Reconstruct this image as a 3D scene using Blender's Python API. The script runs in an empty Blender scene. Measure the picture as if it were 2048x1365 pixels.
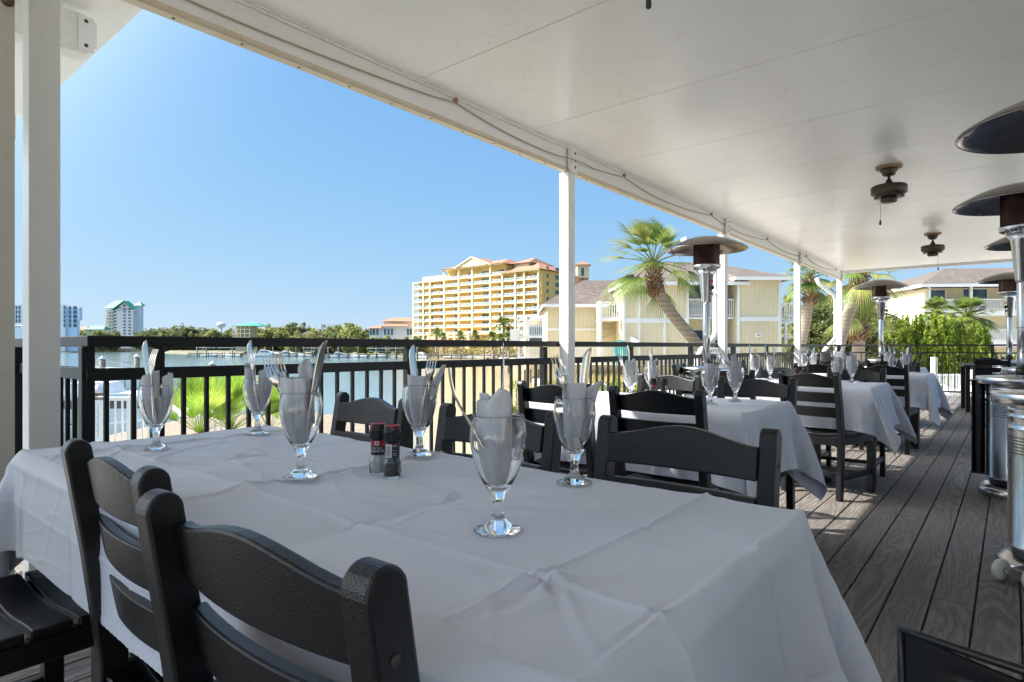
import bpy, math, random
import numpy as np
from mathutils import Vector, Matrix, Euler
R = math.radians
PI = math.pi
rng = random.Random(7)
nrg = np.random.RandomState(11)

# ------------------------------------------------------------------ scene basics
sc = bpy.context.scene
COL = sc.collection
TH = math.atan2(998, 1209.6)
cT, sT = math.cos(TH), math.sin(TH)
F = 1209.6
HC = 1.05
def P(px, py, d):
    """world point that the photograph shows at pixel px,py when it stands d metres deep"""
    r = (px - 1024) / F * d
    return Vector((d * cT + r * sT, d * sT - r * cT, HC - (py - 694) / F * d))
def G(px, d, z):
    p = P(px, 694, d); return Vector((p.x, p.y, z))
def TP(px, py, z=0.765):
    d = F * (HC - z) / (py - 694)
    return P(px, py, d)
YAW = -(PI / 2 - TH)

# ------------------------------------------------------------------ mesh builder
class MB:
    def __init__(s):
        s.v = []; s.f = []; s.m = []; s.r = []; s.sm = []
    def add(s, vs, fs, mi=0, rnd=0.5, smooth=False):
        o = len(s.v)
        s.v.extend([tuple(p) for p in vs])
        for f in fs:
            s.f.append(tuple(i + o for i in f)); s.m.append(mi); s.r.append(rnd); s.sm.append(smooth)
    def box(s, c, d, rz=0, rx=0, ry=0, mi=0, rnd=0.5, b=0.0):
        hx, hy, hz = d[0] / 2, d[1] / 2, d[2] / 2
        M = Matrix.Translation(Vector(c)) @ Euler((rx, ry, rz)).to_matrix().to_4x4()
        if b <= 0:
            vs = [M @ Vector((x * hx, y * hy, z * hz)) for x in (-1, 1) for y in (-1, 1) for z in (-1, 1)]
            fs = [(0, 1, 3, 2), (4, 6, 7, 5), (0, 4, 5, 1), (2, 3, 7, 6), (0, 2, 6, 4), (1, 5, 7, 3)]
            s.add(vs, fs, mi, rnd)
        else:
            # chamfered box
            vs = []; idx = {}
            for x in (-1, 1):
                for y in (-1, 1):
                    for z in (-1, 1):
                        for a in range(3):
                            p = [x * (hx - b), y * (hy - b), z * (hz - b)]
                            p[a] = (x, y, z)[a] * (hx, hy, hz)[a]
                            idx[(x, y, z, a)] = len(vs); vs.append(M @ Vector(p))
            fs = []
            for a in range(3):
                o1, o2 = [(1, 2), (2, 0), (0, 1)][a]
                for sg in (-1, 1):
                    q = []
                    for (u, w) in ((-1, -1), (1, -1), (1, 1), (-1, 1)):
                        k = [0, 0, 0]; k[a] = sg; k[o1] = u; k[o2] = w
                        q.append(idx[(k[0], k[1], k[2], a)])
                    fs.append(tuple(q) if sg > 0 else tuple(q[::-1]))
            for a in range(3):
                o1, o2 = [(1, 2), (2, 0), (0, 1)][a]
                for u in (-1, 1):
                    for w in (-1, 1):
                        k0 = [0, 0, 0]; k1 = [0, 0, 0]
                        k0[a] = -1; k1[a] = 1; k0[o1] = k1[o1] = u; k0[o2] = k1[o2] = w
                        q = (idx[(*k0, o1)], idx[(*k1, o1)], idx[(*k1, o2)], idx[(*k0, o2)])
                        fs.append(q if u * w > 0 else q[::-1])
            for x in (-1, 1):
                for y in (-1, 1):
                    for z in (-1, 1):
                        q = (idx[(x, y, z, 0)], idx[(x, y, z, 1)], idx[(x, y, z, 2)])
                        fs.append(q if x * y * z > 0 else q[::-1])
            s.add(vs, fs, mi, rnd)
        return s
    def bar(s, a, b, w, h=None, mi=0, rnd=0.5, up=(0, 0, 1)):
        a = Vector(a); b = Vector(b); h = h or w
        t = (b - a).normalized(); u = Vector(up)
        if abs(t.dot(u)) > 0.95: u = Vector((1, 0, 0))
        x = t.cross(u).normalized(); y = x.cross(t)
        vs = []
        for p in (a, b):
            for (i, j) in ((-1, -1), (1, -1), (1, 1), (-1, 1)):
                vs.append(p + x * (i * w / 2) + y * (j * h / 2))
        s.add(vs, [(3, 2, 1, 0), (4, 5, 6, 7), (0, 1, 5, 4), (1, 2, 6, 5), (2, 3, 7, 6), (3, 0, 4, 7)], mi, rnd)
        return s
    def tube(s, pts, r, n=8, mi=0, cap=True, rnd=0.5):
        pts = [Vector(p) for p in pts]; k = len(pts)
        rs = r if isinstance(r, (list, tuple)) else [r] * k
        vs = []; up = None
        for i, p in enumerate(pts):
            t = (pts[min(i + 1, k - 1)] - pts[max(i - 1, 0)]).normalized()
            if up is None:
                up = Vector((0, 0, 1)) if abs(t.z) < 0.9 else Vector((1, 0, 0))
            x = t.cross(up).normalized(); up = x.cross(t).normalized()
            for j in range(n):
                a = 2 * PI * j / n
                vs.append(p + x * math.cos(a) * rs[i] + up * math.sin(a) * rs[i])
        fs = []
        for i in range(k - 1):
            for j in range(n):
                fs.append((i * n + j, i * n + (j + 1) % n, (i + 1) * n + (j + 1) % n, (i + 1) * n + j))
        if cap:
            fs.append(tuple(range(n))[::-1]); fs.append(tuple(range((k - 1) * n, k * n)))
        s.add(vs, fs, mi, rnd, True)
        return s
    def lathe(s, prof, n=32, c=(0, 0, 0), mi=0, closed=False, sc_=(1, 1)):
        vs = []; c = Vector(c); k = len(prof)
        for (r, z) in prof:
            for j in range(n):
                a = 2 * PI * j / n
                vs.append(c + Vector((r * math.cos(a) * sc_[0], r * math.sin(a) * sc_[1], z)))
        fs = []
        for i in range(k - 1 if not closed else k):
            i2 = (i + 1) % k
            for j in range(n):
                fs.append((i * n + j, i * n + (j + 1) % n, i2 * n + (j + 1) % n, i2 * n + j))
        if not closed:
            if prof[0][0] > 1e-4: fs.append(tuple(range(n))[::-1])
            if prof[-1][0] > 1e-4: fs.append(tuple(range((k - 1) * n, k * n)))
        s.add(vs, fs, mi, 0.5, True)
        return s
    def prism(s, poly, h, M=None, mi=0, rnd=0.5):
        """poly in xy, extruded 0..h in z, transformed by M"""
        M = M or Matrix()
        n = len(poly)
        vs = [M @ Vector((x, y, 0)) for x, y in poly] + [M @ Vector((x, y, h)) for x, y in poly]
        fs = [tuple(range(n))[::-1], tuple(range(n, 2 * n))]
        for i in range(n):
            j = (i + 1) % n
            fs.append((i, j, n + j, n + i))
        s.add(vs, fs, mi, rnd)
        return s
    def sheet(s, grid, mi=0, smooth=True, rnd=0.5):
        a = np.asarray(grid); n, m = a.shape[:2]
        vs = a.reshape(-1, 3).tolist()
        fs = [(i * m + j, i * m + j + 1, (i + 1) * m + j + 1, (i + 1) * m + j) for i in range(n - 1) for j in range(m - 1)]
        s.add(vs, fs, mi, rnd, smooth)
        return s
    def quads(s, arr, mi=0, rnds=None):
        """arr (N,4,3)"""
        arr = np.asarray(arr); N = len(arr); o = len(s.v)
        s.v.extend(map(tuple, arr.reshape(-1, 3).tolist()))
        for i in range(N):
            s.f.append((o + 4 * i, o + 4 * i + 1, o + 4 * i + 2, o + 4 * i + 3))
        s.m.extend([mi] * N); s.sm.extend([False] * N)
        s.r.extend(list(rnds) if rnds is not None else [0.5] * N)
        return s
    def build(s, name, mat, parent=None, smooth=None, bevel=0, seg=2, loc=None, rz=0):
        me = bpy.data.meshes.new(name)
        me.from_pydata(s.v, [], s.f)
        mats = mat if isinstance(mat, (list, tuple)) else [mat]
        for m in mats: me.materials.append(m)
        n = len(s.f)
        if len(mats) > 1: me.polygons.foreach_set('material_index', s.m)
        sm = s.sm if smooth is None else [smooth] * n
        me.polygons.foreach_set('use_smooth', sm)
        if any(x != 0.5 for x in s.r):
            a = me.attributes.new('rnd', 'FLOAT', 'FACE'); a.data.foreach_set('value', s.r)
        me.update()
        o = bpy.data.objects.new(name, me); COL.objects.link(o)
        if parent is not None: o.parent = parent
        if loc is not None: o.location = loc
        o.rotation_euler.z = rz
        if bevel > 0:
            md = o.modifiers.new('bevel', 'BEVEL'); md.width = bevel; md.segments = seg; md.limit_method = 'ANGLE'; md.angle_limit = R(40)
            md.harden_normals = False
        return o

def tag(o, label=None, cat=None, group=None, kind=None):
    if label: o['label'] = label
    if cat: o['category'] = cat
    if group: o['group'] = group
    if kind: o['kind'] = kind
    return o
def thing(name, label, cat, loc=(0, 0, 0), rz=0, group=None):
    o = bpy.data.objects.new(name, None); COL.objects.link(o)
    o.location = loc; o.rotation_euler = (0, 0, rz); o.empty_display_size = 0.2
    return tag(o, label, cat, group)
def dup(root, loc=None, rz=None, label=None, group=None, rot=None):
    def cp(o, par):
        c = o.copy(); COL.objects.link(c)
        if par is not None: c.parent = par
        for ch in list(o.children): cp(ch, c)
        return c
    kids = list(root.children)
    r = root.copy(); COL.objects.link(r)
    if loc is not None: r.location = loc
    if rz is not None: r.rotation_euler = (0, 0, rz)
    if rot is not None: r.rotation_euler = rot
    if label: r['label'] = label
    if group: r['group'] = group
    for k in kids: cp(k, r)
    return r
def struct(o): o['kind'] = 'structure'; return o

# ------------------------------------------------------------------ materials
class N:
    def __init__(s, name):
        s.mat = bpy.data.materials.new(name); s.mat.use_nodes = True
        s.nt = s.mat.node_tree; s.b = s.nt.nodes['Principled BSDF']
        s._tc = None
    def n(s, t, **kw):
        nd = s.nt.nodes.new(t)
        for k, v in kw.items():
            if k.startswith('_'): setattr(nd, k[1:], v)
            else: nd.inputs[k.replace('__', ' ')].default_value = v
        return nd
    def l(s, a, b): s.nt.links.new(a, b)
    def co(s, sc3=(1, 1, 1), kind='Object', rot=(0, 0, 0)):
        if s._tc is None: s._tc = s.n('ShaderNodeTexCoord')
        mp = s.n('ShaderNodeMapping'); mp.inputs['Scale'].default_value = sc3; mp.inputs['Rotation'].default_value = rot
        s.l(s._tc.outputs[kind], mp.inputs['Vector']); return mp.outputs[0]
    def noise(s, scale, det=4, rough=0.55, vec=None, dist=0):
        nd = s.n('ShaderNodeTexNoise'); nd.inputs['Scale'].default_value = scale; nd.inputs['Detail'].default_value = det
        nd.inputs['Roughness'].default_value = rough; nd.inputs['Distortion'].default_value = dist
        s.l(vec if vec is not None else s.co(), nd.inputs['Vector']); return nd.outputs['Fac']
    def ramp(s, fac, stops):
        nd = s.n('ShaderNodeValToRGB'); cr = nd.color_ramp
        while len(cr.elements) < len(stops): cr.elements.new(0.5)
        for e, (p, c) in zip(cr.elements, stops):
            e.position = p; e.color = (*c, 1) if len(c) == 3 else c
        s.l(fac, nd.inputs[0]); return nd.outputs[0]
    def mix(s, fac, a, b, mode='MIX'):
        nd = s.n('ShaderNodeMix'); nd.data_type = 'RGBA'; nd.blend_type = mode
        for sock, v in ((nd.inputs[0], fac), (nd.inputs[6], a), (nd.inputs[7], b)):
            if hasattr(v, 'node'): s.l(v, sock)
            else: sock.default_value = v if not isinstance(v, tuple) else ((*v, 1) if len(v) == 3 else v)
        return nd.outputs[2]
    def math(s, op, a, b=0.0, c=0.0):
        nd = s.n('ShaderNodeMath'); nd.operation = op
        for i, v in enumerate((a, b, c)):
            if hasattr(v, 'node'): s.l(v, nd.inputs[i])
            else: nd.inputs[i].default_value = v
        return nd.outputs[0]
    def attr(s, name='rnd'):
        nd = s.n('ShaderNodeAttribute'); nd.attribute_name = name; return nd.outputs['Fac']
    def bump(s, h, strength=0.3, dist=0.01, prev=None):
        nd = s.n('ShaderNodeBump'); nd.inputs['Strength'].default_value = strength; nd.inputs['Distance'].default_value = dist
        s.l(h, nd.inputs['Height'])
        if prev is not None: s.l(prev, nd.inputs['Normal'])
        s.l(nd.outputs[0], s.b.inputs['Normal']); return nd.outputs[0]
    def set(s, color=None, rough=None, metal=None, **kw):
        for key, v in (('Base Color', color), ('Roughness', rough), ('Metallic', metal)):
            if v is None: continue
            if hasattr(v, 'node'): s.l(v, s.b.inputs[key])
            else: s.b.inputs[key].default_value = (*v, 1) if isinstance(v, tuple) else v
        for k, v in kw.items(): s.b.inputs[k.replace('__', ' ')].default_value = v
        return s
def dark(c, k): return tuple(x * k for x in c)
def mk(name, color, rough=0.5, metal=0.0, var=0.12, scale=6, bump=0.0, bscale=60, bdist=0.002, **kw):
    m = N(name)
    f = m.noise(scale, 5)
    c = m.ramp(f, [(0.3, dark(color, 1 - var)), (0.7, dark(color, 1 + var * 0.6))])
    m.set(c, rough, metal, **kw)
    if bump > 0: m.bump(m.noise(bscale, 3), bump, bdist)
    return m.mat
M = {}
# white painted aluminium / trim with grime
def painted(name, col, dirt=(0.35, 0.3, 0.22), amount=0.5, rough=0.38):
    m = N(name)
    f1 = m.noise(3.0, 8, 0.7); f2 = m.noise(38, 4, 0.6)
    d = m.math('MULTIPLY', m.ramp(f1, [(0.5, (0, 0, 0)), (0.75, (1, 1, 1))]), m.ramp(f2, [(0.45, (0, 0, 0)), (0.7, (1, 1, 1))]))
    c = m.mix(m.math('MULTIPLY', d, amount), col, dirt)
    c = m.mix(m.math('MULTIPLY', m.ramp(m.noise(1.1, 3), [(0.35, (0, 0, 0)), (0.75, (1, 1, 1))]), 0.25 * amount), c, dark(col, 0.8))
    m.set(c, rough); m.bump(f2, 0.06, 0.001); return m.mat
M['white'] = painted('white_paint', (0.78, 0.78, 0.77), amount=0.4)
M['whitec'] = painted('white_clean', (0.8, 0.8, 0.79), amount=0.15)
M['ceil'] = painted('ceiling_panel', (0.88, 0.865, 0.865), dirt=(0.5, 0.42, 0.33), amount=0.45, rough=0.27)
M['beige'] = painted('beige_post', (0.52, 0.5, 0.42), dirt=(0.25, 0.23, 0.18), amount=0.7, rough=0.6)
M['flange'] = painted('flange_tan', (0.62, 0.54, 0.42), amount=0.6)
M['gap'] = mk('dark_gap', (0.06, 0.05, 0.045), 0.8)
M['screw'] = mk('rusty_screw', (0.14, 0.09, 0.06), 0.5, 0.6)
# black poly lumber
m = N('black_polymer')
v = m.n('ShaderNodeTexVoronoi'); v.inputs['Scale'].default_value = 560; m.l(m.co(), v.inputs['Vector'])
nb = m.noise(800, 2)
m.set(m.ramp(m.noise(9, 4), [(0.3, (0.003, 0.0035, 0.005)), (0.7, (0.006, 0.0065, 0.0085))]), m.ramp(m.noise(14, 3), [(0.3, (0.27,) * 3), (0.7, (0.33,) * 3)]))
m.b.inputs['Specular IOR Level'].default_value = 0.42; m.bump(m.math('ADD', v.outputs['Distance'], nb), 0.36, 0.0011); M['chair'] = m.mat
m = N('black_rail_paint')
m.set(m.ramp(m.noise(5, 6), [(0.3, (0.006, 0.006, 0.0065)), (0.75, (0.013, 0.0125, 0.012))]), 0.45); m.b.inputs['Specular IOR Level'].default_value = 0.3
m.bump(m.noise(160, 3), 0.12, 0.001); M['rail'] = m.mat
m = N('black_iron'); m.set((0.012, 0.012, 0.014), 0.4); M['iron'] = m.mat
# weathered deck
m = N('deck_wood')
tc = m.n('ShaderNodeTexCoord'); sep = m.n('ShaderNodeSeparateXYZ'); m.l(tc.outputs['Object'], sep.inputs[0])
rv = m.attr('rnd')
cmb = m.n('ShaderNodeCombineXYZ')
m.l(m.math('ADD', m.math('MULTIPLY', sep.outputs[0], 0.55), m.math('MULTIPLY', rv, 37.0)), cmb.inputs[0])
m.l(m.math('ADD', m.math('MULTIPLY', sep.outputs[1], 4.2), m.math('MULTIPLY', rv, 11.0)), cmb.inputs[1])
m.l(m.math('MULTIPLY', rv, 23.0), cmb.inputs[2])
n1 = m.noise(1.6, 3, 0.5, cmb.outputs[0], 0.6)
rings = m.math('PINGPONG', m.math('MULTIPLY', n1, 24.0), 1.0)
cmb2 = m.n('ShaderNodeCombineXYZ')
m.l(m.math('MULTIPLY', sep.outputs[0], 3.0), cmb2.inputs[0]); m.l(m.math('MULTIPLY', sep.outputs[1], 150.0), cmb2.inputs[1]); m.l(m.math('MULTIPLY', rv, 50), cmb2.inputs[2])
fib = m.noise(1.0, 4, 0.65, cmb2.outputs[0])
base = m.mix(m.ramp(rings, [(0.1, (0, 0, 0)), (0.9, (1, 1, 1))]), (0.155, 0.136, 0.12), (0.34, 0.312, 0.28))
base = m.mix(m.ramp(fib, [(0.35, (0, 0, 0)), (0.7, (1, 1, 1))]), m.mix(0.6, base, (0.05, 0.043, 0.04)), base)
base = m.mix(m.math('MULTIPLY', rv, 0.5), base, (0.15, 0.13, 0.115))
base = m.mix(m.ramp(m.noise(1.3, 5), [(0.45, (0, 0, 0)), (0.7, (1, 1, 1))]), base, m.mix(0.5, base, (0.15, 0.14, 0.13)))
m.set(base, m.ramp(fib, [(0.3, (0.52,) * 3), (0.7, (0.68,) * 3)]))
m.bump(m.math('ADD', m.math('MULTIPLY', rings, 0.8), m.math('MULTIPLY', fib, 1.3)), 0.8, 0.003); M['deck'] = m.mat
m = N('pressure_wood'); fb = m.noise(8, 5, 0.6, m.co((1, 1, 12)))
m.set(m.ramp(fb, [(0.3, (0.16, 0.12, 0.08)), (0.7, (0.3, 0.24, 0.17))]), 0.75); m.bump(fb, 0.3, 0.01); M['wood'] = m.mat
m = N('grey_piling'); fb = m.noise(5, 5, 0.6, m.co((3, 3, .6)))
m.set(m.ramp(fb, [(0.3, (0.12, 0.10, 0.08)), (0.7, (0.30, 0.26, 0.21))]), 0.85); M['pile'] = m.mat
# table linen: weave bump
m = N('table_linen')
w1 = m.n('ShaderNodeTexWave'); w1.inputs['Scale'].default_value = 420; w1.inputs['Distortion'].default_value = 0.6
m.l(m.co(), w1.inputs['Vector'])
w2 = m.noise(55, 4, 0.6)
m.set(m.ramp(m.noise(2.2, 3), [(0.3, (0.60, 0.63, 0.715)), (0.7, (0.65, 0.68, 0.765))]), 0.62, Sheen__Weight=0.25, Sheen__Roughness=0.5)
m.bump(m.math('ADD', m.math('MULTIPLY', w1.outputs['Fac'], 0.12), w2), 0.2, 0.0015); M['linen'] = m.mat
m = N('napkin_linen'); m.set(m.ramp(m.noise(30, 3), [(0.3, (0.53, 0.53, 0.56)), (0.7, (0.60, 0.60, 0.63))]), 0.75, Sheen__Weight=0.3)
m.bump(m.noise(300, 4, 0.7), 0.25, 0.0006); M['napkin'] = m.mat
m = N('clear_glass'); m.set((1, 1, 1), 0.0, 0.0, Transmission__Weight=1.0, IOR=1.47); M['glass'] = m.mat
def thin_glass(name, edge=(0.66, 0.7, 0.72), tint=(0.97, 0.98, 0.98)):
    m = N(name); lw = m.n('ShaderNodeLayerWeight'); lw.inputs['Blend'].default_value = 0.5
    tr = m.n('ShaderNodeBsdfTransparent'); m.l(m.ramp(lw.outputs['Facing'], [(0.0, tint), (0.6, tint), (0.88, dark(tint, 0.93)), (1.0, edge)]), tr.inputs[0])
    gl = m.n('ShaderNodeBsdfGlossy'); gl.inputs['Roughness'].default_value = 0.0; fr = m.math('ADD', m.math('MULTIPLY', m.math('POWER', lw.outputs['Facing'], 4.0), 0.75), 0.035)
    mx = m.n('ShaderNodeMixShader'); m.l(fr, mx.inputs[0]); m.l(tr.outputs[0], mx.inputs[1]); m.l(gl.outputs[0], mx.inputs[2])
    m.l(mx.outputs[0], m.nt.nodes['Material Output'].inputs[0]); return m.mat
M['bowlglass'] = thin_glass('thin_bowl_glass')
m = N('cutlery_steel'); m.set((0.66, 0.63, 0.58), m.ramp(m.noise(60, 3), [(0.3, (0.12,) * 3), (0.7, (0.22,) * 3)]), 1.0); M['steel'] = m.mat
# brushed stainless for heaters
m = N('brushed_stainless'); fb = m.noise(1.0, 5, 0.7, m.co((4, 4, 160)))
m.set(m.ramp(fb, [(0.3, (0.6, 0.6, 0.6)), (0.7, (0.68, 0.68, 0.68))]), m.ramp(m.noise(3, 3), [(0.3, (0.17,) * 3), (0.7, (0.24,) * 3)]), 1.0)
M['inox'] = m.mat
m = N('polished_dome'); m.set(m.ramp(m.noise(4, 4), [(0.3, (0.2, 0.175, 0.16)), (0.7, (0.34, 0.31, 0.29))]), 0.22, 1.0); M['dome'] = m.mat
m = N('heat_stained_screen'); m.set(m.ramp(m.noise(9, 4), [(0.3, (0.03, 0.022, 0.02)), (0.6, (0.13, 0.065, 0.045)), (0.8, (0.14, 0.13, 0.14))]), 0.35, 0.9); M['screen'] = m.mat
M['black'] = mk('black_plastic', (0.014, 0.014, 0.015), 0.35)
M['blackmetal'] = mk('black_gunmetal', (0.035, 0.036, 0.038), 0.3, 0.85, bump=0.1, bscale=30)
M['wheelwhite'] = mk('white_nylon', (0.72, 0.71, 0.66), 0.5, bump=0.1)
M['brown'] = mk('bronze_fan', (0.06, 0.05, 0.035), 0.45, 0.4)
M['rust'] = mk('rusty_plate', (0.3, 0.2, 0.12), 0.7)
M['rope'] = mk('rope_light', (0.42, 0.36, 0.25), 0.5)
M['red'] = mk('red_plastic', (0.5, 0.01, 0.02), 0.3)
M['teal'] = mk('teal_plastic', (0.05, 0.4, 0.36), 0.45)
# buildings
def siding(name, col, step=0.3, axis=0, depth=0.4):
    m = N(name)
    tc = m.n('ShaderNodeTexCoord'); sp = m.n('ShaderNodeSeparateXYZ'); m.l(tc.outputs['Object'], sp.inputs[0])
    t = m.math('FRACT', m.math('DIVIDE', sp.outputs[axis], step))
    g = m.ramp(t, [(0.0, (0, 0, 0)), (0.06, (1, 1, 1)), (0.94, (1, 1, 1)), (1.0, (0, 0, 0))])
    c = m.ramp(m.noise(0.5, 5), [(0.3, dark(col, 0.93)), (0.7, dark(col, 1.04))])
    m.set(m.mix(m.math('SUBTRACT', 1.0, g), c, dark(col, 0.78)), 0.6); m.bump(g, depth, 0.02); return m.mat
M['condo'] = siding('cream_board_siding', (0.72, 0.625, 0.42), 0.3, 0)
M['condo_y'] = siding('cream_board_siding_side', (0.72, 0.625, 0.42), 0.3, 1)
M['cream'] = siding('cream_lap_siding', (0.80, 0.70, 0.47), 0.2, 2, 0.3)
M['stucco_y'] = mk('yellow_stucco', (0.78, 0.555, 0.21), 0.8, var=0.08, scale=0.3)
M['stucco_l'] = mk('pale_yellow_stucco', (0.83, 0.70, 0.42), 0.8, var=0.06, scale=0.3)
M['stucco_o'] = mk('orange_stucco', (0.62, 0.2, 0.1), 0.8, var=0.06, scale=0.3)
M['stucco_w'] = mk('white_stucco', (0.72, 0.74, 0.77), 0.8, var=0.05, scale=0.2)
M['tan'] = mk('tan_wall', (0.45, 0.38, 0.25), 0.8, var=0.06)
M['bluewall'] = mk('blue_white_wall', (0.55, 0.66, 0.8), 0.6, var=0.05, scale=0.2)
def shingle(name, a, b, sc=9):
    m = N(name); f = m.noise(2.4, 2, 0.9, m.co((1.2, 1.2, 5))); g = m.noise(0.4, 3)
    m.set(m.mix(m.ramp(g, [(0.4, (0, 0, 0)), (0.6, (0.35,) * 3)]), m.ramp(f, [(0.38, b), (0.5, m_ix(a, b)), (0.62, a)]), b), 0.9); m.bump(f, 0.5, 0.05); return m.mat
def m_ix(a, b): return tuple((x + y) / 2 for x, y in zip(a, b))
M['shingle'] = shingle('roof_shingle', (0.175, 0.14, 0.115), (0.085, 0.068, 0.056))
M['tile'] = mk('terracotta_roof', (0.36, 0.17, 0.10), 0.8, var=0.2, scale=1.5)
M['greenroof'] = mk('green_roof', (0.03, 0.3, 0.2), 0.5)
m = N('window_glass'); m.set(m.ramp(m.noise(0.7, 2), [(0.35, (0.03, 0.06, 0.09)), (0.65, (0.1, 0.17, 0.22))]), 0.08); M['win'] = m.mat
m = N('window_glass_curtained'); m.set(m.ramp(m.noise(0.7, 2), [(0.35, (0.2, 0.22, 0.22)), (0.65, (0.4, 0.38, 0.33))]), 0.15); M['win2'] = m.mat
m = N('rail_glass'); m.set((0.3, 0.42, 0.44), 0.1, Alpha=0.5); M['railglass'] = m.mat
# leaves
def leafmat(name, stops, rough=0.5, trans=0.0):
    m = N(name); m.set(m.ramp(m.attr('rnd'), stops), rough)
    m.b.inputs['Specular IOR Level'].default_value = 0.3
    if trans > 0:
        tr = m.n('ShaderNodeBsdfTranslucent'); mx = m.n('ShaderNodeMixShader'); mx.inputs[0].default_value = trans
        m.l(m.ramp(m.attr('rnd'), [(p, tuple(min(1, x * 1.6) for x in c)) for p, c in stops]), tr.inputs[0])
        m.l(m.b.outputs[0], mx.inputs[1]); m.l(tr.outputs[0], mx.inputs[2])
        m.l(mx.outputs[0], m.nt.nodes['Material Output'].inputs[0])
    return m.mat
M['frond'] = leafmat('palm_frond', [(0, (0.05, 0.09, 0.02)), (0.5, (0.14, 0.2, 0.04)), (0.85, (0.24, 0.26, 0.06)), (1, (0.36, 0.32, 0.12))], 0.4, 0.3)
M['palmetto'] = leafmat('palmetto_leaf', [(0, (0.08, 0.16, 0.02)), (0.5, (0.22, 0.36, 0.04)), (1, (0.5, 0.55, 0.12))], 0.4, 0.35)
M['oak'] = leafmat('oak_leaf', [(0, (0.035, 0.05, 0.015)), (0.5, (0.09, 0.11, 0.03)), (1, (0.2, 0.2, 0.06))], 0.6, 0.2)
M['yellowleaf'] = leafmat('spring_leaf', [(0, (0.1, 0.11, 0.03)), (0.5, (0.2, 0.2, 0.05)), (1, (0.34, 0.3, 0.1))], 0.6, 0.3)
M['juniper'] = leafmat('juniper_leaf', [(0, (0.06, 0.10, 0.012)), (0.5, (0.19, 0.26, 0.03)), (1, (0.38, 0.44, 0.08))], 0.6, 0.25)
M['farleaf'] = leafmat('far_leaf', [(0, (0.07, 0.09, 0.04)), (0.5, (0.16, 0.18, 0.07)), (1, (0.30, 0.29, 0.12))], 0.8, 0.2)  # tones lightened to put distance haze into the leaf colour
M['farleaf2'] = leafmat('far_leaf_light', [(0, (0.14, 0.17, 0.05)), (0.5, (0.26, 0.29, 0.09)), (1, (0.42, 0.40, 0.16))], 0.8, 0.2)
M['drygrass'] = leafmat('dune_grass', [(0, (0.14, 0.14, 0.04)), (0.5, (0.36, 0.29, 0.11)), (1, (0.55, 0.45, 0.22))], 0.7, 0.3)
m = N('palm_trunk'); tc = m.n('ShaderNodeTexCoord'); sp = m.n('ShaderNodeSeparateXYZ'); m.l(tc.outputs['Object'], sp.inputs[0])
rg = m.math('FRACT', m.math('MULTIPLY', m.math('ADD', sp.outputs[2], m.math('MULTIPLY', m.noise(6, 3), 0.12)), 9.0))
m.set(m.mix(m.noise(14, 4, 0.7), m.mix(rg, (0.13, 0.10, 0.075), (0.46, 0.38, 0.29)), (0.34, 0.28, 0.22)), 0.9); m.bump(m.math('ADD', rg, m.noise(30, 4)), 0.8, 0.03); M['trunk'] = m.mat
M['boot'] = mk('palm_boot', (0.19, 0.1, 0.055), 0.9, var=0.4, scale=14)
M['bark'] = mk('bark', (0.13, 0.1, 0.07), 0.9, var=0.3, scale=8)
# ground & water
m = N('ground_sand'); f = m.noise(0.25, 7, 0.65)
m.set(m.ramp(f, [(0.35, (0.36, 0.34, 0.25)), (0.5, (0.52, 0.48, 0.40)), (0.65, (0.62, 0.59, 0.53))]), 0.9); m.bump(m.noise(6, 6), 0.4, 0.05); M['ground'] = m.mat
tc = m.n('ShaderNodeTexCoord'); ln = m.n('ShaderNodeVectorMath'); ln.operation = 'LENGTH'; m.l(tc.outputs['Object'], ln.inputs[0])
far_ = m.ramp(m.math('DIVIDE', ln.outputs['Value'], 200.0), [(0.25, (0, 0, 0)), (0.6, (1, 1, 1))])
nearc = m.b.inputs['Base Color'].links[0].from_socket
m.l(m.mix(far_, nearc, m.ramp(m.noise(0.06, 5), [(0.4, (0.08, 0.095, 0.04)), (0.6, (0.19, 0.165, 0.09))])), m.b.inputs['Base Color'])
m = N('bay_water')
tc = m.n('ShaderNodeTexCoord'); sp = m.n('ShaderNodeSeparateXYZ'); m.l(tc.outputs['Object'], sp.inputs[0])
# shallow sandy water towards the near right shore
sh = m.math('SUBTRACT', m.math('MULTIPLY', sp.outputs[0], 0.93), m.math('MULTIPLY', sp.outputs[1], 1.0))
shf = m.ramp(m.math('ADD', m.math('DIVIDE', m.math('MULTIPLY', sp.outputs[1], 0.5), m.math('MAXIMUM', sp.outputs[0], 0.5)), m.math('MULTIPLY', m.noise(0.05, 3), 0.06)), [(0.0, (1, 1, 1)), (1.04 / 2, (1, 1, 1)), (1.3 / 2, (0, 0, 0))])
wc = m.mix(shf, (0.13, 0.19, 0.20), (0.42, 0.33, 0.18))
m.set(wc, 0.12, IOR=1.33)
b1 = m.bump(m.noise(1.4, 6, 0.6, m.co((1.0, 0.6, 1))), 0.5, 0.06)
M['water'] = m.mat
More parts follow.
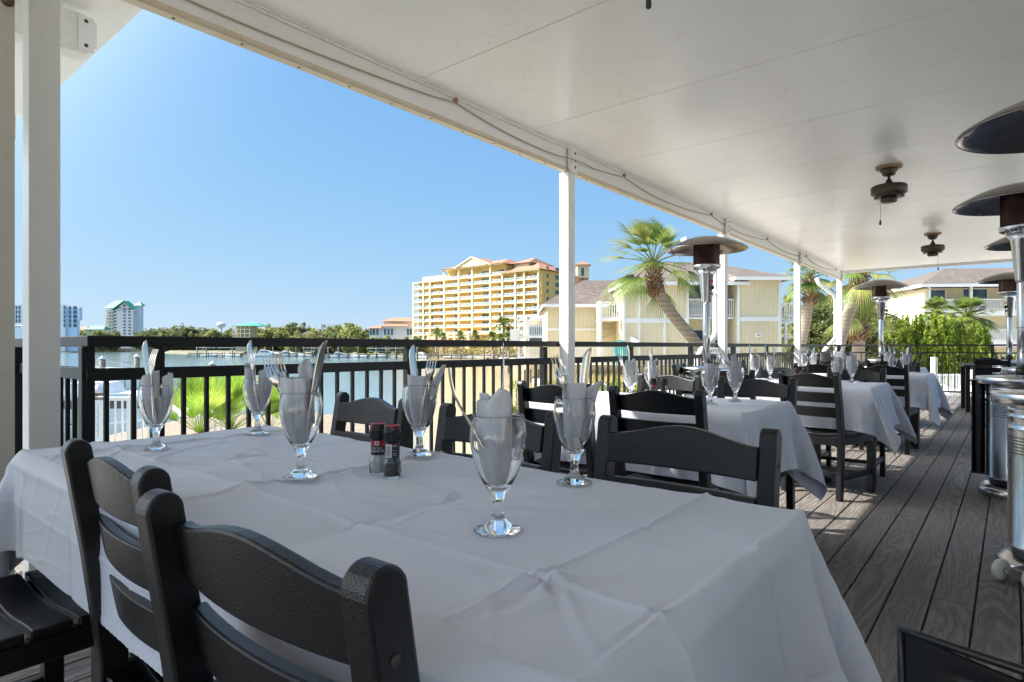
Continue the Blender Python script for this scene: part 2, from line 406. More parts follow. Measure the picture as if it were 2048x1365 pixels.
# ------------------------------------------------------------------ camera, light, sky
cam = bpy.data.cameras.new('camera'); camo = bpy.data.objects.new('camera', cam); COL.objects.link(camo)
camo.location = (0, 0, HC); camo.rotation_euler = (PI / 2, 0, YAW)
cam.sensor_width = 36; cam.lens = F / 2048 * 36; cam.shift_y = 11.5 / 2048; cam.clip_start = 0.03; cam.clip_end = 6000
sc.camera = camo
SUN = Vector((-0.62, 1.0, 1.1)).normalized()
sun = bpy.data.lights.new('sun', 'SUN'); sun.energy = 3.1; sun.angle = R(0.53); sun.color = (1.0, 0.95, 0.87)
suno = bpy.data.objects.new('sun', sun); COL.objects.link(suno); suno.rotation_euler = SUN.to_track_quat('Z', 'Y').to_euler(); suno.location = (0, 0, 20)
w = bpy.data.worlds.new('World'); sc.world = w; w.use_nodes = True
bg = w.node_tree.nodes['Background']; sky = w.node_tree.nodes.new('ShaderNodeTexSky'); sky.sky_type = 'NISHITA'; sky.sun_disc = False
sky.sun_elevation = math.asin(SUN.z); sky.sun_rotation = math.atan2(SUN.x, SUN.y)
sky.air_density = 0.7; sky.dust_density = 0.0; sky.ozone_density = 1.5; sky.altitude = 0
nt = w.node_tree; sr = nt.nodes.new('ShaderNodeSeparateColor'); cr_ = nt.nodes.new('ShaderNodeCombineColor'); nt.links.new(sky.outputs[0], sr.inputs[0])
SKYC = ((0.261, 2.95), (0.512, 1.66), (2.05, 0.45))   # soft shoulder so the bright horizon keeps its colour
for i_, (a_, c_) in enumerate(SKYC):
    n1_ = nt.nodes.new('ShaderNodeMath'); n1_.operation = 'MULTIPLY_ADD'; n1_.inputs[1].default_value = 1 / c_; n1_.inputs[2].default_value = 1.0; nt.links.new(sr.outputs[i_], n1_.inputs[0])
    n2_ = nt.nodes.new('ShaderNodeMath'); n2_.operation = 'DIVIDE'; nt.links.new(sr.outputs[i_], n2_.inputs[0]); nt.links.new(n1_.outputs[0], n2_.inputs[1])
    n3_ = nt.nodes.new('ShaderNodeMath'); n3_.operation = 'MULTIPLY'; n3_.inputs[1].default_value = a_ * 3.35; nt.links.new(n2_.outputs[0], n3_.inputs[0]); nt.links.new(n3_.outputs[0], cr_.inputs[i_])
# broad glow added round the out-of-view sun to brighten tables under the roof
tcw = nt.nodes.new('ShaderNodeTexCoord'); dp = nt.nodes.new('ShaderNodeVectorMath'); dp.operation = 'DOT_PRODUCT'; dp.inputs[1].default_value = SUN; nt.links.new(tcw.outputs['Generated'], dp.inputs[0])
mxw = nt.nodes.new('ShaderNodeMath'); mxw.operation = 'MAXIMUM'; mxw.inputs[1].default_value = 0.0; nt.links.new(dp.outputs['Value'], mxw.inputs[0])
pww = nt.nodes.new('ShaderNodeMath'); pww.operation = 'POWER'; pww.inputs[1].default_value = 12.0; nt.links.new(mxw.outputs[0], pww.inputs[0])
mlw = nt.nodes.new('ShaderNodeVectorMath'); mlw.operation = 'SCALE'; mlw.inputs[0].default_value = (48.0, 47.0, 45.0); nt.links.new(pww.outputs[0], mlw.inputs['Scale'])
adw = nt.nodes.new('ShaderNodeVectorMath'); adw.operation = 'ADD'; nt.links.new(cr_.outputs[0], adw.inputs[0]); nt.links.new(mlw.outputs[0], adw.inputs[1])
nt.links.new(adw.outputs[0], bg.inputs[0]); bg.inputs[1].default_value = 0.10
sc.view_settings.view_transform = 'Standard'; sc.view_settings.look = 'None'; sc.view_settings.gamma = 1; sc.view_settings.exposure = 1.72
sc.cycles.max_bounces = 14; sc.cycles.transmission_bounces = 12; sc.cycles.glossy_bounces = 6; sc.cycles.diffuse_bounces = 8
sc.cycles.transparent_max_bounces = 12; sc.cycles.caustics_reflective = False; sc.cycles.caustics_refractive = True
sc.cycles.use_denoising = True; sc.cycles.sample_clamp_indirect = 6

# ------------------------------------------------------------------ deck boards
YR = 3.2; XC = 0.875; XE = 15.75; ZB = 2.63; ZCE = 2.83
mb = MB(); r_ = random.Random(3)
pitch = 0.1435; y = 0.1079 * 1.05 - 40 * pitch
while y < 6.0:
    x0 = -4.0; xe = XE + 0.12 if y < YR + 0.1 else XC + 0.1
    x = x0 - r_.random() * 2
    while x < xe:
        L = r_.choice([2.44, 3.05, 3.66, 4.88]); a, b = max(x, x0), min(x + L, xe)
        if b - a > 0.05 and y > -4.3:
            mb.box(((a + b) / 2, y + pitch / 2, -0.019 + r_.uniform(-0.0012, 0.0012)), (b - a - 0.004, pitch - 0.0065, 0.038), rnd=r_.random(), b=0.003)
        x += L
    y += pitch
deck = struct(mb.build('deck', M['deck']))
mb = MB(); y = 0.1079 * 1.05 - 9 * pitch
while y < 3.2:
    for i in range(10, 40):
        x = -3.9 + i * 0.41
        for q in (0.028, pitch - 0.034):
            c = Vector((x + r_.uniform(-0.008, 0.008), y + q + r_.uniform(-0.004, 0.004), 0.0013))
            mb.add([c + Vector((math.cos(a_ * PI / 3) * 0.0042, math.sin(a_ * PI / 3) * 0.0042, 0)) for a_ in range(6)], [(0, 1, 2, 3, 4, 5)])
    y += pitch
struct(mb.build('deck_screws', M['screw']))
mb = MB()
for i in range(48):
    x = -3.9 + i * 0.41
    if x < XE: mb.box((x, -0.55, -0.165), (0.04, 7.4, 0.25))
for i in range(12): mb.box((-3.9 + i * 0.41, 4.4, -0.165), (0.04, 2.2, 0.25))
mb.box((5.8, YR + 0.075, -0.15), (19.8, 0.04, 0.28)); mb.box((XE + 0.1, -0.55, -0.15), (0.04, 7.4, 0.28)); mb.box((XC + 0.06, 4.5, -0.15), (0.04, 2.5, 0.28))
struct(mb.build('deck_joists', M['wood']))

# ------------------------------------------------------------------ patio roof (ceiling, beams, columns)
roof = thing('patio_roof', 'white panelled patio roof on slim white columns over the dining deck', 'patio roof', (0, 0, 0))
mb = MB()
xs = [2.71 + 1.22 * k for k in range(-4, 11)] + [15.92]
for a, b in zip(xs[:-1], xs[1:]):
    mb.box(((a + b) / 2, 0.85, ZCE + 0.01), (b - a - 0.007, 4.8, 0.02))
mb.build('ceiling', M['ceil'], roof)
mb = MB(); mb.box((6.85, 0.85, ZCE + 0.1), (18.2, 4.9, 0.16)); mb.build('roof_slab', M['white'], roof)
mb = MB(); mb.box((0.9, -2.87, ZCE + 0.03), (6.2, 2.6, 0.02)); mb.box((0.9, -2.87, ZCE + 0.12), (6.2, 2.6, 0.12)); mb.build('roof_slab', M['ceil'], roof)  # unseen roof extension, added to cut light reaching the front table from the right
rw_ = thing('light_blocking_wall', 'pale wall added out of view to the right to block side light', 'wall', (0.9, -4.25, 0))  # unseen wall, added so the light comes mainly from the water side
mb = MB(); mb.box((0, 0, 1.42), (6.2, 0.12, 2.84)); mb.build('wall', M['beige'], rw_)
# main beam with lower flange, gutter lip
mb = MB()
bx0 = -2.2; bx1 = 15.9
mb.box(((bx0 + bx1) / 2 - 0.0, 3.08, (ZB + ZCE) / 2 - 0.001), (bx1 - bx0, 0.05, ZCE - ZB - 0.004))
mb.build('beam', M['white'], roof)
mb = MB(); mb.box(((bx0 + bx1) / 2, 3.085, ZB - 0.004), (bx1 - bx0, 0.055, 0.012)); mb.box(((bx0 + bx1) / 2, 3.0525, ZB + 0.012), (bx1 - bx0, 0.004, 0.024))
mb.build('beam_flange', M['flange'], roof)
mb = MB(); mb.box(((bx0 + bx1) / 2, 3.16, ZB + 0.17), (bx1 - bx0, 0.10, 0.06)); mb.build('gutter', M['white'], roof)
mb = MB(); mb.box(((bx0 + bx1) / 2, 3.045, ZCE - 0.012), (bx1 - bx0, 0.016, 0.016)); mb.box(((bx0 + bx1) / 2, 3.032, ZCE - 0.003), (bx1 - bx0, 0.02, 0.006)); mb.build('ceiling_trim', M['white'], roof)
mb = MB(); x = bx0 + 0.1
while x < bx1:
    mb.lathe([(0.0, -0.004), (0.007, -0.003), (0.0075, 0)], 8, (x, 3.078 + (0.008 if int(x * 3) % 2 else 0), ZB - 0.010)); x += 0.33
mb.build('screws', M['screw'], roof, smooth=True)
mb = MB(); mb.box((15.985, 0.85, ZCE + 0.045), (0.05, 4.95, 0.2)); mb.build('fascia', M['white'], roof)
# outer bay of the roof that juts out over the water
mb = MB()
for k in range(5):
    mb.box((-3.3 + 0.11 + k * 1.0 - 0.05 - 0.01 + 0.0, 4.6, ZCE + 0.05), (0.996, 2.94, 0.02))
mb.build('ceiling', M['ceil'], roof)
mb = MB(); mb.box((-1.32, 4.6, ZCE + 0.14), (4.9, 2.98, 0.14)); mb.build('roof_slab', M['white'], roof); mb = MB(); mb.box((1.165, 4.6, ZCE + 0.105), (0.05, 3.0, 0.12)); mb.build('drip_edge', M['inox'], roof)
mb = MB(); mb.box((-1.4, 3.87, (ZB + ZCE) / 2 - 0.005), (4.9, 0.10, 0.2)); mb.box((-1.4, 3.87, ZB - 0.012), (4.9, 0.115, 0.012)); mb.box((1.045, 3.815, 2.72), (0.07, 0.006, 0.19)); mb.box((1.075, 3.87, 2.73), (0.04, 0.11, 0.14)); mb.build('beam', M['white'], roof)
mb = MB()
for z in (2.66, 2.79): mb.lathe([(0.0, -0.006), (0.009, -0.004), (0.01, 0)], 8, (0, 0, 0))
o = mb.build('screws', M['screw'], roof, smooth=True); o.location = (1.045, 3.811, 2.66); o.rotation_euler = (PI / 2, 0, 0)
o2 = o.copy(); COL.objects.link(o2); o2.location.z = 2.79
mb = MB(); mb.box((-1.0, 5.9, (ZB + ZCE) / 2), (4.3, 0.1, 0.2)); mb.build('beam', M['white'], roof)
# columns
for k in range(5):
    x = [0.64, 4.489, 8.32, 12.15, 15.77][k]
    mb = MB(); mb.box((x + 0.053, 3.10, (ZB - 0.013) / 2), (0.106, 0.1, ZB - 0.013), b=0.003)
    c = mb.build('column', M['white'], roof)
    mb = MB(); mb.box((x + 0.053, 3.030, (ZB + ZCE) / 2 - 0.004), (0.1, 0.022, ZCE - ZB + 0.03)); mb.box((x - 0.012, 3.033, (ZB + ZCE) / 2), (0.02, 0.012, ZCE - ZB - 0.01)); b_ = mb.build('bracket', M['white'], c)
    mb = MB()
    for z in (2.66, 2.72, 2.785): mb.tube([(x + 0.06, 3.020, z), (x + 0.06, 3.013, z)], 0.011, 8)
    mb.build('bolts', M['screw'], c)
    mb = MB(); mb.box((x + 0.053, 3.10, 0.006), (0.16, 0.15, 0.012)); mb.build('base_plate', M['white'], c)
mb = MB(); mb.box((0.473, 2.875, ZCE / 2), (0.148, 0.15, ZCE)); c = mb.build('post', M['beige'], roof)
mb = MB(); mb.tube([(0.525, 2.801, 2.30), (0.525, 2.79, 2.30)], 0.02, 12); mb.build('bolts', M['screw'], c)
# fabric rope light
mb = MB(); pts = []
clips = [0.4, 3.06, 5.49, 7.82, 10.2, 12.6, 15.2]
for a, b in zip(clips[:-1], clips[1:]):
    for i in range(12):
        t = i / 12; pts.append((a + (b - a) * t, 3.046 - (0.035 if abs((a + (b - a) * t) - 4.54) < 0.15 else 0), 2.785 - 0.075 * 4 * t * (1 - t) - 0.008 * math.sin(7 * t)))
mb.tube(pts, 0.0055, 8)
rope = tag(mb.build('rope_light', M['rope']), 'tan rope light looped along the roof beam above the railing', 'rope light')
mb = MB()
for c in clips: mb.box((c, 3.044, 2.80), (0.03, 0.02, 0.035))
mb.build('clips', M['rust'], rope)

# downspouts on the water side
def downspout(name, x, y0, pts, label):
    t = thing(name, label, 'downspout', (0, 0, 0), group=None)
    mb = MB(); mb.tube(pts, 0.05, 10); mb.build('pipe', M['whitec'], t)
    mb = MB(); 
    for z in (1.9, 0.95): mb.box((pts[3][0], pts[3][1], z), (0.125, 0.125, 0.03))
    mb.build('strap', M['white'], t)
g2 = G(1432, 9.6, 0); g4 = G(1672, 15.2, 0)
downspout('downspout', 0, 0, [(g2.x - .45, g2.y + .35, 2.75), (g2.x - .38, g2.y + .3, 2.62), (g2.x - .05, g2.y + .03, 2.35), (g2.x, g2.y, 2.2), (g2.x, g2.y, 1.3), (g2.x - .02, g2.y + .02, 1.2), (g2.x - .2, g2.y + .17, 0.98), (g2.x - .25, g2.y + .2, 0.85), (g2.x - .25, g2.y + .2, -0.6)], 'white downspout with curved elbow just behind the nearer palm-side column')
downspout('downspout', 0, 0, [(g4.x - .45, g4.y + .35, 2.75), (g4.x - .38, g4.y + .3, 2.62), (g4.x - .05, g4.y + .03, 2.35), (g4.x, g4.y, 2.2), (g4.x, g4.y, 1.35), (g4.x - .02, g4.y + .02, 1.25), (g4.x - .24, g4.y + .2, 0.98), (g4.x - .29, g4.y + .25, 0.85), (g4.x - .29, g4.y + .25, -0.6)], 'white downspout with curved elbow beside the farthest column')

# ------------------------------------------------------------------ railings
ZT = 1.10
def railing(name, label, p0, p1, posts, pitch, heavy=True, capx=(0, 0)):
    """run from p0 to p1; posts = distances along"""
    p0 = Vector((*p0, 0)); p1 = Vector((*p1, 0)); d = (p1 - p0); L = d.length
    t = thing(name, label, 'railing', p0, math.atan2(d.y, d.x), group='black railings round the deck')
    mt = M['rail'] if heavy else M['iron']
    bw, th = (0.09, 0.05) if heavy else (0.06, 0.035)
    sq = 0.019 if heavy else 0.016
    z2 = ZT - 0.149 if heavy else ZT - 0.15
    mb = MB(); mb.box((L / 2, 0.0, ZT - th / 2), (L + capx[0] + capx[1], bw, th), b=0.004); mb.build('top_rail', mt, t)
    mb = MB(); mb.box((L / 2, 0.0, z2 - 0.028), (L, 0.045 if heavy else 0.03, 0.056 if heavy else 0.03), b=0.003); mb.build('mid_rail', mt, t)
    mb = MB(); mb.box((L / 2, 0.0, 0.10), (L, 0.04, 0.045 if heavy else 0.03), b=0.003); mb.build('bottom_rail', mt, t)
    for q in posts:
        mb = MB(); s_ = 0.052 if heavy else 0.05; mb.box((q, 0.028 if heavy else 0.0, (ZT - th) / 2), (s_, s_, ZT - th - 0.002), b=0.003); mb.build('post', mt, t)
    bm = MB(); bm.box((0, 0, (z2 - 0.05 + 0.12) / 2), (sq, sq, z2 - 0.05 - 0.12)); proto = None
    q = 0.08
    while q < L - 0.02:
        if all(abs(q - s_) > 0.045 for s_ in posts):
            if proto is None:
                proto = bm.build('baluster', mt, t); proto.location = (q, 0, 0)
            else:
                c = proto.copy(); COL.objects.link(c); c.location = (q, 0, 0)
        q += pitch
    return t
px_ = [0.06, 0.3] + [1.9 + 1.594 * k - XC + 0 for k in range(0)]
PX = [1.18, 2.78, 4.357, 5.956, 7.57, 9.17]
railing('deck_railing', 'heavy black railing with wide top rail along the water beside the front table', (XC, YR), (9.17, YR), [0.012] + [x - XC for x in PX[:-1]] + [9.17 - XC - 0.05], 0.112, capx=(0.01, 0))
railing('deck_railing', 'far stretch of black railing along the water towards the palms', (9.17, YR), (XE, YR), [0.0, 1.594, 3.19, 4.78, XE - 9.17 - 0.03], 0.112)
railing('deck_railing', 'short black railing turning away from the front corner at far left', (XC + 0.05, YR + 0.05), (XC + 0.05, 5.85), [1.3, 2.55], 0.112)
railing('deck_railing', 'thin black metal railing closing the far end of the deck', (XE, YR - 0.05), (XE, -4.1), [0.05, 1.45, 2.86, 4.27, 5.7, 7.1], 0.108, heavy=False)
# ------------------------------------------------------------------ chairs
GCH = 'black slat-back chairs set round the tables'
def make_chair():
    """faces +X ; origin on floor under the middle of the back; back leans to -X"""
    t = thing('slat_back_chair', 'x', 'chair', group=GCH)
    W = 0.395  # post centres
    # rear posts: raked, rounded top
    prof = [(-0.022, 0), (0.022, 0), (0.043, 0.28), (0.046, 0.45), (0.018, 0.66), (-0.014, 0.853)] + [(-0.036 + 0.022 * math.cos(R(a_)), 0.853 + 0.024 * math.sin(R(a_))) for a_ in range(15, 180, 15)] + [(-0.058, 0.853), (-0.028, 0.66), (-0.002, 0.45), (-0.004, 0.28)]
    Mx = Matrix(((1, 0, 0, 0), (0, 0, 1, 0), (0, 1, 0, 0), (0, 0, 0, 1)))
    for sy in (-1, 1):
        mb = MB(); Mt = Matrix.Translation((0, sy * W / 2 - 0.018, 0)) @ Mx
        mb.prism(prof, 0.036, Mt); o = mb.build('back_post', M['chair'], t, bevel=0.004)
        mb = MB(); mb.tube([(-0.03, sy * (W / 2 + 0.0175), 0.80), (-0.03, sy * (W / 2 + 0.0192), 0.80)], 0.005, 8); mb.build('screw_hole', M['gap'], o)
    # back slats, bowed backwards
    def slat(z0, h, arch, lean0):
        mb = MB(); n = 14; vs = []; fs = []
        th = 0.02
        for i in range(n + 1):
            u = -1 + 2 * i / n; yy = u * (W / 2 - 0.017)
            bow = -0.020 * (1 - u * u)
            top = z0 + h + arch * (0.5 + 0.5 * math.cos(PI * min(1, abs(u)))) 
            for (zz, off) in ((z0, 0), (top, 0), (top, th), (z0, th)):
                xx = lean(zz) + bow - off + 0.006
                vs.append((xx, yy, zz))
        for i in range(n):
            for k in range(4):
                fs.append((i * 4 + k, (i + 1) * 4 + k, (i + 1) * 4 + (k + 1) % 4, i * 4 + (k + 1) % 4))
        fs.append((0, 1, 2, 3)); fs.append((n * 4 + 3, n * 4 + 2, n * 4 + 1, n * 4))
        mb.add(vs, fs); o = mb.build('back_slat', M['chair'], t, bevel=0.004)
        return o
    def lean(z): return 0.046 - 0.028 * (z - 0.45) / 0.21 if z < 0.66 else 0.018 - 0.032 * (z - 0.66) / 0.193
    slat(0.768, 0.070, 0.028, 0); slat(0.662, 0.072, 0, 0); slat(0.560, 0.072, 0, 0)
    # seat slats, dished
    for k in range(5):
        mb = MB(); n = 14; vs = []; fs = []; x0 = 0.055 + k * 0.086; x1 = x0 + 0.076
        for i in range(n + 1):
            u = -1 + 2 * i / n; yy = u * 0.218; dz = -0.017 * (0.5 + 0.5 * math.cos(PI * u))
            for (xx, zz) in ((x0, 0.43), (x0, 0.452), (x1, 0.452 - (0.006 if k == 4 else 0)), (x1, 0.43)):
                vs.append((xx, yy, zz + dz))
        for i in range(n):
            for q in range(4): fs.append((i * 4 + q, i * 4 + (q + 1) % 4, (i + 1) * 4 + (q + 1) % 4, (i + 1) * 4 + q))
        fs.append((3, 2, 1, 0)); fs.append((n * 4, n * 4 + 1, n * 4 + 2, n * 4 + 3))
        mb.add(vs, fs); o = mb.build('seat_slat', M['chair'], t, bevel=0.004)
        mb = MB()
        for yy in (-0.19, 0.19): mb.lathe([(0.005, 0.0003), (0.004, 0.0006), (0, 0.0007)], 8, ((x0 + x1) / 2, yy, 0.4505))
        mb.build('screw_hole', M['gap'], o)
    for sy in (-1, 1):
        mb = MB(); mb.box((0.255, sy * 0.197, 0.401), (0.44, 0.03, 0.055), b=0.003); mb.build('side_rail', M['chair'], t)
        mb = MB(); mb.box((0.455, sy * 0.197, 0.187), (0.045, 0.042, 0.373), b=0.003); mb.build('front_leg', M['chair'], t)
        mb = MB(); mb.box((0.235, sy * 0.197, 0.15), (0.395, 0.026, 0.035), b=0.003); mb.build('stretcher', M['chair'], t)
    mb = MB(); mb.box((0.455, 0, 0.395), (0.03, 0.35, 0.055), b=0.003); mb.build('front_rail', M['chair'], t)
    mb = MB(); mb.box((0.02, 0, 0.395), (0.03, 0.35, 0.055), b=0.003); mb.build('rear_rail', M['chair'], t)
    mb = MB(); mb.box((0.30, 0, 0.15), (0.035, 0.367, 0.026), b=0.003); mb.build('stretcher', M['chair'], t)
    return t
CH = make_chair(); _cu = [0]
def chair(x, y, rz, label):
    o = CH if _cu[0] == 0 else dup(CH)
    _cu[0] = 1; o.location = (x, y, 0); o.rotation_euler = (0, 0, rz); o['label'] = label
    return o
# back x position is the top of the back: compensate lean
chair(0.335, 0.595, R(2), 'black chair closest to the camera, its back in the bottom left foreground')
chair(0.385, 1.155, R(-2), 'black chair at lower left, second back along the front table')
chair(0.02, 1.80, R(1), 'black chair pulled out at the bottom left corner, only its slatted seat showing')
chair(1.30, 0.59, PI, 'black chair behind the front table at its right end near the aisle')
chair(1.28, 1.14, PI + R(1.5), 'black chair behind the front table directly behind the foremost goblet')
chair(1.335, 1.79, PI - R(3), 'grey-lit black chair behind the front table, against the water, left of the pepper grinder')
chair(2.40, 1.165, R(0), 'black chair facing the second table, partly hidden by the chair at the front table end')
chair(2.46, 1.74, R(-2), 'black chair at the near side of the second table beside the first column')
chair(3.51, 1.12, PI, 'black chair beyond the second table, behind its two right goblets')
chair(3.66, 1.72, PI, 'black chair beyond the second table with a patch of sun on its back')
chair(4.64, 1.09, R(-15), 'turned black chair in front of the third table, its full back and legs showing')
chair(4.68, 1.70, R(3), 'black chair at the near side of the third table, half hidden behind the turned chair')
chair(5.70, 1.00, PI, 'black chair beyond the third table, next to the aisle')
chair(5.75, 1.60, PI, 'black chair beyond the third table, on its water side')
chair(7.02, 0.98, R(-4), 'black chair at the near side of the fourth table, legs showing beside the aisle')
chair(7.05, 1.60, R(2), 'black chair at the near side of the fourth table, on its water side')
chair(8.10, 1.00, PI, 'black chair beyond the fourth table next to the aisle')
chair(8.12, 1.60, PI, 'black chair beyond the fourth table on its water side')
chair(9.15, 1.25, R(0), 'black chair at the near side of the farthest covered table, right one of the two')
chair(9.15, 1.85, R(4), 'black chair at the near side of the farthest covered table, left one of the two')
chair(10.2, 1.25, PI, 'black chair beyond the farthest covered table, right one of the two')
chair(10.2, 1.85, PI, 'black chair beyond the farthest covered table, left one of the two')
chair(5.95, 2.62, -PI / 2 + R(10), 'sunlit black chair by the railing behind the third table')
chair(8.0, 2.72, -PI / 2, 'sunlit black chair by the railing behind the fourth table')

# ------------------------------------------------------------------ draped cloths
def drape(L, W, over, h, seed, steps=230, iters=14, wind=(0, 0, 0), off=(0, 0)):
    """cloth over a box L (y) x W (x); table top at z=0; returns grid of points and rest coords"""
    ny = int(round((L + 2 * over) / h)) + 1; nx = int(round((W + 2 * over) / h)) + 1
    ys = np.linspace(-(L / 2 + over), L / 2 + over, ny); xs = np.linspace(-(W / 2 + over), W / 2 + over, nx)
    xs = xs + off[0]; ys = ys + off[1]; Xg, Yg = np.meshgrid(xs, ys); rs = np.random.RandomState(seed)
    p = np.stack([Xg, Yg, np.full_like(Xg, 0.004)], -1)
    # start partly bent down outside the table
    ex = np.maximum(np.abs(Xg) - W / 2, 0); ey = np.maximum(np.abs(Yg) - L / 2, 0); e = np.sqrt(ex**2 + ey**2)
    p[..., 2] -= e * 0.55
    p[..., 0] -= np.sign(Xg) * ex * 0.25; p[..., 1] -= np.sign(Yg) * ey * 0.25
    p += rs.normal(0, 0.0006, p.shape)
    q = p.copy(); hx = xs[1] - xs[0]; hy = ys[1] - ys[0]; hd = math.hypot(hx, hy)
    dt2g = 9.8 * (1 / 60.0) ** 2
    def con(a, b, rest, k):
        d = b - a; l = np.sqrt((d * d).sum(-1, keepdims=True)) + 1e-9; c = d * (k * 0.5 * (1 - rest / l)); a += c; b -= c
    top = (np.abs(Xg) < W / 2 - 0.01) & (np.abs(Yg) < L / 2 - 0.01)
    rr = 0.012; top = (np.abs(Xg) < W / 2 - rr) & (np.abs(Yg) < L / 2 - rr); rest = np.stack([Xg, Yg, np.zeros_like(Xg)], -1)
    for st in range(steps):
        v = (p - q) * 0.96
        q = p.copy(); v[top] = 0
        p = p + v; p[..., 2] -= dt2g
        wv = np.array(wind) * (0.6 + 0.4 * math.sin(st * 0.11)); p += wv * e[..., None] * dt2g
        for it in range(iters):
            for s0 in (0, 1):
                con(p[:, s0:-1:2], p[:, s0 + 1::2], hx, 1.0) if p[:, s0:-1:2].shape[1] == p[:, s0 + 1::2].shape[1] else None
                con(p[s0:-1:2, :], p[s0 + 1::2, :], hy, 1.0)
            # shear (soft) and bend (soft)
            for (a0, b0) in ((0, 0), (1, 1), (0, 1), (1, 0)):
                A = p[a0:-1:2, b0:-1:2]; B = p[a0 + 1::2, b0 + 1::2]; n_ = min(A.shape[0], B.shape[0]); m_ = min(A.shape[1], B.shape[1])
                con(A[:n_, :m_], B[:n_, :m_], hd, 0.5)
            if it % 4 == 0:
                a = p[:, :-4] ; b = p[:, 4:]; d = b - a; l = np.sqrt((d * d).sum(-1, keepdims=True)) + 1e-9; c = d * (0.035 * np.maximum(0, 4 * hx / l - 1)); p[:, :-4] -= c; p[:, 4:] += c
                a = p[:-4]; b = p[4:]; d = b - a; l = np.sqrt((d * d).sum(-1, keepdims=True)) + 1e-9; c = d * (0.035 * np.maximum(0, 4 * hy / l - 1)); p[:-4] -= c; p[4:] += c
            p[top] = rest[top]
            # collide with rounded box
            ax = np.abs(p[..., 0]) - (W / 2 - rr); ay = np.abs(p[..., 1]) - (L / 2 - rr); az = p[..., 2] + rr
            ox, oy, oz = np.maximum(ax, 0), np.maximum(ay, 0), np.maximum(az, 0)
            outd = np.sqrt(ox**2 + oy**2 + oz**2); inside = (ax < 0) & (ay < 0) & (az < 0)
            m = (~inside) & (outd < rr) & (p[..., 2] > -0.6)
            if m.any():
                k = rr / np.maximum(outd[m], 1e-6)
                nx_, ny_, nz_ = ox[m] * k, oy[m] * k, oz[m] * k
                sx = np.sign(p[..., 0][m]); sy = np.sign(p[..., 1][m])
                p[..., 0][m] = np.where(ax[m] > 0, sx * (W / 2 - rr + nx_), p[..., 0][m])
                p[..., 1][m] = np.where(ay[m] > 0, sy * (L / 2 - rr + ny_), p[..., 1][m])
                p[..., 2][m] = np.where(az[m] > 0, -rr + nz_, p[..., 2][m])
            if inside.any():
                dz = -az; dx = -ax; dy = -ay
                mz = inside & (dz <= dx) & (dz <= dy); p[..., 2][mz] = 0.0
                mx_ = inside & ~mz & (dx <= dy); p[..., 0][mx_] = np.sign(p[..., 0][mx_]) * (W / 2)
                my = inside & ~mz & ~mx_; p[..., 1][my] = np.sign(p[..., 1][my]) * (L / 2)
    return p, Xg, Yg
def upsample(p, k):
    """cubic (Catmull-Rom) upsample of a grid along both axes"""
    def up(a, k):
        n = a.shape[0]; t = np.linspace(0, n - 1, (n - 1) * k + 1); i = np.minimum(t.astype(int), n - 2); f = (t - i).reshape(-1, *([1] * (a.ndim - 1)))
        g = lambda j: a[np.clip(j, 0, n - 1)]
        p0, p1, p2, p3 = g(i - 1), g(i), g(i + 1), g(i + 2)
        return 0.5 * ((2 * p1) + (-p0 + p2) * f + (2 * p0 - 5 * p1 + 4 * p2 - p3) * f**2 + (-p0 + 3 * p1 - 3 * p2 + p3) * f**3)
    a = up(p, k); a = up(np.swapaxes(a, 0, 1), k); return np.swapaxes(a, 0, 1)
def vnoise(x, y, seed):
    rs = np.random.RandomState(seed); G_ = rs.rand(64, 64)
    xi = np.floor(x).astype(int); yi = np.floor(y).astype(int); fx = x - xi; fy = y - yi
    fx = fx * fx * (3 - 2 * fx); fy = fy * fy * (3 - 2 * fy)
    g = lambda i, j: G_[i % 64, j % 64]
    return (g(xi, yi) * (1 - fx) + g(xi + 1, yi) * fx) * (1 - fy) + (g(xi, yi + 1) * (1 - fx) + g(xi + 1, yi + 1) * fx) * fy - 0.5
def wrinkle(X, Y, seed, cx, cy, amp=1.0):
    """height of creases and wrinkles of the cloth in rest coordinates"""
    h = np.zeros_like(X)
    wx = X + 0.004 * vnoise(Y * 5, X * 5, seed); wy = Y + 0.004 * vnoise(X * 5, Y * 5, seed + 1)
    for i, c in enumerate(cx):
        s = wx - c; sg = 1 if (i + seed) % 2 else -1
        h += sg * 0.0085 * np.exp(-np.abs(s) / 0.0052) * (0.7 + 0.6 * vnoise(Y * 3, X * 0 + i, seed + 5)) + sg * 0.0035 * np.exp(-(s / 0.04) ** 2)
    for i, c in enumerate(cy):
        s = wy - c; sg = 1 if (i + seed) % 2 == 0 else -1
        h += sg * 0.0085 * np.exp(-np.abs(s) / 0.0052) * (0.7 + 0.6 * vnoise(X * 3, Y * 0 + i, seed + 6)) + sg * 0.0035 * np.exp(-(s / 0.04) ** 2)
    # long soft diagonal wrinkles
    for k, (ang, fr, a) in enumerate(((0.35, 9, 0.0032), (-0.5, 11, 0.0022), (0.9, 14, 0.0016), (0.15, 19, 0.0013), (1.25, 8, 0.0018))):
        u = X * math.cos(ang) + Y * math.sin(ang); v = -X * math.sin(ang) + Y * math.cos(ang)
        n = vnoise(u * fr + 0.6 * vnoise(v * 3, u * 3, seed + 20 + k) * 4, v * fr * 0.22 + 7 * k, seed + k)
        rid = 1 - np.minimum(1, np.abs(n) * 5); h += 1.9 * a * rid ** 2 * np.clip(0.5 + 2.2 * vnoise(u * 2.2, v * 2.2, seed + 40 + k), 0, 1)
    h += 0.0016 * vnoise(X * 6, Y * 6, seed + 60)
    return h * amp
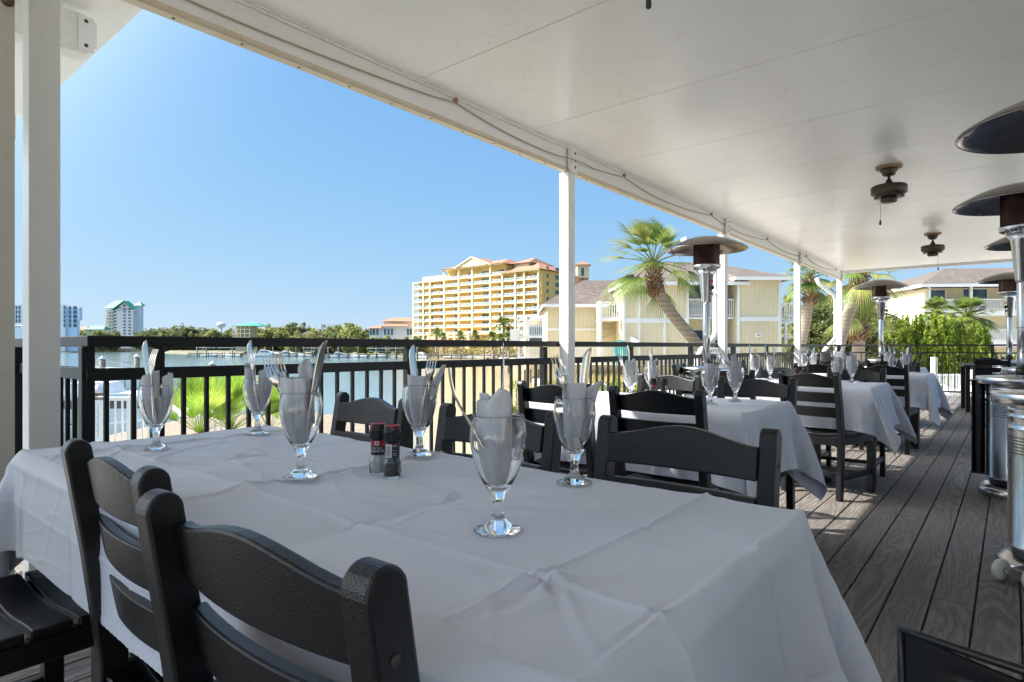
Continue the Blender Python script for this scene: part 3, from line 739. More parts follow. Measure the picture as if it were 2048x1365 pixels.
def cloth_obj(p, Xg, Yg, k, seed, cx, cy, amp, name, label, group, loc, extra=None):
    a = upsample(p, k); X = upsample(Xg[..., None], k)[..., 0]; Y = upsample(Yg[..., None], k)[..., 0]
    # normals
    du = np.gradient(a, axis=1); dv = np.gradient(a, axis=0); n = np.cross(du, dv); n /= np.linalg.norm(n, axis=-1, keepdims=True) + 1e-9
    h = wrinkle(X, Y, seed, cx, cy, amp)
    if extra is not None: h = h + extra(X, Y)
    # hem stitching near the border
    bx = np.minimum(X - X.min(), X.max() - X); by = np.minimum(Y - Y.min(), Y.max() - Y); b = np.minimum(bx, by)
    h = h + np.where(b < 0.014, 0.0012, 0) + np.where(b < 0.03, 0.0009 * np.sin((X + Y) * 300), 0)
    flat = np.clip((n[..., 2] - 0.8) * 5, 0, 1); ed = np.exp(-((n[..., 2] - 0.72) / 0.33) ** 2) * (n[..., 2] < 0.995)
    a = a + n * (h * (0.5 + 0.5 * flat) * (1 - 0.9 * ed))[..., None]
    a[..., 2] += 0.004
    lim = (np.abs(X) < 10)
    a[..., 2] = np.where(flat > 0.5, np.maximum(a[..., 2], 0.0008), a[..., 2])
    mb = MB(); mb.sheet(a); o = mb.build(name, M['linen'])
    o.location = loc; tag(o, label, 'tablecloth', group); return o, (a, X, Y)
def table_base(loc, L, W, label, group='tables on the deck'):
    t = thing('dining_table', label, 'table', loc, 0, group)
    mb = MB(); mb.box((0, 0, 0.733), (W - 0.05, L - 0.05, 0.03)); mb.build('table_top', M['black'], t)
    n = 2 if L > 1.5 else 1
    for k in range(n):
        yy = 0 if n == 1 else (-0.45, 0.45)[k]
        mb = MB(); mb.lathe([(0.0, 0.715), (0.04, 0.715), (0.038, 0.04), (0.05, 0.03), (0.0, 0.03)], 16, (0, yy, 0)); mb.build('pedestal', M['brown'], t)
        mb = MB(); mb.box((0, yy, 0.015), (0.55, 0.07, 0.03), b=0.005); mb.box((0, yy, 0.0152), (0.07, 0.55, 0.0304), b=0.005); mb.build('foot', M['black'], t)
    return t
TX, TY, TL, TW = 0.765, 1.185, 1.85, 0.75
table_base((TX, TY, 0), TL, TW, 'long table under the white cloth in the foreground')
ZC = 0.760
p, Xg, Yg = drape(TL, TW, 0.27, 0.0215, 5, steps=210, iters=12, wind=(0.6, -0.9, 0.05), off=(0.06, -0.06))
cx = [0.586 - TX, 0.87 - TX, 0.30 - TX, 1.16 - TX]; cy = [0.444 + 0.36 * k - TY for k in range(-1, 6)]
def pinch(X, Y):
    x0, y0 = 0.57 - TX, 0.42 - TY; dx = X - x0; dy = Y - y0; r = np.sqrt(dx**2 + dy**2); th = np.arctan2(dy, dx)
    h = 0.010 * np.exp(-(r / 0.055) ** 2) * np.maximum(0, np.cos(2.5 * th + 0.6)) ** 1.0
    # star creases meeting near the middle of the table
    for (ax, ay, am) in ((0.76 - TX, 0.80 - TY, 0.004), (0.87 - TX, 1.16 - TY, 0.003), (0.70 - TX, 1.52 - TY, 0.003)):
        ddx = X - ax; ddy = Y - ay; rr = np.sqrt(ddx**2 + ddy**2); t2 = np.arctan2(ddy, ddx)
        for a0 in (0.5, 2.0, 3.4, 4.6, 5.7):
            dd = np.abs((t2 - a0 + PI) % (2 * PI) - PI) * rr; h += 1.6 * am * np.exp(-dd / 0.010) * np.exp(-(rr / 0.13) ** 2) * rr / (rr + 0.02)
    return h
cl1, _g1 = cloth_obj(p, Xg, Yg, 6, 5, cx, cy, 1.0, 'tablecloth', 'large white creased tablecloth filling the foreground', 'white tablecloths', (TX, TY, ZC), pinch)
_a, _X, _Y = _g1
def top_z(x, y):
    i = np.argmin((_a[..., 0] - (x - TX)) ** 2 + (_a[..., 1] - (y - TY)) ** 2 + np.where(_a[..., 2] < -0.02, 9, 0)); return ZC + float(_a[..., 2].flat[i])
# four-seat tables
vA = drape(1.23, 0.75, 0.28, 0.03, 9, steps=200, iters=10, wind=(0.2, -0.35, 0.0))
vB = drape(1.23, 0.75, 0.28, 0.03, 12, steps=200, iters=10, wind=(0.35, -0.7, 0.15))
TB = [(2.97, 1.475, vA, 'white tablecloth on the second table, just behind the front table', 'second table from the front, under a white cloth'),
      (5.22, 1.345, vB, 'white tablecloth on the third table, with a grey care tag on its hanging corner', 'third table from the front, under a white cloth'),
      (7.55, 1.24, vA, 'white tablecloth on the fourth table, hanging in a long point by the aisle', 'fourth table from the front, under a white cloth'),
      (9.65, 1.5, vB, 'white tablecloth on the farthest covered table before the juniper hedge', 'farthest cloth-covered table near the deck end')]
for i, (x, y, v, lab, lab2) in enumerate(TB):
    table_base((x, y, 0), 1.23, 0.75, lab2)
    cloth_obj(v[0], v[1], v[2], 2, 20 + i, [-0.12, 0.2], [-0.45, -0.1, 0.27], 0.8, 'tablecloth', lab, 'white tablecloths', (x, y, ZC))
# ------------------------------------------------------------------ goblets, napkins, cutlery
RIGHT = Vector((sT, -cT, 0)); FWD = Vector((cT, sT, 0))
def goblet_mesh():
    out = [(0.0, 0.0), (0.030, 0.0004), (0.0368, 0.0014), (0.0375, 0.0028), (0.034, 0.0048), (0.026, 0.0075), (0.0215, 0.0098), (0.0195, 0.0125), (0.0135, 0.0165), (0.0102, 0.0215), (0.0086, 0.030), (0.0082, 0.040), (0.0092, 0.048), (0.0118, 0.0545), (0.0165, 0.0635), (0.0235, 0.0745), (0.030, 0.087), (0.0352, 0.100), (0.0392, 0.115), (0.0425, 0.130), (0.0440, 0.143), (0.0436, 0.157), (0.0418, 0.169), (0.0400, 0.1785)]
    rim = [(0.0396, 0.1795), (0.0388, 0.1792)]
    inn = [(0.0386, 0.178), (0.0405, 0.168), (0.0423, 0.156), (0.0427, 0.143), (0.0412, 0.130), (0.0378, 0.115), (0.0336, 0.100), (0.0282, 0.088), (0.0215, 0.077), (0.0140, 0.0690), (0.0060, 0.0655), (0.0, 0.0648)]
    mb = MB(); mb.lathe(out + rim + inn, 56)
    k = 13 * 56; n = len(mb.f)
    for i in range(n):
        zz = max(mb.v[j][2] for j in mb.f[i]); ok = i >= k
        mb.m[i] = 1 if (zz > 0.0745 or zz < 0.0128) else 0
    return mb
GG = 'stemmed water goblets on the tables'; GN = 'folded white napkins in the goblets'; GF = 'forks standing in the goblets'; GK = 'table knives standing in the goblets'
_gob = goblet_mesh().build('goblet', [M['glass'], M['glass']], smooth=True)
def napkin(leaves, rolls=()):
    mb = MB()
    for rk in rolls:
        g_ = np.array(roll(**rk)); du = np.gradient(g_, axis=1); dv = np.gradient(g_, axis=0); nn = np.cross(du, dv); nn /= np.linalg.norm(nn, axis=-1, keepdims=True) + 1e-9
        o_, i_ = g_ + nn * 0.0008, g_ - nn * 0.0008; ring = np.concatenate([o_, o_[-1:] * 0.5 + i_[-1:] * 0.5 + np.array([0, 0, 0.0006]), i_[::-1]], 0); mb.sheet(ring)
    for (rows, yc, t, bulge, pa, pf) in leaves:
        rows = sorted(rows); zs = np.array([r[0] for r in rows]); xl = np.array([r[1] for r in rows]); xr = np.array([r[2] for r in rows])
        nz = 30; nu = 26; z = np.linspace(zs[0], zs[-1], nz); L = np.interp(z, zs, xl); Rr = np.interp(z, zs, xr)
        # smooth outlines a little
        for _ in range(2):
            L[1:-1] = (L[:-2] + 2 * L[1:-1] + L[2:]) / 4; Rr[1:-1] = (Rr[:-2] + 2 * Rr[1:-1] + Rr[2:]) / 4
        v = np.linspace(0, 1, nz); g = []
        endf = np.minimum(1, np.minimum((1 - v) * 16, v * 12 + 0.35)) ** 0.5; tri = lambda q: 2 / PI * math.asin(math.sin(q))
        for k in range(nz):
            row = []
            for j in range(nu * 2):
                a = 2 * PI * j / (nu * 2); u = math.cos(a); s = math.sin(a)
                yy = yc - bulge * (1 - u * u) * (0.3 + 0.7 * v[k]) + s * t / 2 * (abs(s) ** -0.4 if abs(s) > 1e-3 else 0) * endf[k] + 2.4 * pa * tri(pf * 1.25 * u + 1.2 * v[k]) * (1 - 0.25 * v[k]) * (1 - u ** 6)
                row.append(((L[k] + Rr[k]) / 2 + u * (Rr[k] - L[k]) / 2, yy, z[k]))
            g.append(row)
        n = nu * 2; vs = [p for r_ in g for p in r_]; fs = []
        for k in range(nz - 1):
            for j in range(n): fs.append((k * n + j, k * n + (j + 1) % n, (k + 1) * n + (j + 1) % n, (k + 1) * n + j))
        fs.append(tuple(range(n))[::-1]); fs.append(tuple(range((nz - 1) * n, nz * n)))
        mb.add(vs, fs, 0, 0.5, True)
    return mb
def roll(xc, R0, ztop, turns=1.9, a0=0.5, lean=(0, 0), squash=0.72, folds=5, amp=0.15, tip=0.006, seed=0, ybase=0.0):
    """cloth rolled into a loose pleated scroll that narrows into the bowl"""
    n = 120; nv = 26; g = []
    ph = seed * 1.7
    for k in range(nv + 1):
        v = k / nv; row = []
        for j in range(n + 1):
            u = j / n; a = a0 + u * turns * 2 * PI
            zt = ztop + tip * math.cos(a - 1.2 + ph) - 0.010 * u + 0.0006 * math.sin(5 * a + ph); z = 0.0705 + (zt - 0.0705) * v
            rz_ = float(np.interp(z, [0.068, 0.08, 0.10, 0.13, 0.17, 0.21, 0.26], [0.42, 0.58, 0.78, 0.95, 1.0, 1.0, 1.0]))
            r_ = R0 * rz_ * (1 - 0.62 * u) * (1 + amp * math.sin(folds * a + ph + 1.2 * v) * (1 - 0.3 * v) + 0.05 * math.sin(2 * a + ph))
            xx = xc * min(1, max(0, (z - 0.06) / 0.10)) + lean[0] * max(0, z - 0.17)
            row.append((xx + r_ * math.cos(a), ybase + squash * r_ * math.sin(a) + lean[1] * max(0, z - 0.17), z))
        g.append(row)
    return g
def rows(pts, cx, by, sc_): return [((by - y) * sc_, (a - cx) * sc_, (b - cx) * sc_) for (y, a, b) in pts]
NAP = []
k5 = 0.000237; k3 = 0.000248; k1 = 0.000324; k2 = 0.0003755; k4 = 0.0003062; k6 = 0.0002514
NAP.append(('wide', napkin([  # diamond flap over a roll
    (rows([(312, 450, 466), (330, 432, 525), (380, 392, 526), (440, 355, 524), (500, 372, 520), (600, 408, 487), (740, 443, 449)], 440, 1250, k5), -0.0185, 0.003, 0.006, 0.0008, 3)],
    [dict(xc=-0.004, R0=0.0262, ztop=0.205, a0=2.6, seed=1, folds=4, tip=0.004, turns=2.2), dict(xc=-0.016, R0=0.0135, ztop=0.211, a0=1.0, seed=2, ybase=0.006, turns=1.3, folds=3)])))
NAP.append(('roll', napkin([
    (rows([(241, 1472, 1502), (262, 1440, 1515), (290, 1412, 1545), (350, 1405, 1552), (420, 1440, 1552), (520, 1460, 1550), (800, 1480, 1560)], 1460, 1250, k3), 0.016, 0.006, -0.004, 0.0016, 4),
    (rows([(398, 1436, 1524), (500, 1436, 1532), (650, 1440, 1530), (828, 1442, 1525)], 1460, 1250, k3), -0.0225, 0.0028, 0.003, 0.0004, 3)],
    [dict(xc=-0.010, R0=0.0315, ztop=0.2115, a0=3.4, seed=3, folds=6, amp=0.13, turns=2.6, tip=0.003)])))
NAP.append(('lobed', napkin([], [dict(xc=-0.018, R0=0.0262, ztop=0.213, a0=4.4, seed=4, folds=4, tip=0.008, squash=0.6, turns=1.7), dict(xc=0.029, R0=0.0165, ztop=0.206, a0=5.2, seed=5, folds=3, tip=0.008, ybase=0.004, turns=1.5), dict(xc=0.0, R0=0.030, ztop=0.155, a0=1.0, seed=6, folds=5, turns=1.6, ybase=0.004)])))
NAP.append(('lobed', napkin([], [dict(xc=-0.023, R0=0.0195, ztop=0.222, a0=1.4, seed=7, folds=3, tip=0.007, turns=1.6, ybase=-0.003), dict(xc=0.023, R0=0.0225, ztop=0.2125, a0=4.9, seed=8, folds=4, tip=0.007, turns=1.7), dict(xc=0.0, R0=0.033, ztop=0.158, a0=1.5, seed=9, folds=6, turns=1.6, ybase=0.004)])))
NAP.append(('roll', napkin([
    (rows([(279, 432, 462), (290, 424, 468), (350, 388, 440), (450, 325, 404), (600, 292, 372), (700, 270, 360), (772, 250, 335)], 245, 1030, k4), 0.008, 0.005, 0.004, 0.0014, 5)],
    [dict(xc=-0.005, R0=0.0295, ztop=0.203, a0=3.5, seed=10, folds=5, turns=2.6, tip=0.003)])))
NAP.append(('horned', napkin([
    (rows([(384, 1752, 1772), (396, 1728, 1772), (420, 1690, 1752), (450, 1630, 1738), (490, 1590, 1728), (600, 1590, 1700), (750, 1570, 1670), (900, 1550, 1640)], 1530, 1240, k6), 0.006, 0.006, 0.004, 0.0014, 6),
    (rows([(402, 1455, 1600), (470, 1445, 1610), (700, 1430, 1602), (850, 1440, 1570)], 1530, 1240, k6), -0.0185, 0.0026, 0.004, 0.0005, 4)],
    [dict(xc=-0.001, R0=0.0245, ztop=0.204, a0=0.6, seed=11, folds=4, turns=2.0, tip=0.003)])))
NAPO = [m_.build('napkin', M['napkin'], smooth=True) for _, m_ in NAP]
for o in NAPO: o.rotation_euler.z = YAW

def fork_mesh():
    """handle end at origin, tines up +z, flat face normal = x (concave side +x)"""
    L = 0.2; mb = MB()
    def cx_(z): return 0.006 * math.sin(z / L * PI * 1.0) - (0.016 * ((z - 0.135) / 0.065) ** 2 if z > 0.135 else 0) + (0.010 * (z - 0.12) / 0.08 if z > 0.12 else 0)
    def ribbon(ws, th):
        vs = []; fs = []
        for (z, w, t) in ws:
            x = cx_(z)
            for (i, j) in ((-1, -1), (-0.55, 1), (0.55, 1), (1, -1)): vs.append((x + j * t / 2, i * w / 2, z))
            for (i, j) in ((0.55, -1.15), (-0.55, -1.15)): vs.append((x + j * t / 2, i * w / 2, z))
        n = 6
        for k in range(len(ws) - 1):
            for j in range(n): fs.append((k * n + j, k * n + (j + 1) % n, (k + 1) * n + (j + 1) % n, (k + 1) * n + j))
        fs.append(tuple(range(n))[::-1]); fs.append(tuple(range((len(ws) - 1) * n, len(ws) * n)))
        mb.add(vs, fs, 0, 0.5, True)
    ribbon([(0, 0.012, 0.002), (0.004, 0.017, 0.0024), (0.02, 0.0185, 0.0026), (0.05, 0.0145, 0.0028), (0.085, 0.0085, 0.0032), (0.115, 0.006, 0.0036), (0.13, 0.0075, 0.0032), (0.137, 0.016, 0.0024), (0.143, 0.0225, 0.002), (0.155, 0.0245, 0.0018), (0.158, 0.0245, 0.0018)], 0)
    for k in range(4):
        y0 = (-0.0105 + 0.007 * k); pts = []; vs = []; fs = []
        for z in np.linspace(0.156, 0.2, 8):
            f = (z - 0.156) / 0.044; w = 0.0034 * (1 - 0.45 * f); x = cx_(z); yy = y0 * (1 - 0.06 * f)
            for (i, j) in ((-1, -1), (-1, 1), (1, 1), (1, -1)): vs.append((x + j * 0.0009, yy + i * w / 2, z))
        for q in range(7):
            for j in range(4): fs.append((q * 4 + j, q * 4 + (j + 1) % 4, (q + 1) * 4 + (j + 1) % 4, (q + 1) * 4 + j))
        fs.append((0, 1, 2, 3)); fs.append((31, 30, 29, 28)); mb.add(vs, fs, 0, 0.5, False)
    return mb
def knife_mesh():
    mb = MB(); vs = []; fs = []
    ws = [(0, 0.010, 0.004), (0.004, 0.0155, 0.0052), (0.03, 0.0165, 0.0056), (0.07, 0.0125, 0.0052), (0.098, 0.0105, 0.005), (0.103, 0.0115, 0.0042), (0.108, 0.0145, 0.0026), (0.125, 0.0175, 0.0019), (0.165, 0.0190, 0.0016), (0.195, 0.0185, 0.0014), (0.208, 0.0150, 0.0012), (0.217, 0.0095, 0.0011), (0.222, 0.0030, 0.001)]
    for (z, w, t) in ws:
        off = 0.0 if z < 0.11 else (0.0095 - w / 2) * 0.9
        for (i, j) in ((-1, 0), (-0.5, 1), (0.5, 1), (1, 0), (0.5, -1), (-0.5, -1)): vs.append((j * t / 2, off + i * w / 2, z))
    n = 6
    for k in range(len(ws) - 1):
        for j in range(n): fs.append((k * n + j, (k + 1) * n + j, (k + 1) * n + (j + 1) % n, k * n + (j + 1) % n))
    fs.append(tuple(range(n))); fs.append(tuple(range((len(ws) - 1) * n, len(ws) * n))[::-1])
    mb.add(vs, fs, 0, 0.5, True); return mb
FORK = fork_mesh().build('fork', M['steel']); KNIFE = knife_mesh().build('knife', M['steel'])
_uf = {'fork': 0, 'knife': 0}
def utensil(kind, base, tip, face, label, len0, group):
    src = FORK if kind == 'fork' else KNIFE
    o = src if not _uf[kind] else dup(src)
    _uf[kind] = 1
    base = Vector(base); tip = Vector(tip); zax = (tip - base); L = zax.length; zax.normalize()
    x = (Vector(face) - zax * Vector(face).dot(zax)).normalized(); y = zax.cross(x)
    Rm = Matrix((x, y, zax)).transposed().to_4x4(); s = L / len0
    o.matrix_world = Matrix.Translation(base) @ Rm @ Matrix.Diagonal((min(s, 1.05), min(s, 1.05), s, 1))
    tag(o, label, kind, group); return o
def at(px, py): return TP(px, py, ZC + 0.004)
NEAR = [  # goblet px, napkin idx, utensils (kind, tip px, tip depth offset, bottom offset(right,fwd), face)
    ((996, 1063), 0, [('fork', (892, 740), -0.01, (0.012, 0.0), 'side'), ('knife', (1008, 684), 0.035, (0.004, 0.004), 'edge')], 'largest goblet at the centre front of the near table, beside the right chair back'),
    ((602, 963), 1, [('fork', (533, 714), 0.0, (0.0, 0.004), 'front'), ('fork', (553, 709), 0.03, (-0.002, 0.006), 'front'), ('knife', (648, 680), 0.0, (0.006, -0.004), 'edge2')], 'goblet left of the two grinders with two forks and an upright knife'),
    ((312, 901), 2, [('knife', (287, 681), 0.02, (0.0, 0.006), 'front'), ('fork', (307, 699), -0.03, (0.004, -0.012), 'front2')], 'leftmost goblet, in front of the railing post and white boat'),
    ((515, 872), 3, [('knife', (497, 681), 0.02, (0.0, 0.004), 'front'), ('fork', (505, 700), -0.02, (0.006, -0.006), 'front2')], 'goblet at the back left of the near table, before the palmetto leaves'),
    ((839, 919), 4, [('knife', (822, 690), 0.02, (0.0, 0.004), 'front'), ('fork', (868, 704), -0.015, (-0.002, -0.012), 'front')], 'goblet right of the two grinders on the near table'),
    ((1149, 968), 5, [('fork', (1112, 711), -0.02, (0.008, -0.012), 'front'), ('knife', (1176, 695), 0.02, (0.0, 0.006), 'front')], 'goblet at the right rear of the near table, before the first column'),
]
face_v = {'side': RIGHT * -1 + FWD * -0.25, 'front': FWD * -1 + RIGHT * 0.12, 'front2': FWD * -0.9 + RIGHT * -0.45, 'edge': RIGHT + FWD * 0.15, 'edge2': FWD * -0.7 + RIGHT * 0.7}
SETS = []; SH = ['foremost centre goblet', 'goblet left of the grinders', 'leftmost goblet by the railing post', 'back left goblet before the palmettos', 'goblet right of the grinders', 'right rear goblet by the first column']
for i, (bp, ni, ut, lab) in enumerate(NEAR):
    b0 = at(*bp); b0.z = top_z(b0.x, b0.y) + 0.0006
    g = _gob if i == 0 else dup(_gob)
    g.location = b0; tag(g, 'clear ' + lab, 'goblet', GG)
    n = NAPO[ni]; n.location = b0
    shp = ['napkin with a pointed diamond fold', 'thick rolled napkin with a hemmed flap', 'two-lobed napkin', 'two-lobed bluish napkin', 'scrolled napkin with a wing tip', 'flat-folded napkin with a curled horn'][i]
    tag(n, 'white ' + shp + ' in the ' + SH[i], 'napkin', GN)
    db = (b0.x * cT + b0.y * sT); us = []
    for (kind, tp, dd, bo, fc) in ut:
        tip = P(tp[0], tp[1], db + dd); base = b0 + RIGHT * bo[0] + FWD * bo[1] + Vector((0, 0, 0.072))
        fv = face_v[fc]
        short = SH[i]
        extra = {('fork', 1, 0): 'fork leaning furthest left out of the ', ('fork', 1, 1): 'second, more upright fork in the '}.get((kind, i, len(us)), {'fork': 'steel fork, tines up, in the ', 'knife': 'steel table knife, blade up, in the '}[kind])
        us.append(utensil(kind, base, tip, fv, extra + short, 0.2 if kind == 'fork' else 0.222, GF if kind == 'fork' else GK))
    SETS.append((b0, g, n, us))
FAR = [(2.91, 1.14, 4, 'front right goblet on the second table'), (3.15, 1.10, 1, 'rear right goblet on the second table'), (2.90, 1.57, 0, 'front left goblet on the second table, beside its grinders'), (3.20, 1.60, 5, 'rear left goblet on the second table, behind its grinders'),
       (5.08, 1.62, 3, 'front left goblet on the third table'), (5.38, 1.585, 2, 'rear left goblet on the third table'), (5.08, 1.01, 5, 'front right goblet on the third table'), (5.40, 0.97, 1, 'rear right goblet on the third table'),
       (7.35, 1.80, 2, 'sunlit front left goblet on the fourth table'), (7.68, 1.78, 5, 'sunlit rear left goblet on the fourth table'), (7.35, 0.95, 3, 'front right goblet on the fourth table'), (7.70, 0.88, 5, 'rear right goblet on the fourth table'),
       (9.5, 1.28, 2, 'right goblet on the farthest covered table'), (9.75, 1.95, 3, 'left goblet on the farthest covered table')]
fr = random.Random(5)
for (x, y, k, lab) in FAR:
    b, g, n, us = SETS[k]; t = Vector((x, y, ZC + 0.005)); a = fr.uniform(-0.7, 0.7)
    Tm = Matrix.Translation(t) @ Matrix.Rotation(a, 4, 'Z') @ Matrix.Translation(-b)
    for o, pre, cat, gr in [(g, '', 'goblet', GG), (n, 'white napkin folded into the ', 'napkin', GN)] + [(u, ('fork in the ' if u['category'] == 'fork' else 'knife in the '), u['category'], GF if u['category'] == 'fork' else GK) for u in us[:2]]:
        bm_ = o.matrix_basis.copy(); c = dup(o); c.matrix_basis = Tm @ bm_
        tag(c, pre + lab, cat, gr)
# ------------------------------------------------------------------ grinders
m = N('peppercorns'); v = m.n('ShaderNodeTexVoronoi'); v.inputs['Scale'].default_value = 260; m.l(m.co(), v.inputs['Vector'])
m.set(m.ramp(v.outputs['Color'], [(0.2, (0.01, 0.008, 0.006)), (0.75, (0.05, 0.035, 0.025)), (1, (0.25, 0.2, 0.15))]), 0.7); m.bump(v.outputs['Distance'], 0.8, 0.002); M['pepper'] = m.mat
M['salt'] = mk('salt', (0.8, 0.8, 0.78), 0.8, bump=0.5, bscale=500)
m = N('label_dark'); m.set((0.02, 0.022, 0.028), 0.4); M['labeld'] = m.mat
m = N('label_white'); m.set((0.7, 0.7, 0.7), 0.5); M['labelw'] = m.mat
m = N('label_blue'); m.set((0.05, 0.1, 0.25), 0.5); M['labelb'] = m.mat
def text_mesh(body, size, mat, name, parent, ang, z, rad, shear=0.0, align='CENTER'):
    cu = bpy.data.curves.new('txt', 'FONT'); cu.body = body; cu.size = size; cu.align_x = align; cu.shear = shear; cu.extrude = 0.00004; cu.resolution_u = 3
    to = bpy.data.objects.new('txt', cu); COL.objects.link(to); bpy.context.view_layer.update()
    me = bpy.data.meshes.new_from_object(to.evaluated_get(bpy.context.evaluated_depsgraph_get())); me.name = name
    bpy.data.objects.remove(to)
    for v_ in me.vertices:
        x, yv, zz = v_.co; a = ang + x / rad
        v_.co = (math.sin(a) * (rad + 0.0001 + zz), -math.cos(a) * (rad + 0.0001 + zz), z + yv)
    me.materials.clear(); me.materials.append(mat)
    o = bpy.data.objects.new(name, me); COL.objects.link(o); o.parent = parent; return o
def arc_panel(mb, a0, a1, z0, z1, rad, mi=0):
    n = max(3, int((a1 - a0) * 10)); g = [[(math.sin(a0 + (a1 - a0) * i / n) * rad, -math.cos(a0 + (a1 - a0) * i / n) * rad, z) for i in range(n + 1)] for z in (z0, z1)]
    mb.sheet(g, mi)
def grinder(px, py, kind, label, rot=0):
    b = at(px, py); b.z = top_z(b.x, b.y)
    t = thing('salt_grinder' if kind == 'salt' else 'pepper_grinder', label, 'grinder', b, YAW + rot)
    mb = MB(); mb.lathe([(0, 0.0), (0.0175, 0.0), (0.019, 0.002), (0.0195, 0.004), (0.0195, 0.030), (0.0185, 0.034), (0.0158, 0.040), (0.0155, 0.044), (0.0155, 0.078), (0.0142, 0.078), (0.0142, 0.041), (0.0172, 0.034), (0.0178, 0.030), (0.0178, 0.005), (0.0165, 0.0035), (0, 0.0035)], 40)
    mb.build('jar', M['glass'], t)
    mb = MB(); mb.lathe([(0, 0.0036), (0.016, 0.0038), (0.0175, 0.0055), (0.0175, 0.030), (0.0168, 0.034), (0.0139, 0.041), (0.0139, 0.074), (0, 0.074)], 32); mb.build('salt' if kind == 'salt' else 'peppercorns', M[kind if kind == 'salt' else 'pepper'], t)
    mb = MB(); mb.lathe([(0.0156, 0.044), (0.0159, 0.0441), (0.0159, 0.0768), (0.0156, 0.077)], 40); mb.build('label', M['labeld'], t)
    R1 = 0.0160
    if kind == 'salt':
        mb = MB(); arc_panel(mb, -1.5, 1.5, 0.0645, 0.0768, R1); o = mb.build('red_label', M['red'], t)
        mb = MB(); arc_panel(mb, -0.22, 0.36, 0.0668, 0.0755, R1 + 0.0001); o = mb.build('badge', M['labelw'], t)
        mb = MB(); arc_panel(mb, -0.08, 0.23, 0.0685, 0.0738, R1 + 0.0002); o = mb.build('badge', M['labelb'], t)
        text_mesh('SEA SALT', 0.0062, M['labelw'], 'lettering', t, 0.10, 0.0578, R1)
        text_mesh('GRINDER', 0.0082, M['labelw'], 'lettering', t, 0.10, 0.0508, R1)
    else:
        mb = MB(); arc_panel(mb, -0.95, 0.10, 0.0405 + 0.0045, 0.0735, R1); mb.build('barcode_label', M['labelw'], t)
        mb = MB(); r2 = random.Random(4); z = 0.0475
        while z < 0.071:
            h = r2.choice([0.0006, 0.0009, 0.0014]); arc_panel(mb, -0.80, -0.08, z, z + h, R1 + 0.0001); z += h + r2.choice([0.0007, 0.001])
        mb.build('bars', M['labeld'], t)
        mb = MB(); arc_panel(mb, -0.9, 0.15, 0.0742, 0.0755, R1); arc_panel(mb, 0.35, 0.75, 0.0742, 0.0757, R1); mb.build('red_line', M['red'], t)
        mb = MB(); 
        for z, a0, a1 in ((0.0715, 0.2, 0.8), (0.0690, 0.25, 0.85), (0.0600, 0.3, 0.75), (0.0540, 0.25, 0.85), (0.0515, 0.25, 0.6), (0.0490, 0.3, 0.8)): arc_panel(mb, a0, a1, z, z + 0.0007, R1)
        mb.build('print', M['labelw'], t)
    mb = MB(); mb.lathe([(0.0158, 0.078), (0.0182, 0.079), (0.0185, 0.082), (0.0188, 0.098), (0.0196, 0.0985), (0.0196, 0.101), (0.0182, 0.1016), (0.018, 0.104), (0.0182, 0.1125), (0.0168, 0.1135), (0.0158, 0.112), (0.0, 0.112)], 40)
    for k in range(12):
        a = 2 * PI * k / 12; mb.box((math.cos(a) * 0.0186, math.sin(a) * 0.0186, 0.089), (0.0016, 0.0045, 0.014), rz=a)
    mb.build('cap', M['black'], t)
    mb = MB(); mb.lathe([(0.0155, 0.1127), (0.0175, 0.1137), (0.0175, 0.1143), (0.0150, 0.1147), (0.0135, 0.1130)], 40)
    a0 = -0.75 if kind == 'salt' else 0.12
    mb.add([(math.sin(a0 + q) * 0.0185, -math.cos(a0 + q) * 0.0185, z) for (q, z) in ((-0.22, 0.1135), (0.22, 0.1135), (0.17, 0.109), (0.0, 0.1065), (-0.17, 0.109))], [(0, 4, 3, 2, 1)])
    for q in (0.55, 0.95):
        a = a0 + q; mb.tube([(math.sin(a) * 0.0178, -math.cos(a) * 0.0178, 0.108), (math.sin(a) * 0.0187, -math.cos(a) * 0.0187, 0.108)], 0.0013, 10)
    mb.build('red_collar', M['red'], t); return t
gs = grinder(756, 946, 'salt', 'salt grinder with black cap and red label on the near table', 0.0)
gp = grinder(785, 953, 'pepper', 'pepper grinder with a barcode label beside the salt grinder on the near table', 0.0)
for (x, y, s_, l) in ((3.02, 1.50, gs, 'salt grinder on the second table'), (3.05, 1.45, gp, 'pepper grinder on the second table'), (5.22, 1.33, gs, 'salt grinder on the third table'), (5.25, 1.28, gp, 'pepper grinder on the third table'), (7.55, 1.3, gs, 'salt grinder on the fourth table'), (7.6, 1.26, gp, 'pepper grinder on the fourth table')):
    dup(s_, (x, y, ZC + 0.005), 0.3, l)

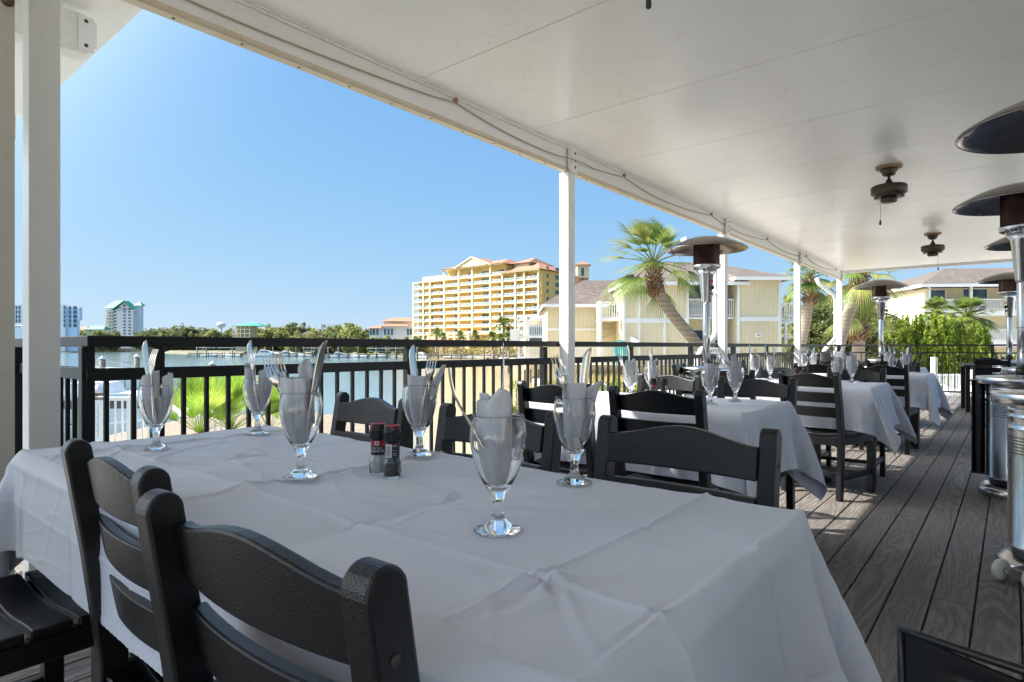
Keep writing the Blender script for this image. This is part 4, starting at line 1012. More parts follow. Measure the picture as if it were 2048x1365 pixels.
# ------------------------------------------------------------------ patio heaters
def make_heater():
    t = thing('patio_heater', 'x', 'patio heater', group='tall patio heaters')
    mb = MB(); mb.lathe([(0.0, 0.0), (0.255, 0.0), (0.26, 0.01), (0.26, 0.052), (0.25, 0.062), (0.215, 0.075), (0.19, 0.082), (0.0, 0.085)], 64); mb.build('base', M['inox'], t)
    mb = MB(); mb.lathe([(0.195, 0.082), (0.195, 0.125), (0.205, 0.126)], 56); mb.build('base_ring', M['black'], t)
    mb = MB(); pr = [(0.21, 0.12), (0.213, 0.123), (0.213, 0.135), (0.21, 0.138), (0.21, 0.66)]
    for z in (0.665, 0.72, 0.75): pr += [(0.21, z), (0.2135, z + 0.004), (0.2135, z + 0.010), (0.21, z + 0.014)]
    pr += [(0.21, 0.785), (0.206, 0.788)]; mb.lathe(pr, 72); mb.build('tank_housing', M['inox'], t)
    mb = MB()
    for row in range(6):
        for k in range(44):
            a = PI * 0.55 + (k + 0.5 * (row % 2)) * 0.055 + 0.0; z = 0.56 + row * 0.0145
            c = Vector((math.cos(a) * 0.2104, math.sin(a) * 0.2104, z)); tx = Vector((-math.sin(a), math.cos(a), 0)); r0 = 0.0042
            mb.add([c + tx * math.cos(q * PI / 3) * r0 + Vector((0, 0, math.sin(q * PI / 3) * r0)) for q in range(6)], [(0, 1, 2, 3, 4, 5)])
    mb.build('vent_holes', M['gap'], t)
    mb = MB(); mb.lathe([(0.2, 0.788), (0.268, 0.788), (0.272, 0.792), (0.272, 0.832), (0.268, 0.838), (0.20, 0.842), (0.05, 0.85), (0.045, 0.87), (0.0, 0.87)], 72); mb.build('lid', M['inox'], t)
    mb = MB(); mb.lathe([(0.05, 0.85), (0.046, 0.9), (0.038, 0.905)], 24); mb.build('collar', M['black'], t)
    mb = MB(); mb.lathe([(0.038, 0.86), (0.038, 1.52)], 28); p_ = mb.build('pole', M['inox'], t)
    mb = MB(); mb.lathe([(0.0395, 1.18), (0.0400, 1.19), (0.0400, 1.50), (0.0385, 1.505)], 28); mb.build('pole_sleeve', M['inox'], p_)
    mb = MB(); mb.lathe([(0.04, 1.50), (0.05, 1.52), (0.075, 1.80), (0.105, 1.845), (0.0, 1.85)], 32); cb = mb.build('control_housing', M['inox'], t)
    mb = MB(); mb.tube([(-0.07, 0.0, 1.66), (-0.098, 0.0, 1.66)], 0.022, 12); mb.tube([(-0.07, 0.0, 1.60), (-0.09, 0.0, 1.60)], 0.012, 10); mb.build('knob', M['black'], cb)
    mb = MB(); mb.tube([(-0.075, 0.0, 1.72), (-0.10, 0.0, 1.72)], 0.010, 10); mb.build('igniter_button', M['red'], cb)
    mb = MB(); mb.lathe([(0.0, 1.845), (0.09, 1.848), (0.142, 1.87), (0.145, 1.90), (0.135, 1.905), (0.0, 1.9)], 48); br = mb.build('burner_pan', M['inox'], t)
    mb = MB()
    for k in range(30):
        a = 2 * PI * k / 30; mb.box((math.cos(a) * 0.122, math.sin(a) * 0.122, 1.8615), (0.030, 0.008, 0.004), rz=a, ry=-0.42)
    mb.build('slots', M['gap'], br)
    # emitter screen: rings and rods round a stained core
    mb = MB()
    for k in range(72):
        a = 2 * PI * k / 72; mb.bar((math.cos(a) * 0.130, math.sin(a) * 0.130, 1.905), (math.cos(a) * 0.130, math.sin(a) * 0.130, 2.13), 0.0045, 0.0015)
    for k in range(12): mb.lathe([(0.1285, 1.91 + k * 0.02), (0.1315, 1.912 + k * 0.02), (0.1285, 1.914 + k * 0.02)], 48)
    mb.build('emitter_screen', M['screen'], t)
    mb = MB(); mb.lathe([(0.10, 1.905), (0.085, 1.96), (0.075, 2.03), (0.09, 2.12), (0.10, 2.14)], 32); mb.build('burner_core', M['screen'], t)
    mb = MB(); mb.lathe([(0.0, 2.135), (0.145, 2.135), (0.145, 2.150), (0.0, 2.160)], 40); mb.build('emitter_cap', M['dome'], t)
    mb = MB(); prof = []
    for k in range(15):
        u = k / 14; prof.append((0.408 * u, 2.195 - 0.130 * u ** 2.1))
    under = [(r0 - 0.003 if r0 > 0.01 else 0, z - 0.003) for (r0, z) in prof[::-1]]
    mb.lathe(prof + [(0.411, 2.057), (0.407, 2.055)] + under, 72); dm = mb.build('reflector', M['dome'], t)
    mb = MB(); mb.lathe([(0.15, 2.17), (0.165, 2.172), (0.17, 2.163), (0.15, 2.160)], 40); mb.build('inner_ring', M['inox'], dm)
    mb = MB()
    for k in range(4):
        a = 2 * PI * k / 4 + 0.5; mb.tube([(math.cos(a) * 0.12, math.sin(a) * 0.12, 2.14), (math.cos(a) * 0.155, math.sin(a) * 0.155, 2.172)], 0.006, 8)
        mb.tube([(math.cos(a) * 0.37, math.sin(a) * 0.37, 2.07), (math.cos(a) * 0.37, math.sin(a) * 0.37, 2.055)], 0.008, 8)
    mb.build('support_stud', M['rust'], t)
    return t
HT = make_heater()
def hpos(px, d): return G(px, d, 0)
h1 = hpos(2134, 2.75); HT.location = h1; HT.rotation_euler.z = R(-20); tag(HT, 'stainless patio heater nearest the camera, at the right edge, with white wheels')
aim = G(1993, 2.62, 0) - h1; aim.z = 0; aim = aim.normalized(); ang = math.atan2(aim.y, aim.x) - HT.rotation_euler.z
Mw = Matrix.Rotation(ang, 4, 'Z')
others = []
for (px, d, lab, rz) in ((2048, 4.25, 'second stainless patio heater with its tank door open, just behind the nearest one', 15), (2073, 5.95, 'third patio heater, its tilted dome edge showing above the open-door heater', 40), (2019, 9.3, 'far right patio heater standing beside the bare dark table', -30), (1413, 6.3, 'patio heater beside the railing in front of the big palm', 60), (1762, 10.3, 'patio heater standing alone before the juniper hedge', 100)):
    others.append(dup(HT, hpos(px, d), R(rz), lab))
for (sy) in (-1, 1):
    mb = MB(); mb.lathe([(0.0, -0.016), (0.026, -0.016), (0.045, -0.012), (0.048, -0.006), (0.048, 0.006), (0.045, 0.012), (0.026, 0.016), (0, 0.016)], 32)
    o = mb.build('wheel', M['wheelwhite'], HT); o.matrix_basis = Mw @ Matrix.Translation((0.325, sy * 0.062, 0.05)) @ Matrix.Rotation(PI / 2, 4, 'X')
    mb = MB(); mb.lathe([(0.0, -0.019), (0.012, -0.019), (0.012, 0.019), (0, 0.019)], 16); oo = mb.build('hub', M['screw'], o)
mb = MB(); mb.box((0.285, 0, 0.05), (0.09, 0.05, 0.045)); mb.box((0.325, 0, 0.05), (0.02, 0.16, 0.02)); o = mb.build('wheel_bracket', M['inox'], HT); o.matrix_basis = Mw
# open tank door on the second heater
h2 = others[0]; ry_ = Vector(h2.location).normalized(); dl = Vector((-ry_.y, ry_.x, 0))
mb = MB(); a0 = math.atan2(dl.y, dl.x) - h2.rotation_euler.z
ex = Vector((math.cos(a0), math.sin(a0), 0)); ey = Vector((-ex.y, ex.x, 0))
g = []
for z in (0.14, 0.80):
    g.append([tuple(ex * (0.215 + 0.075 * i / 8) + ey * (-0.02 + 0.05 * math.sin(i / 8 * PI)) + Vector((0, 0, z))) for i in range(9)])
mb.sheet(g); g2_ = [[tuple(Vector(p) + ey * 0.012) for p in r_] for r_ in g]; mb.sheet(g2_)
mb.box(tuple(ex * 0.25 + Vector((0, 0, 0.805))), (0.11, 0.05, 0.012), rz=a0); mb.box(tuple(ex * 0.25 + Vector((0, 0, 0.135))), (0.10, 0.05, 0.012), rz=a0)
mb.box(tuple(ex * 0.29 + Vector((0, 0, 0.47))), (0.008, 0.05, 0.66), rz=a0)
do = mb.build('tank_door', M['blackmetal'], h2)
mb = MB()
for row in range(7):
    for q in range(5):
        c = ex * (0.232 + 0.012 * q + 0.006 * (row % 2)) - ey * 0.030 + Vector((0, 0, 0.62 + row * 0.0145))
        mb.add([c + ex * math.cos(a_ * PI / 3) * 0.0035 + Vector((0, 0, math.sin(a_ * PI / 3) * 0.0035)) for a_ in range(6)], [(0, 1, 2, 3, 4, 5)])
mb.build('perforation', M['inox'], do)
mb = MB(); mb.box(tuple(ex * 0.262 - ey * 0.016 + Vector((0, 0, 0.46))), (0.05, 0.02, 0.035), rz=a0); mb.build('latch', M['inox'], do)
# ------------------------------------------------------------------ ceiling fans (blades taken off)
def make_fan():
    t = thing('ceiling_fan', 'x', 'ceiling fan', group='bladeless bronze ceiling fans')
    mb = MB(); mb.lathe([(0.0, 0.0), (0.115, 0.0), (0.112, -0.022), (0.0, -0.022)], 40); mb.build('mounting_plate', M['rust'], t)
    mb = MB(); mb.lathe([(0.075, -0.02), (0.075, -0.045), (0.06, -0.065), (0.055, -0.085), (0.03, -0.095), (0, -0.095)], 36); mb.build('canopy', M['brown'], t)
    mb = MB(); mb.lathe([(0.012, -0.09), (0.012, -0.15)], 12); mb.build('rod', M['brown'], t)
    mb = MB(); mb.lathe([(0.012, -0.12), (0.022, -0.13), (0.035, -0.165), (0.06, -0.185), (0.145, -0.19), (0.157, -0.20), (0.157, -0.262), (0.15, -0.272), (0.12, -0.29), (0.07, -0.30), (0.0, -0.30)], 48); mt = mb.build('motor_housing', M['brown'], t)
    mb = MB()
    for k in range(26):
        a = 2 * PI * k / 26; mb.box((math.cos(a) * 0.108, math.sin(a) * 0.108, -0.2955), (0.05, 0.009, 0.004), rz=a, ry=0.33)
    mb.build('vents', M['gap'], mt)
    mb = MB(); mb.lathe([(0.05, -0.298), (0.072, -0.305), (0.072, -0.345), (0.06, -0.355), (0, -0.356)], 32); mb.build('switch_housing', M['brown'], t)
    mb = MB(); mb.tube([(0.072, 0, -0.335), (0.084, 0, -0.338), (0.086, 0, -0.36), (0.086, 0, -0.53)], 0.0018, 6); pc = mb.build('pull_chain', M['brown'], t)
    mb = MB(); mb.lathe([(0.0, -0.525), (0.006, -0.53), (0.010, -0.555), (0.010, -0.575), (0.0, -0.582)], 12, (0.086, 0, 0)); mb.build('fob', M['black'], pc)
    return t
FN = make_fan(); FN.location = (6.98, 0.93, ZCE); FN.rotation_euler.z = PI - R(-39); FN.rotation_euler.z = math.atan2(-RIGHT.y, -RIGHT.x); tag(FN, 'nearer bronze ceiling fan without blades, its pull chain on the left')
dup(FN, (11.55, 0.95, ZCE), math.atan2(RIGHT.y, RIGHT.x), 'farther bronze ceiling fan without blades, its pull chain on the right')
fp = G(1297, 2.15, ZCE); ff = G(1330, 2.2, ZCE)
dup(FN, (fp.x + 0.07, fp.y - 0.05, ZCE), math.atan2(0.05, -0.07), 'ceiling fan overhead, only its pull chain hanging into the top of the view')

# ------------------------------------------------------------------ dark metal chair at lower right
t = thing('metal_chair', 'dark gunmetal chair with a curved pressed-steel back in the bottom right corner', 'chair', (0.60, -0.14, -0.02), 0)
def arcp(u, z, off=0):
    a = u * 0.62; r0 = 0.33 + off
    return (0.26 - r0 * math.cos(a) * 1.0 - 0.06 * (z - 0.45), r0 * math.sin(a) * 1.08, z)
mb = MB(); nu, nz = 48, 120; g = []
for k in range(nz + 1):
    z = 0.50 + 0.345 * k / nz; row = []
    for j in range(nu + 1):
        u = -1 + 2 * j / nu
        inner = 1 if (abs(u) < 0.86 and 0.55 < z < 0.84) else 0
        e = min(1, max(0, (0.86 - abs(u)) * 12)) * min(1, max(0, (0.838 - z) * 90)) * min(1, max(0, (z - 0.55) * 30))
        rib = 0.009 * math.exp(-((z - (0.820 + 0.008 * (1 - u * u))) / 0.0035) ** 2) * min(1, max(0, (0.82 - abs(u)) * 9))
        row.append(arcp(u, z, -0.006 * e + rib))
    g.append(row)
mb.sheet(g); g2_ = [[(p[0] + 0.003, p[1], p[2]) for p in r_[::-1]] for r_ in g]; mb.sheet(g2_); mb.build('backrest', M['blackmetal'], t)
mb = MB(); mb.tube([arcp(-1, 0.45 + 0.395 * i / 6) for i in range(7)] + [arcp(-1 + 2 * i / 20, 0.846 + 0.012 * (1 - (-1 + 2 * i / 20) ** 2)) for i in range(21)] + [arcp(1, 0.845 - 0.395 * i / 6) for i in range(7)], 0.0032, 8); mb.build('back_frame', M['blackmetal'], t)
mb = MB(); mb.box((0.20, 0, 0.45), (0.36, 0.36, 0.02), b=0.006); mb.build('seat', M['blackmetal'], t)
for (sx, sy) in ((0.03, -1), (0.03, 1), (0.36, -1), (0.36, 1)):
    mb = MB(); mb.tube([(sx, sy * 0.15, 0.45), (sx + (0.06 if sx > 0.1 else -0.06), sy * 0.19, 0.0)], [0.018, 0.012], 10); mb.build('leg', M['blackmetal'], t)
# bare table and chairs near the far end
t = thing('bare_table', 'dark bare table at the far right end of the deck, partly behind the heaters', 'table', (12.6, 0.05, 0), R(8))
mb = MB(); mb.box((0, 0, 0.745), (0.8, 1.2, 0.035), b=0.004); mb.build('table_top', M['brown'], t)
for (sx, sy) in ((-1, -1), (-1, 1), (1, -1), (1, 1)):
    mb = MB(); mb.box((sx * 0.34, sy * 0.54, 0.363), (0.06, 0.06, 0.727)); mb.build('leg', M['chair'], t)
chair(11.75, 0.22, R(5), 'dark chair at the bare table near the deck end, left of the far heater')
chair(11.8, -0.35, R(-4), 'dark chair at the bare table near the deck end, mostly behind the far heater')
chair(13.3, 0.3, PI, 'dark chair on the far side of the bare table')
# ------------------------------------------------------------------ ground and water
def ss(a, b, x): t = np.clip((x - a) / (b - a), 0, 1); return t * t * (3 - 2 * t)
ZW = -3.0; ZG = -1.35
radii = np.concatenate([[0.5], np.geomspace(2.5, 5200, 130)]); angs = np.linspace(-PI, PI, 361)
Rr_, Aa = np.meshgrid(radii, angs, indexing='ij')
Xw = Rr_ * np.cos(Aa); Yw = Rr_ * np.sin(Aa)
dd = Xw * cT + Yw * sT; rr = Xw * sT - Yw * cT; pxs = 1024 + F * rr / np.maximum(dd, 0.1)
Yb = np.where(Xw < 38, 3.6 + 0.75 * np.maximum(Xw, -4), 0.845 * Xw)
near = ss(0.0, 1.0, (Yb - Yw + 1.2 * np.sin(Xw * 0.35)) / np.clip(0.12 * np.abs(Xw) + 3.0, 3, 18))
Dsh = np.interp(pxs, [-2000, 150, 300, 340, 500, 700, 850, 1010], [470, 470, 462, 352, 325, 290, 236, 205])
far = np.where(dd > 1, ss(0, 6, dd - Dsh), 0)
Zt = -4.2 + (ZG + 4.2) * np.maximum(near, 0) + 0
land_far = -4.2 + (4.2 - 1.4) * far
Zt = np.maximum(Zt, -4.2 + 2.1 * np.exp(-(((Xw - 4.4) ** 2 + (Yw - 9.0) ** 2) / 9.0) ** 2)); Zt = np.maximum(Zt, np.where(far > 0, land_far, -9)); Zt = np.where((dd < 0) & (Yw < 6), ZG, Zt)
Zt += 0.12 * vnoise(Xw * 0.4, Yw * 0.4, 3) * (Zt > -3.2)
mb = MB(); mb.sheet(np.stack([Xw, Yw, Zt], -1)); g = struct(mb.build('ground', M['ground']))
mb = MB(); s_ = 5200; mb.add([(-s_, -s_, ZW), (s_, -s_, ZW), (s_, s_, ZW), (-s_, s_, ZW)], [(0, 1, 2, 3)]); struct(mb.build('water', M['water']))
def gz(x, y):
    yb = 3.6 + 0.75 * max(x, -4) if x < 38 else 0.845 * x
    t = min(1, max(0, (yb - y + 1.2 * math.sin(x * 0.35)) / min(18, max(3, 0.12 * abs(x) + 3)))); t = t * t * (3 - 2 * t); t = t * t * (3 - 2 * t) if False else t
    return -4.2 + (ZG + 4.2) * t

# ------------------------------------------------------------------ plants
def fan_frond(mb, c, az, el, R0, rs, blades=22, spread=1.75, droop=0.5, w=0.02, mi=0, wind=(0, 0, 0)):
    d = Vector((math.cos(az) * math.cos(el), math.sin(az) * math.cos(el), math.sin(el)))
    side = Vector((-math.sin(az), math.cos(az), 0)); up = side.cross(d) * -1; up = d.cross(side) * -1 if up.z < 0 else up
    pl = R0 * rs.uniform(0.42, 0.62); pts = []
    c = Vector(c)
    e = c
    for i in range(5):
        t = i / 4; pts.append(c + d * pl * t + Vector((0, 0, -droop * 0.25 * pl * t * t)))
    mb.tube(pts, [w * 0.5, w * 0.45, w * 0.4, w * 0.35, w * 0.3], 4, mi, False, rnd=0.75)
    e = pts[-1]; dn = (pts[-1] - pts[-2]).normalized(); up2 = side.cross(dn); 
    if up2.z < 0: up2 = -up2
    arr = []; rn = []; fr_r = rs.uniform(0.15, 0.85)
    wv = Vector(wind)
    for b in range(blades):
        a = (b / (blades - 1) - 0.5) * 2 * spread
        L = R0 * (0.56 - 0.12 * abs(a) / spread) * rs.uniform(0.88, 1.08)
        bd = (dn * math.cos(a) + side * math.sin(a) + up2 * 0.22 * math.cos(a * 0.9)).normalized()
        sd = (-dn * math.sin(a) + side * math.cos(a)).normalized()
        prev = None; rnd = min(1, max(0, fr_r + rs.uniform(-0.2, 0.25)))
        for i in range(5):
            t = i / 4; wd = w * [0.55, 1.0, 0.9, 0.55, 0.04][i]
            p = e + bd * L * t + Vector((0, 0, -1)) * droop * L * t ** 2.2 * 0.62 + wv * L * t * t
            q = (p - sd * wd * 0.5, p + sd * wd * 0.5)
            if prev: arr.append([prev[0], prev[1], q[1], q[0]]); rn.append(rnd)
            prev = q
    mb.quads([[tuple(v) for v in q] for q in arr], mi, rn)
def palm(name, label, cat, trunk, rads, R0, n, seed, boots=True, dropmin=-0.6, mat='frond', group='palm trees around the deck', w=0.05, wind=(0, 0, 0), bootr=1.6, elmax=1.4, blades=24, spread=1.05):
    rs = random.Random(seed); base = Vector(trunk[0]); t = thing(name, label, cat, base, 0, group)
    pts = [Vector(p) - base for p in trunk]
    # smooth path
    P_ = []; Rd = []
    for i in range(len(pts) - 1):
        for k in range(6):
            u = k / 6; g_ = lambda j: pts[min(max(j, 0), len(pts) - 1)]
            p0, p1, p2, p3 = g_(i - 1), g_(i), g_(i + 1), g_(i + 2)
            P_.append(0.5 * ((2 * p1) + (p2 - p0) * u + (2 * p0 - 5 * p1 + 4 * p2 - p3) * u * u + (3 * p1 - p0 - 3 * p2 + p3) * u ** 3)); Rd.append(rads[i] + (rads[i + 1] - rads[i]) * u)
    P_.append(pts[-1]); Rd.append(rads[-1])
    mb = MB(); mb.tube(P_, Rd, 16); tr = mb.build('trunk', M['trunk'], t)
    top = P_[-1]; tdir = (P_[-1] - P_[-5]).normalized()
    if boots:
        mb = MB()
        for k in range(90):
            s_ = k / 90; a = k * 2.4; bl = rads[-1] * 4.2; c = top - tdir * bl * (1 - s_) ; rr_ = rads[-1] * (1.0 + 0.1 * (1 - s_))
            dr = Vector((math.cos(a), math.sin(a), 0)); L = rads[-1] * rs.uniform(0.8, bootr)
            p0 = c + dr * rr_ * 0.7; p1 = c + dr * (rr_ + L * 0.5) + Vector((0, 0, L * rs.uniform(0.3, 1.0)))
            sd = Vector((-dr.y, dr.x, 0)) * rads[-1] * 0.22
            mb.add([p0 - sd, p0 + sd, p1 + sd * 0.5, p1 - sd * 0.5, p0 - sd - dr * 0.02 + Vector((0, 0, -0.05)), p0 + sd - dr * 0.02 + Vector((0, 0, -0.05))], [(0, 1, 2, 3), (5, 4, 3, 2), (1, 5, 2), (4, 0, 3)], 0, rs.random())
        mb.build('boots', M['boot'], t)
    mb = MB()
    for k in range(n):
        az = k * 2.39996 + rs.uniform(-0.3, 0.3); el = dropmin + (elmax - dropmin) * ((k + 0.5) / n) ** 0.85
        dro = 0.9 if el < 0.3 else 0.55
        fan_frond(mb, top + tdir * rads[-1] * 0.5, az, el, R0 * rs.uniform(0.85, 1.1), rs, blades, spread * rs.uniform(0.8, 1.15), dro * rs.uniform(0.7, 1.4), w * rs.uniform(0.8, 1.15), wind=wind)
    mb.build('crown', M[mat], t); return t
def leafquads(centers, size, rs_, aspect=1.0, upbias=0.0):
    n = len(centers); a = rs_.normal(size=(n, 3)); a[:, 2] += upbias; a /= np.linalg.norm(a, axis=1, keepdims=True); b = rs_.normal(size=(n, 3)); b -= (b * a).sum(1, keepdims=True) * a; b /= np.linalg.norm(b, axis=1, keepdims=True)
    s = size * rs_.uniform(0.6, 1.3, (n, 1)); a = a * s * aspect; b = b * s
    c = np.asarray(centers); return np.stack([c - a * 0.9, c + b * 0.45, c + a, c - b * 0.45], 1)
def clumps(rs_, c, rad, nc, per, cs, shell=0.75):
    v = rs_.normal(size=(nc, 3)); v /= np.linalg.norm(v, axis=1, keepdims=True); r = rs_.uniform(shell, 1.0, (nc, 1)) ** 0.7; cc = np.array(c) + v * r * np.array(rad)
    sz = rs_.uniform(0.6, 1.35, (nc, 1)); out = []; rn = []
    tone = rs_.rand(nc)
    for i in range(nc):
        p = rs_.normal(size=(per, 3)); p /= np.linalg.norm(p, axis=1, keepdims=True); p *= rs_.uniform(0.25, 1, (per, 1)); out.append(cc[i] + p * cs * sz[i]); rn.append(np.clip(tone[i] * 0.6 + rs_.rand(per) * 0.5, 0, 1))
    return np.concatenate(out), np.concatenate(rn)
def tree(name, label, base, h, crown_c, rad, nc, per, cs, leaf, seed, mat='oak', cat='tree', group=None, trunk_r=0.2, shell=0.4):
    rs_ = np.random.RandomState(seed); t = thing(name, label, cat, base, 0, group)
    c = np.array(crown_c, float); pts, rn = clumps(rs_, c, rad, nc, per, cs, shell)
    keep = pts[:, 2] > 0.1; pts = pts[keep]; rn = rn[keep]
    mb = MB(); mb.quads(leafquads(pts, leaf, rs_), 0, rn); mb.build('crown', M[mat], t)
    mb = MB(); r_ = random.Random(seed); mb.tube([(0, 0, -0.3), (0.1 * h * 0.1, 0, h * 0.3), (c[0] * 0.6, c[1] * 0.6, c[2])], [trunk_r, trunk_r * 0.75, trunk_r * 0.4], 8)
    for k in range(9):
        a = r_.uniform(0, 2 * PI); el = r_.uniform(0.2, 1.2); L = rad[0] * 0.85
        mb.tube([(0, 0, h * r_.uniform(0.25, 0.5)), (c[0] + math.cos(a) * L * 0.5 * math.cos(el), c[1] + math.sin(a) * L * 0.5 * math.cos(el), c[2] + rad[2] * 0.3 * math.sin(el)), (c[0] + math.cos(a) * L * math.cos(el), c[1] + math.sin(a) * L * math.cos(el), c[2] + rad[2] * 0.85 * math.sin(el))], [trunk_r * 0.4, trunk_r * 0.2, 0.015], 6)
    mb.build('trunk', M['bark'], t); return t
# palms beside the deck
def TPX(lst): return [P(px, py, d) for (px, py, d) in lst]
D1 = 14.0
palm('sabal_palm', 'big cabbage palm with a curved leaning trunk behind the railing, left of the heater', 'palm tree', TPX([(1450, 860, D1), (1432, 745, D1), (1385, 678, D1), (1338, 620, D1), (1312, 570, D1), (1307, 535, D1)]), [0.155, 0.142, 0.13, 0.128, 0.14, 0.16], 1.34, 38, 3, w=0.027, wind=(-0.12, 0.12, 0.0), bootr=1.1, dropmin=-0.62, elmax=1.5, blades=22, spread=0.95)
D2 = 21.0
palm('sabal_palm', 'slim cabbage palm between the third and fourth columns', 'palm tree', TPX([(1592, 790, D2), (1600, 700, D2), (1610, 650, D2), (1618, 600, D2), (1619, 562, D2)]), [0.22, 0.18, 0.17, 0.18, 0.2], 1.05, 26, 5, w=0.04, wind=(-.08, .08, 0))
D3 = 17.0
palm('sabal_palm', 'cabbage palm leaning right beside the last column', 'palm tree', TPX([(1664, 790, D3), (1676, 700, D3), (1692, 640, D3), (1712, 590, D3), (1722, 556, D3)]), [0.2, 0.17, 0.16, 0.16, 0.18], 1.15, 26, 8, w=0.04)
D4 = 21.0
palm('sabal_palm', 'straight palm with a shaggy pineapple of boots, behind the deck end', 'palm tree', TPX([(1716, 800, D4), (1717, 700, D4), (1719, 660, D4), (1721, 634, D4)]), [0.24, 0.2, 0.2, 0.22], 1.25, 30, 9, w=0.05, bootr=2.6, dropmin=-0.3)
D5 = 41.0
palm('sabal_palm', 'smaller cabbage palm in front of the balconied house, left of the pair', 'palm tree', TPX([(1884, 705, D5), (1882, 668, D5), (1876, 645, D5), (1874, 630, D5)]), [0.25, 0.24, 0.26, 0.28], 1.35, 34, 12, w=0.07, dropmin=-0.4)
palm('sabal_palm', 'bushier cabbage palm in front of the balconied house, right of the pair', 'palm tree', TPX([(1934, 705, 39), (1934, 680, 39), (1936, 655, 39), (1936, 640, 39)]), [0.26, 0.25, 0.27, 0.3], 1.7, 46, 14, w=0.07, dropmin=-0.7)
# palmettos under the railing on the left
for (px, py, d, n_, R0, sd, lab) in ((400, 868, 8.6, 26, 0.95, 21, 'yellow-green palmetto just below the railing, left clump'), (462, 862, 9.2, 30, 1.05, 22, 'bright palmetto behind the second goblet, middle clump'), (540, 868, 9.6, 22, 0.9, 23, 'palmetto at the right end of the palmetto clumps')):
    b = P(px, py, d); zz = gz(b.x, b.y); rs = random.Random(sd); t = thing('palmetto', lab, 'palmetto', (b.x, b.y, max(zz, -2.9)), 0, 'palmettos below the railing')
    top = Vector((0, 0, b.z - max(zz, -2.9)))
    mb = MB(); mb.tube([(0, 0, -0.2), (0.03, 0, top.z * 0.5), tuple(top)], [0.16, 0.14, 0.13], 10); mb.build('trunk', M['boot'], t)
    mb = MB()
    for k in range(n_):
        fan_frond(mb, top, k * 2.4 + rs.random(), rs.uniform(0.4, 1.45), R0, rs, 26, 0.85, 0.12, 0.012)
    mb.build('fronds', M['palmetto'], t)
# trees between the houses
for i, (px, d, pyt, rx, lab, mt) in enumerate(((1604, 56, 585, 3.0, 'yellow-green tree showing between the stair and the slim palm', 'yellowleaf'), (1640, 32, 612, 1.7, 'dense olive tree behind the slim palm', 'oak'), (1672, 46, 590, 2.6, 'taller bare-twigged tree behind the last column', 'yellowleaf'), (1742, 42, 618, 2.0, 'olive tree between the last palm and the pale house wall', 'oak'), (1700, 32, 640, 1.8, 'low olive tree at the foot of the shaggy palm', 'oak'))):
    b = G(px, d, ZG); top = HC + (694 - pyt) * d / F; h = top - ZG
    tree('oak_tree', lab, b, h, (0, 0, h * 0.55), (rx, rx, h * 0.45), 90, 150, 0.5, 0.12, 30 + i, mt, 'tree', 'trees between the houses', 0.2)
rj = random.Random(9)
JL = [(1738, 35.5, 636), (1752, 34.5, 670), (1775, 33.5, 672), (1786, 32.5, 664), (1802, 32.5, 662), (1816, 33.0, 650), (1836, 33.0, 652), (1852, 32.5, 666), (1872, 32.5, 640), (1890, 32.5, 650), (1908, 33.0, 645), (1926, 32.5, 678), (1946, 32.5, 668), (1962, 33.0, 680)]
for i, (px, d, pyt) in enumerate(JL):
    b = G(px, d, ZG); h = HC + (694 - pyt) * d / F - ZG; rs_ = np.random.RandomState(50 + i); t = thing('juniper', ['bright green cone-shaped juniper, leftmost of the hedge, by the standing heater pole', 'second juniper of the hedge, left of the pale wall', 'low juniper just right of the heater pole', 'slender juniper against the left part of the pale wall', 'round-shouldered juniper under the small window of the pale wall', 'taller juniper before the middle of the pale wall', 'juniper at the right part of the pale wall', 'low juniper at the corner of the balconied house', 'tallest juniper, before the smaller palm', 'juniper between the two small palms', 'pointed juniper just left of the bushier palm', 'low juniper right of the bushier palm', 'juniper before the lower balcony rail', 'rightmost juniper of the hedge'][i], 'juniper', b, 0, 'juniper hedge at the deck end')
    n = 7500; z = rs_.rand(n) ** 0.8; prof = (1 - z) ** 0.7 * 0.95 + 0.03; lob = 1 + 0.28 * np.sin(z * 23 + 3 * np.sin(i)) + 0.2 * rs_.rand(n); a = rs_.rand(n) * 2 * PI
    nt = 46; ta = rs_.rand(nt) * 2 * PI; tz = rs_.rand(nt) * 0.82; k = rs_.randint(0, nt, n)
    r0 = prof * lob * (0.55 + 0.45 * rs_.rand(n)) * (0.8 + 0.35 * np.cos(a * 5 + z * 14))
    c = np.stack([np.cos(a) * r0, np.sin(a) * r0, z * h], 1)
    tip = np.stack([np.cos(ta[k]) * 0.85 * (1 - tz[k]) ** 0.8, np.sin(ta[k]) * 0.85 * (1 - tz[k]) ** 0.8, tz[k] * h], 1); m_ = rs_.rand(n) < 0.8; u = rs_.rand(n, 1)
    c2 = tip + np.concatenate([rs_.normal(size=(n, 2)) * 0.115 * (1 - u ** 1.5), u ** 0.8 * 1.25], 1); c = np.where(m_[:, None], c2, c)
    tone = rs_.rand(nt)[k] * 0.7 + 0.3 * u[:, 0]
    mb = MB(); mb.quads(leafquads(c, 0.075, rs_, 1.3, 0.9), 0, np.clip(tone * 0.5 + rs_.rand(n) * 0.5, 0, 1)); mb.build('foliage', M['juniper'], t)
    mb = MB(); mb.tube([(0, 0, -0.2), (0, 0, h * 0.7)], [0.07, 0.02], 6); mb.build('trunk', M['bark'], t)
rs_ = np.random.RandomState(4); pts = []
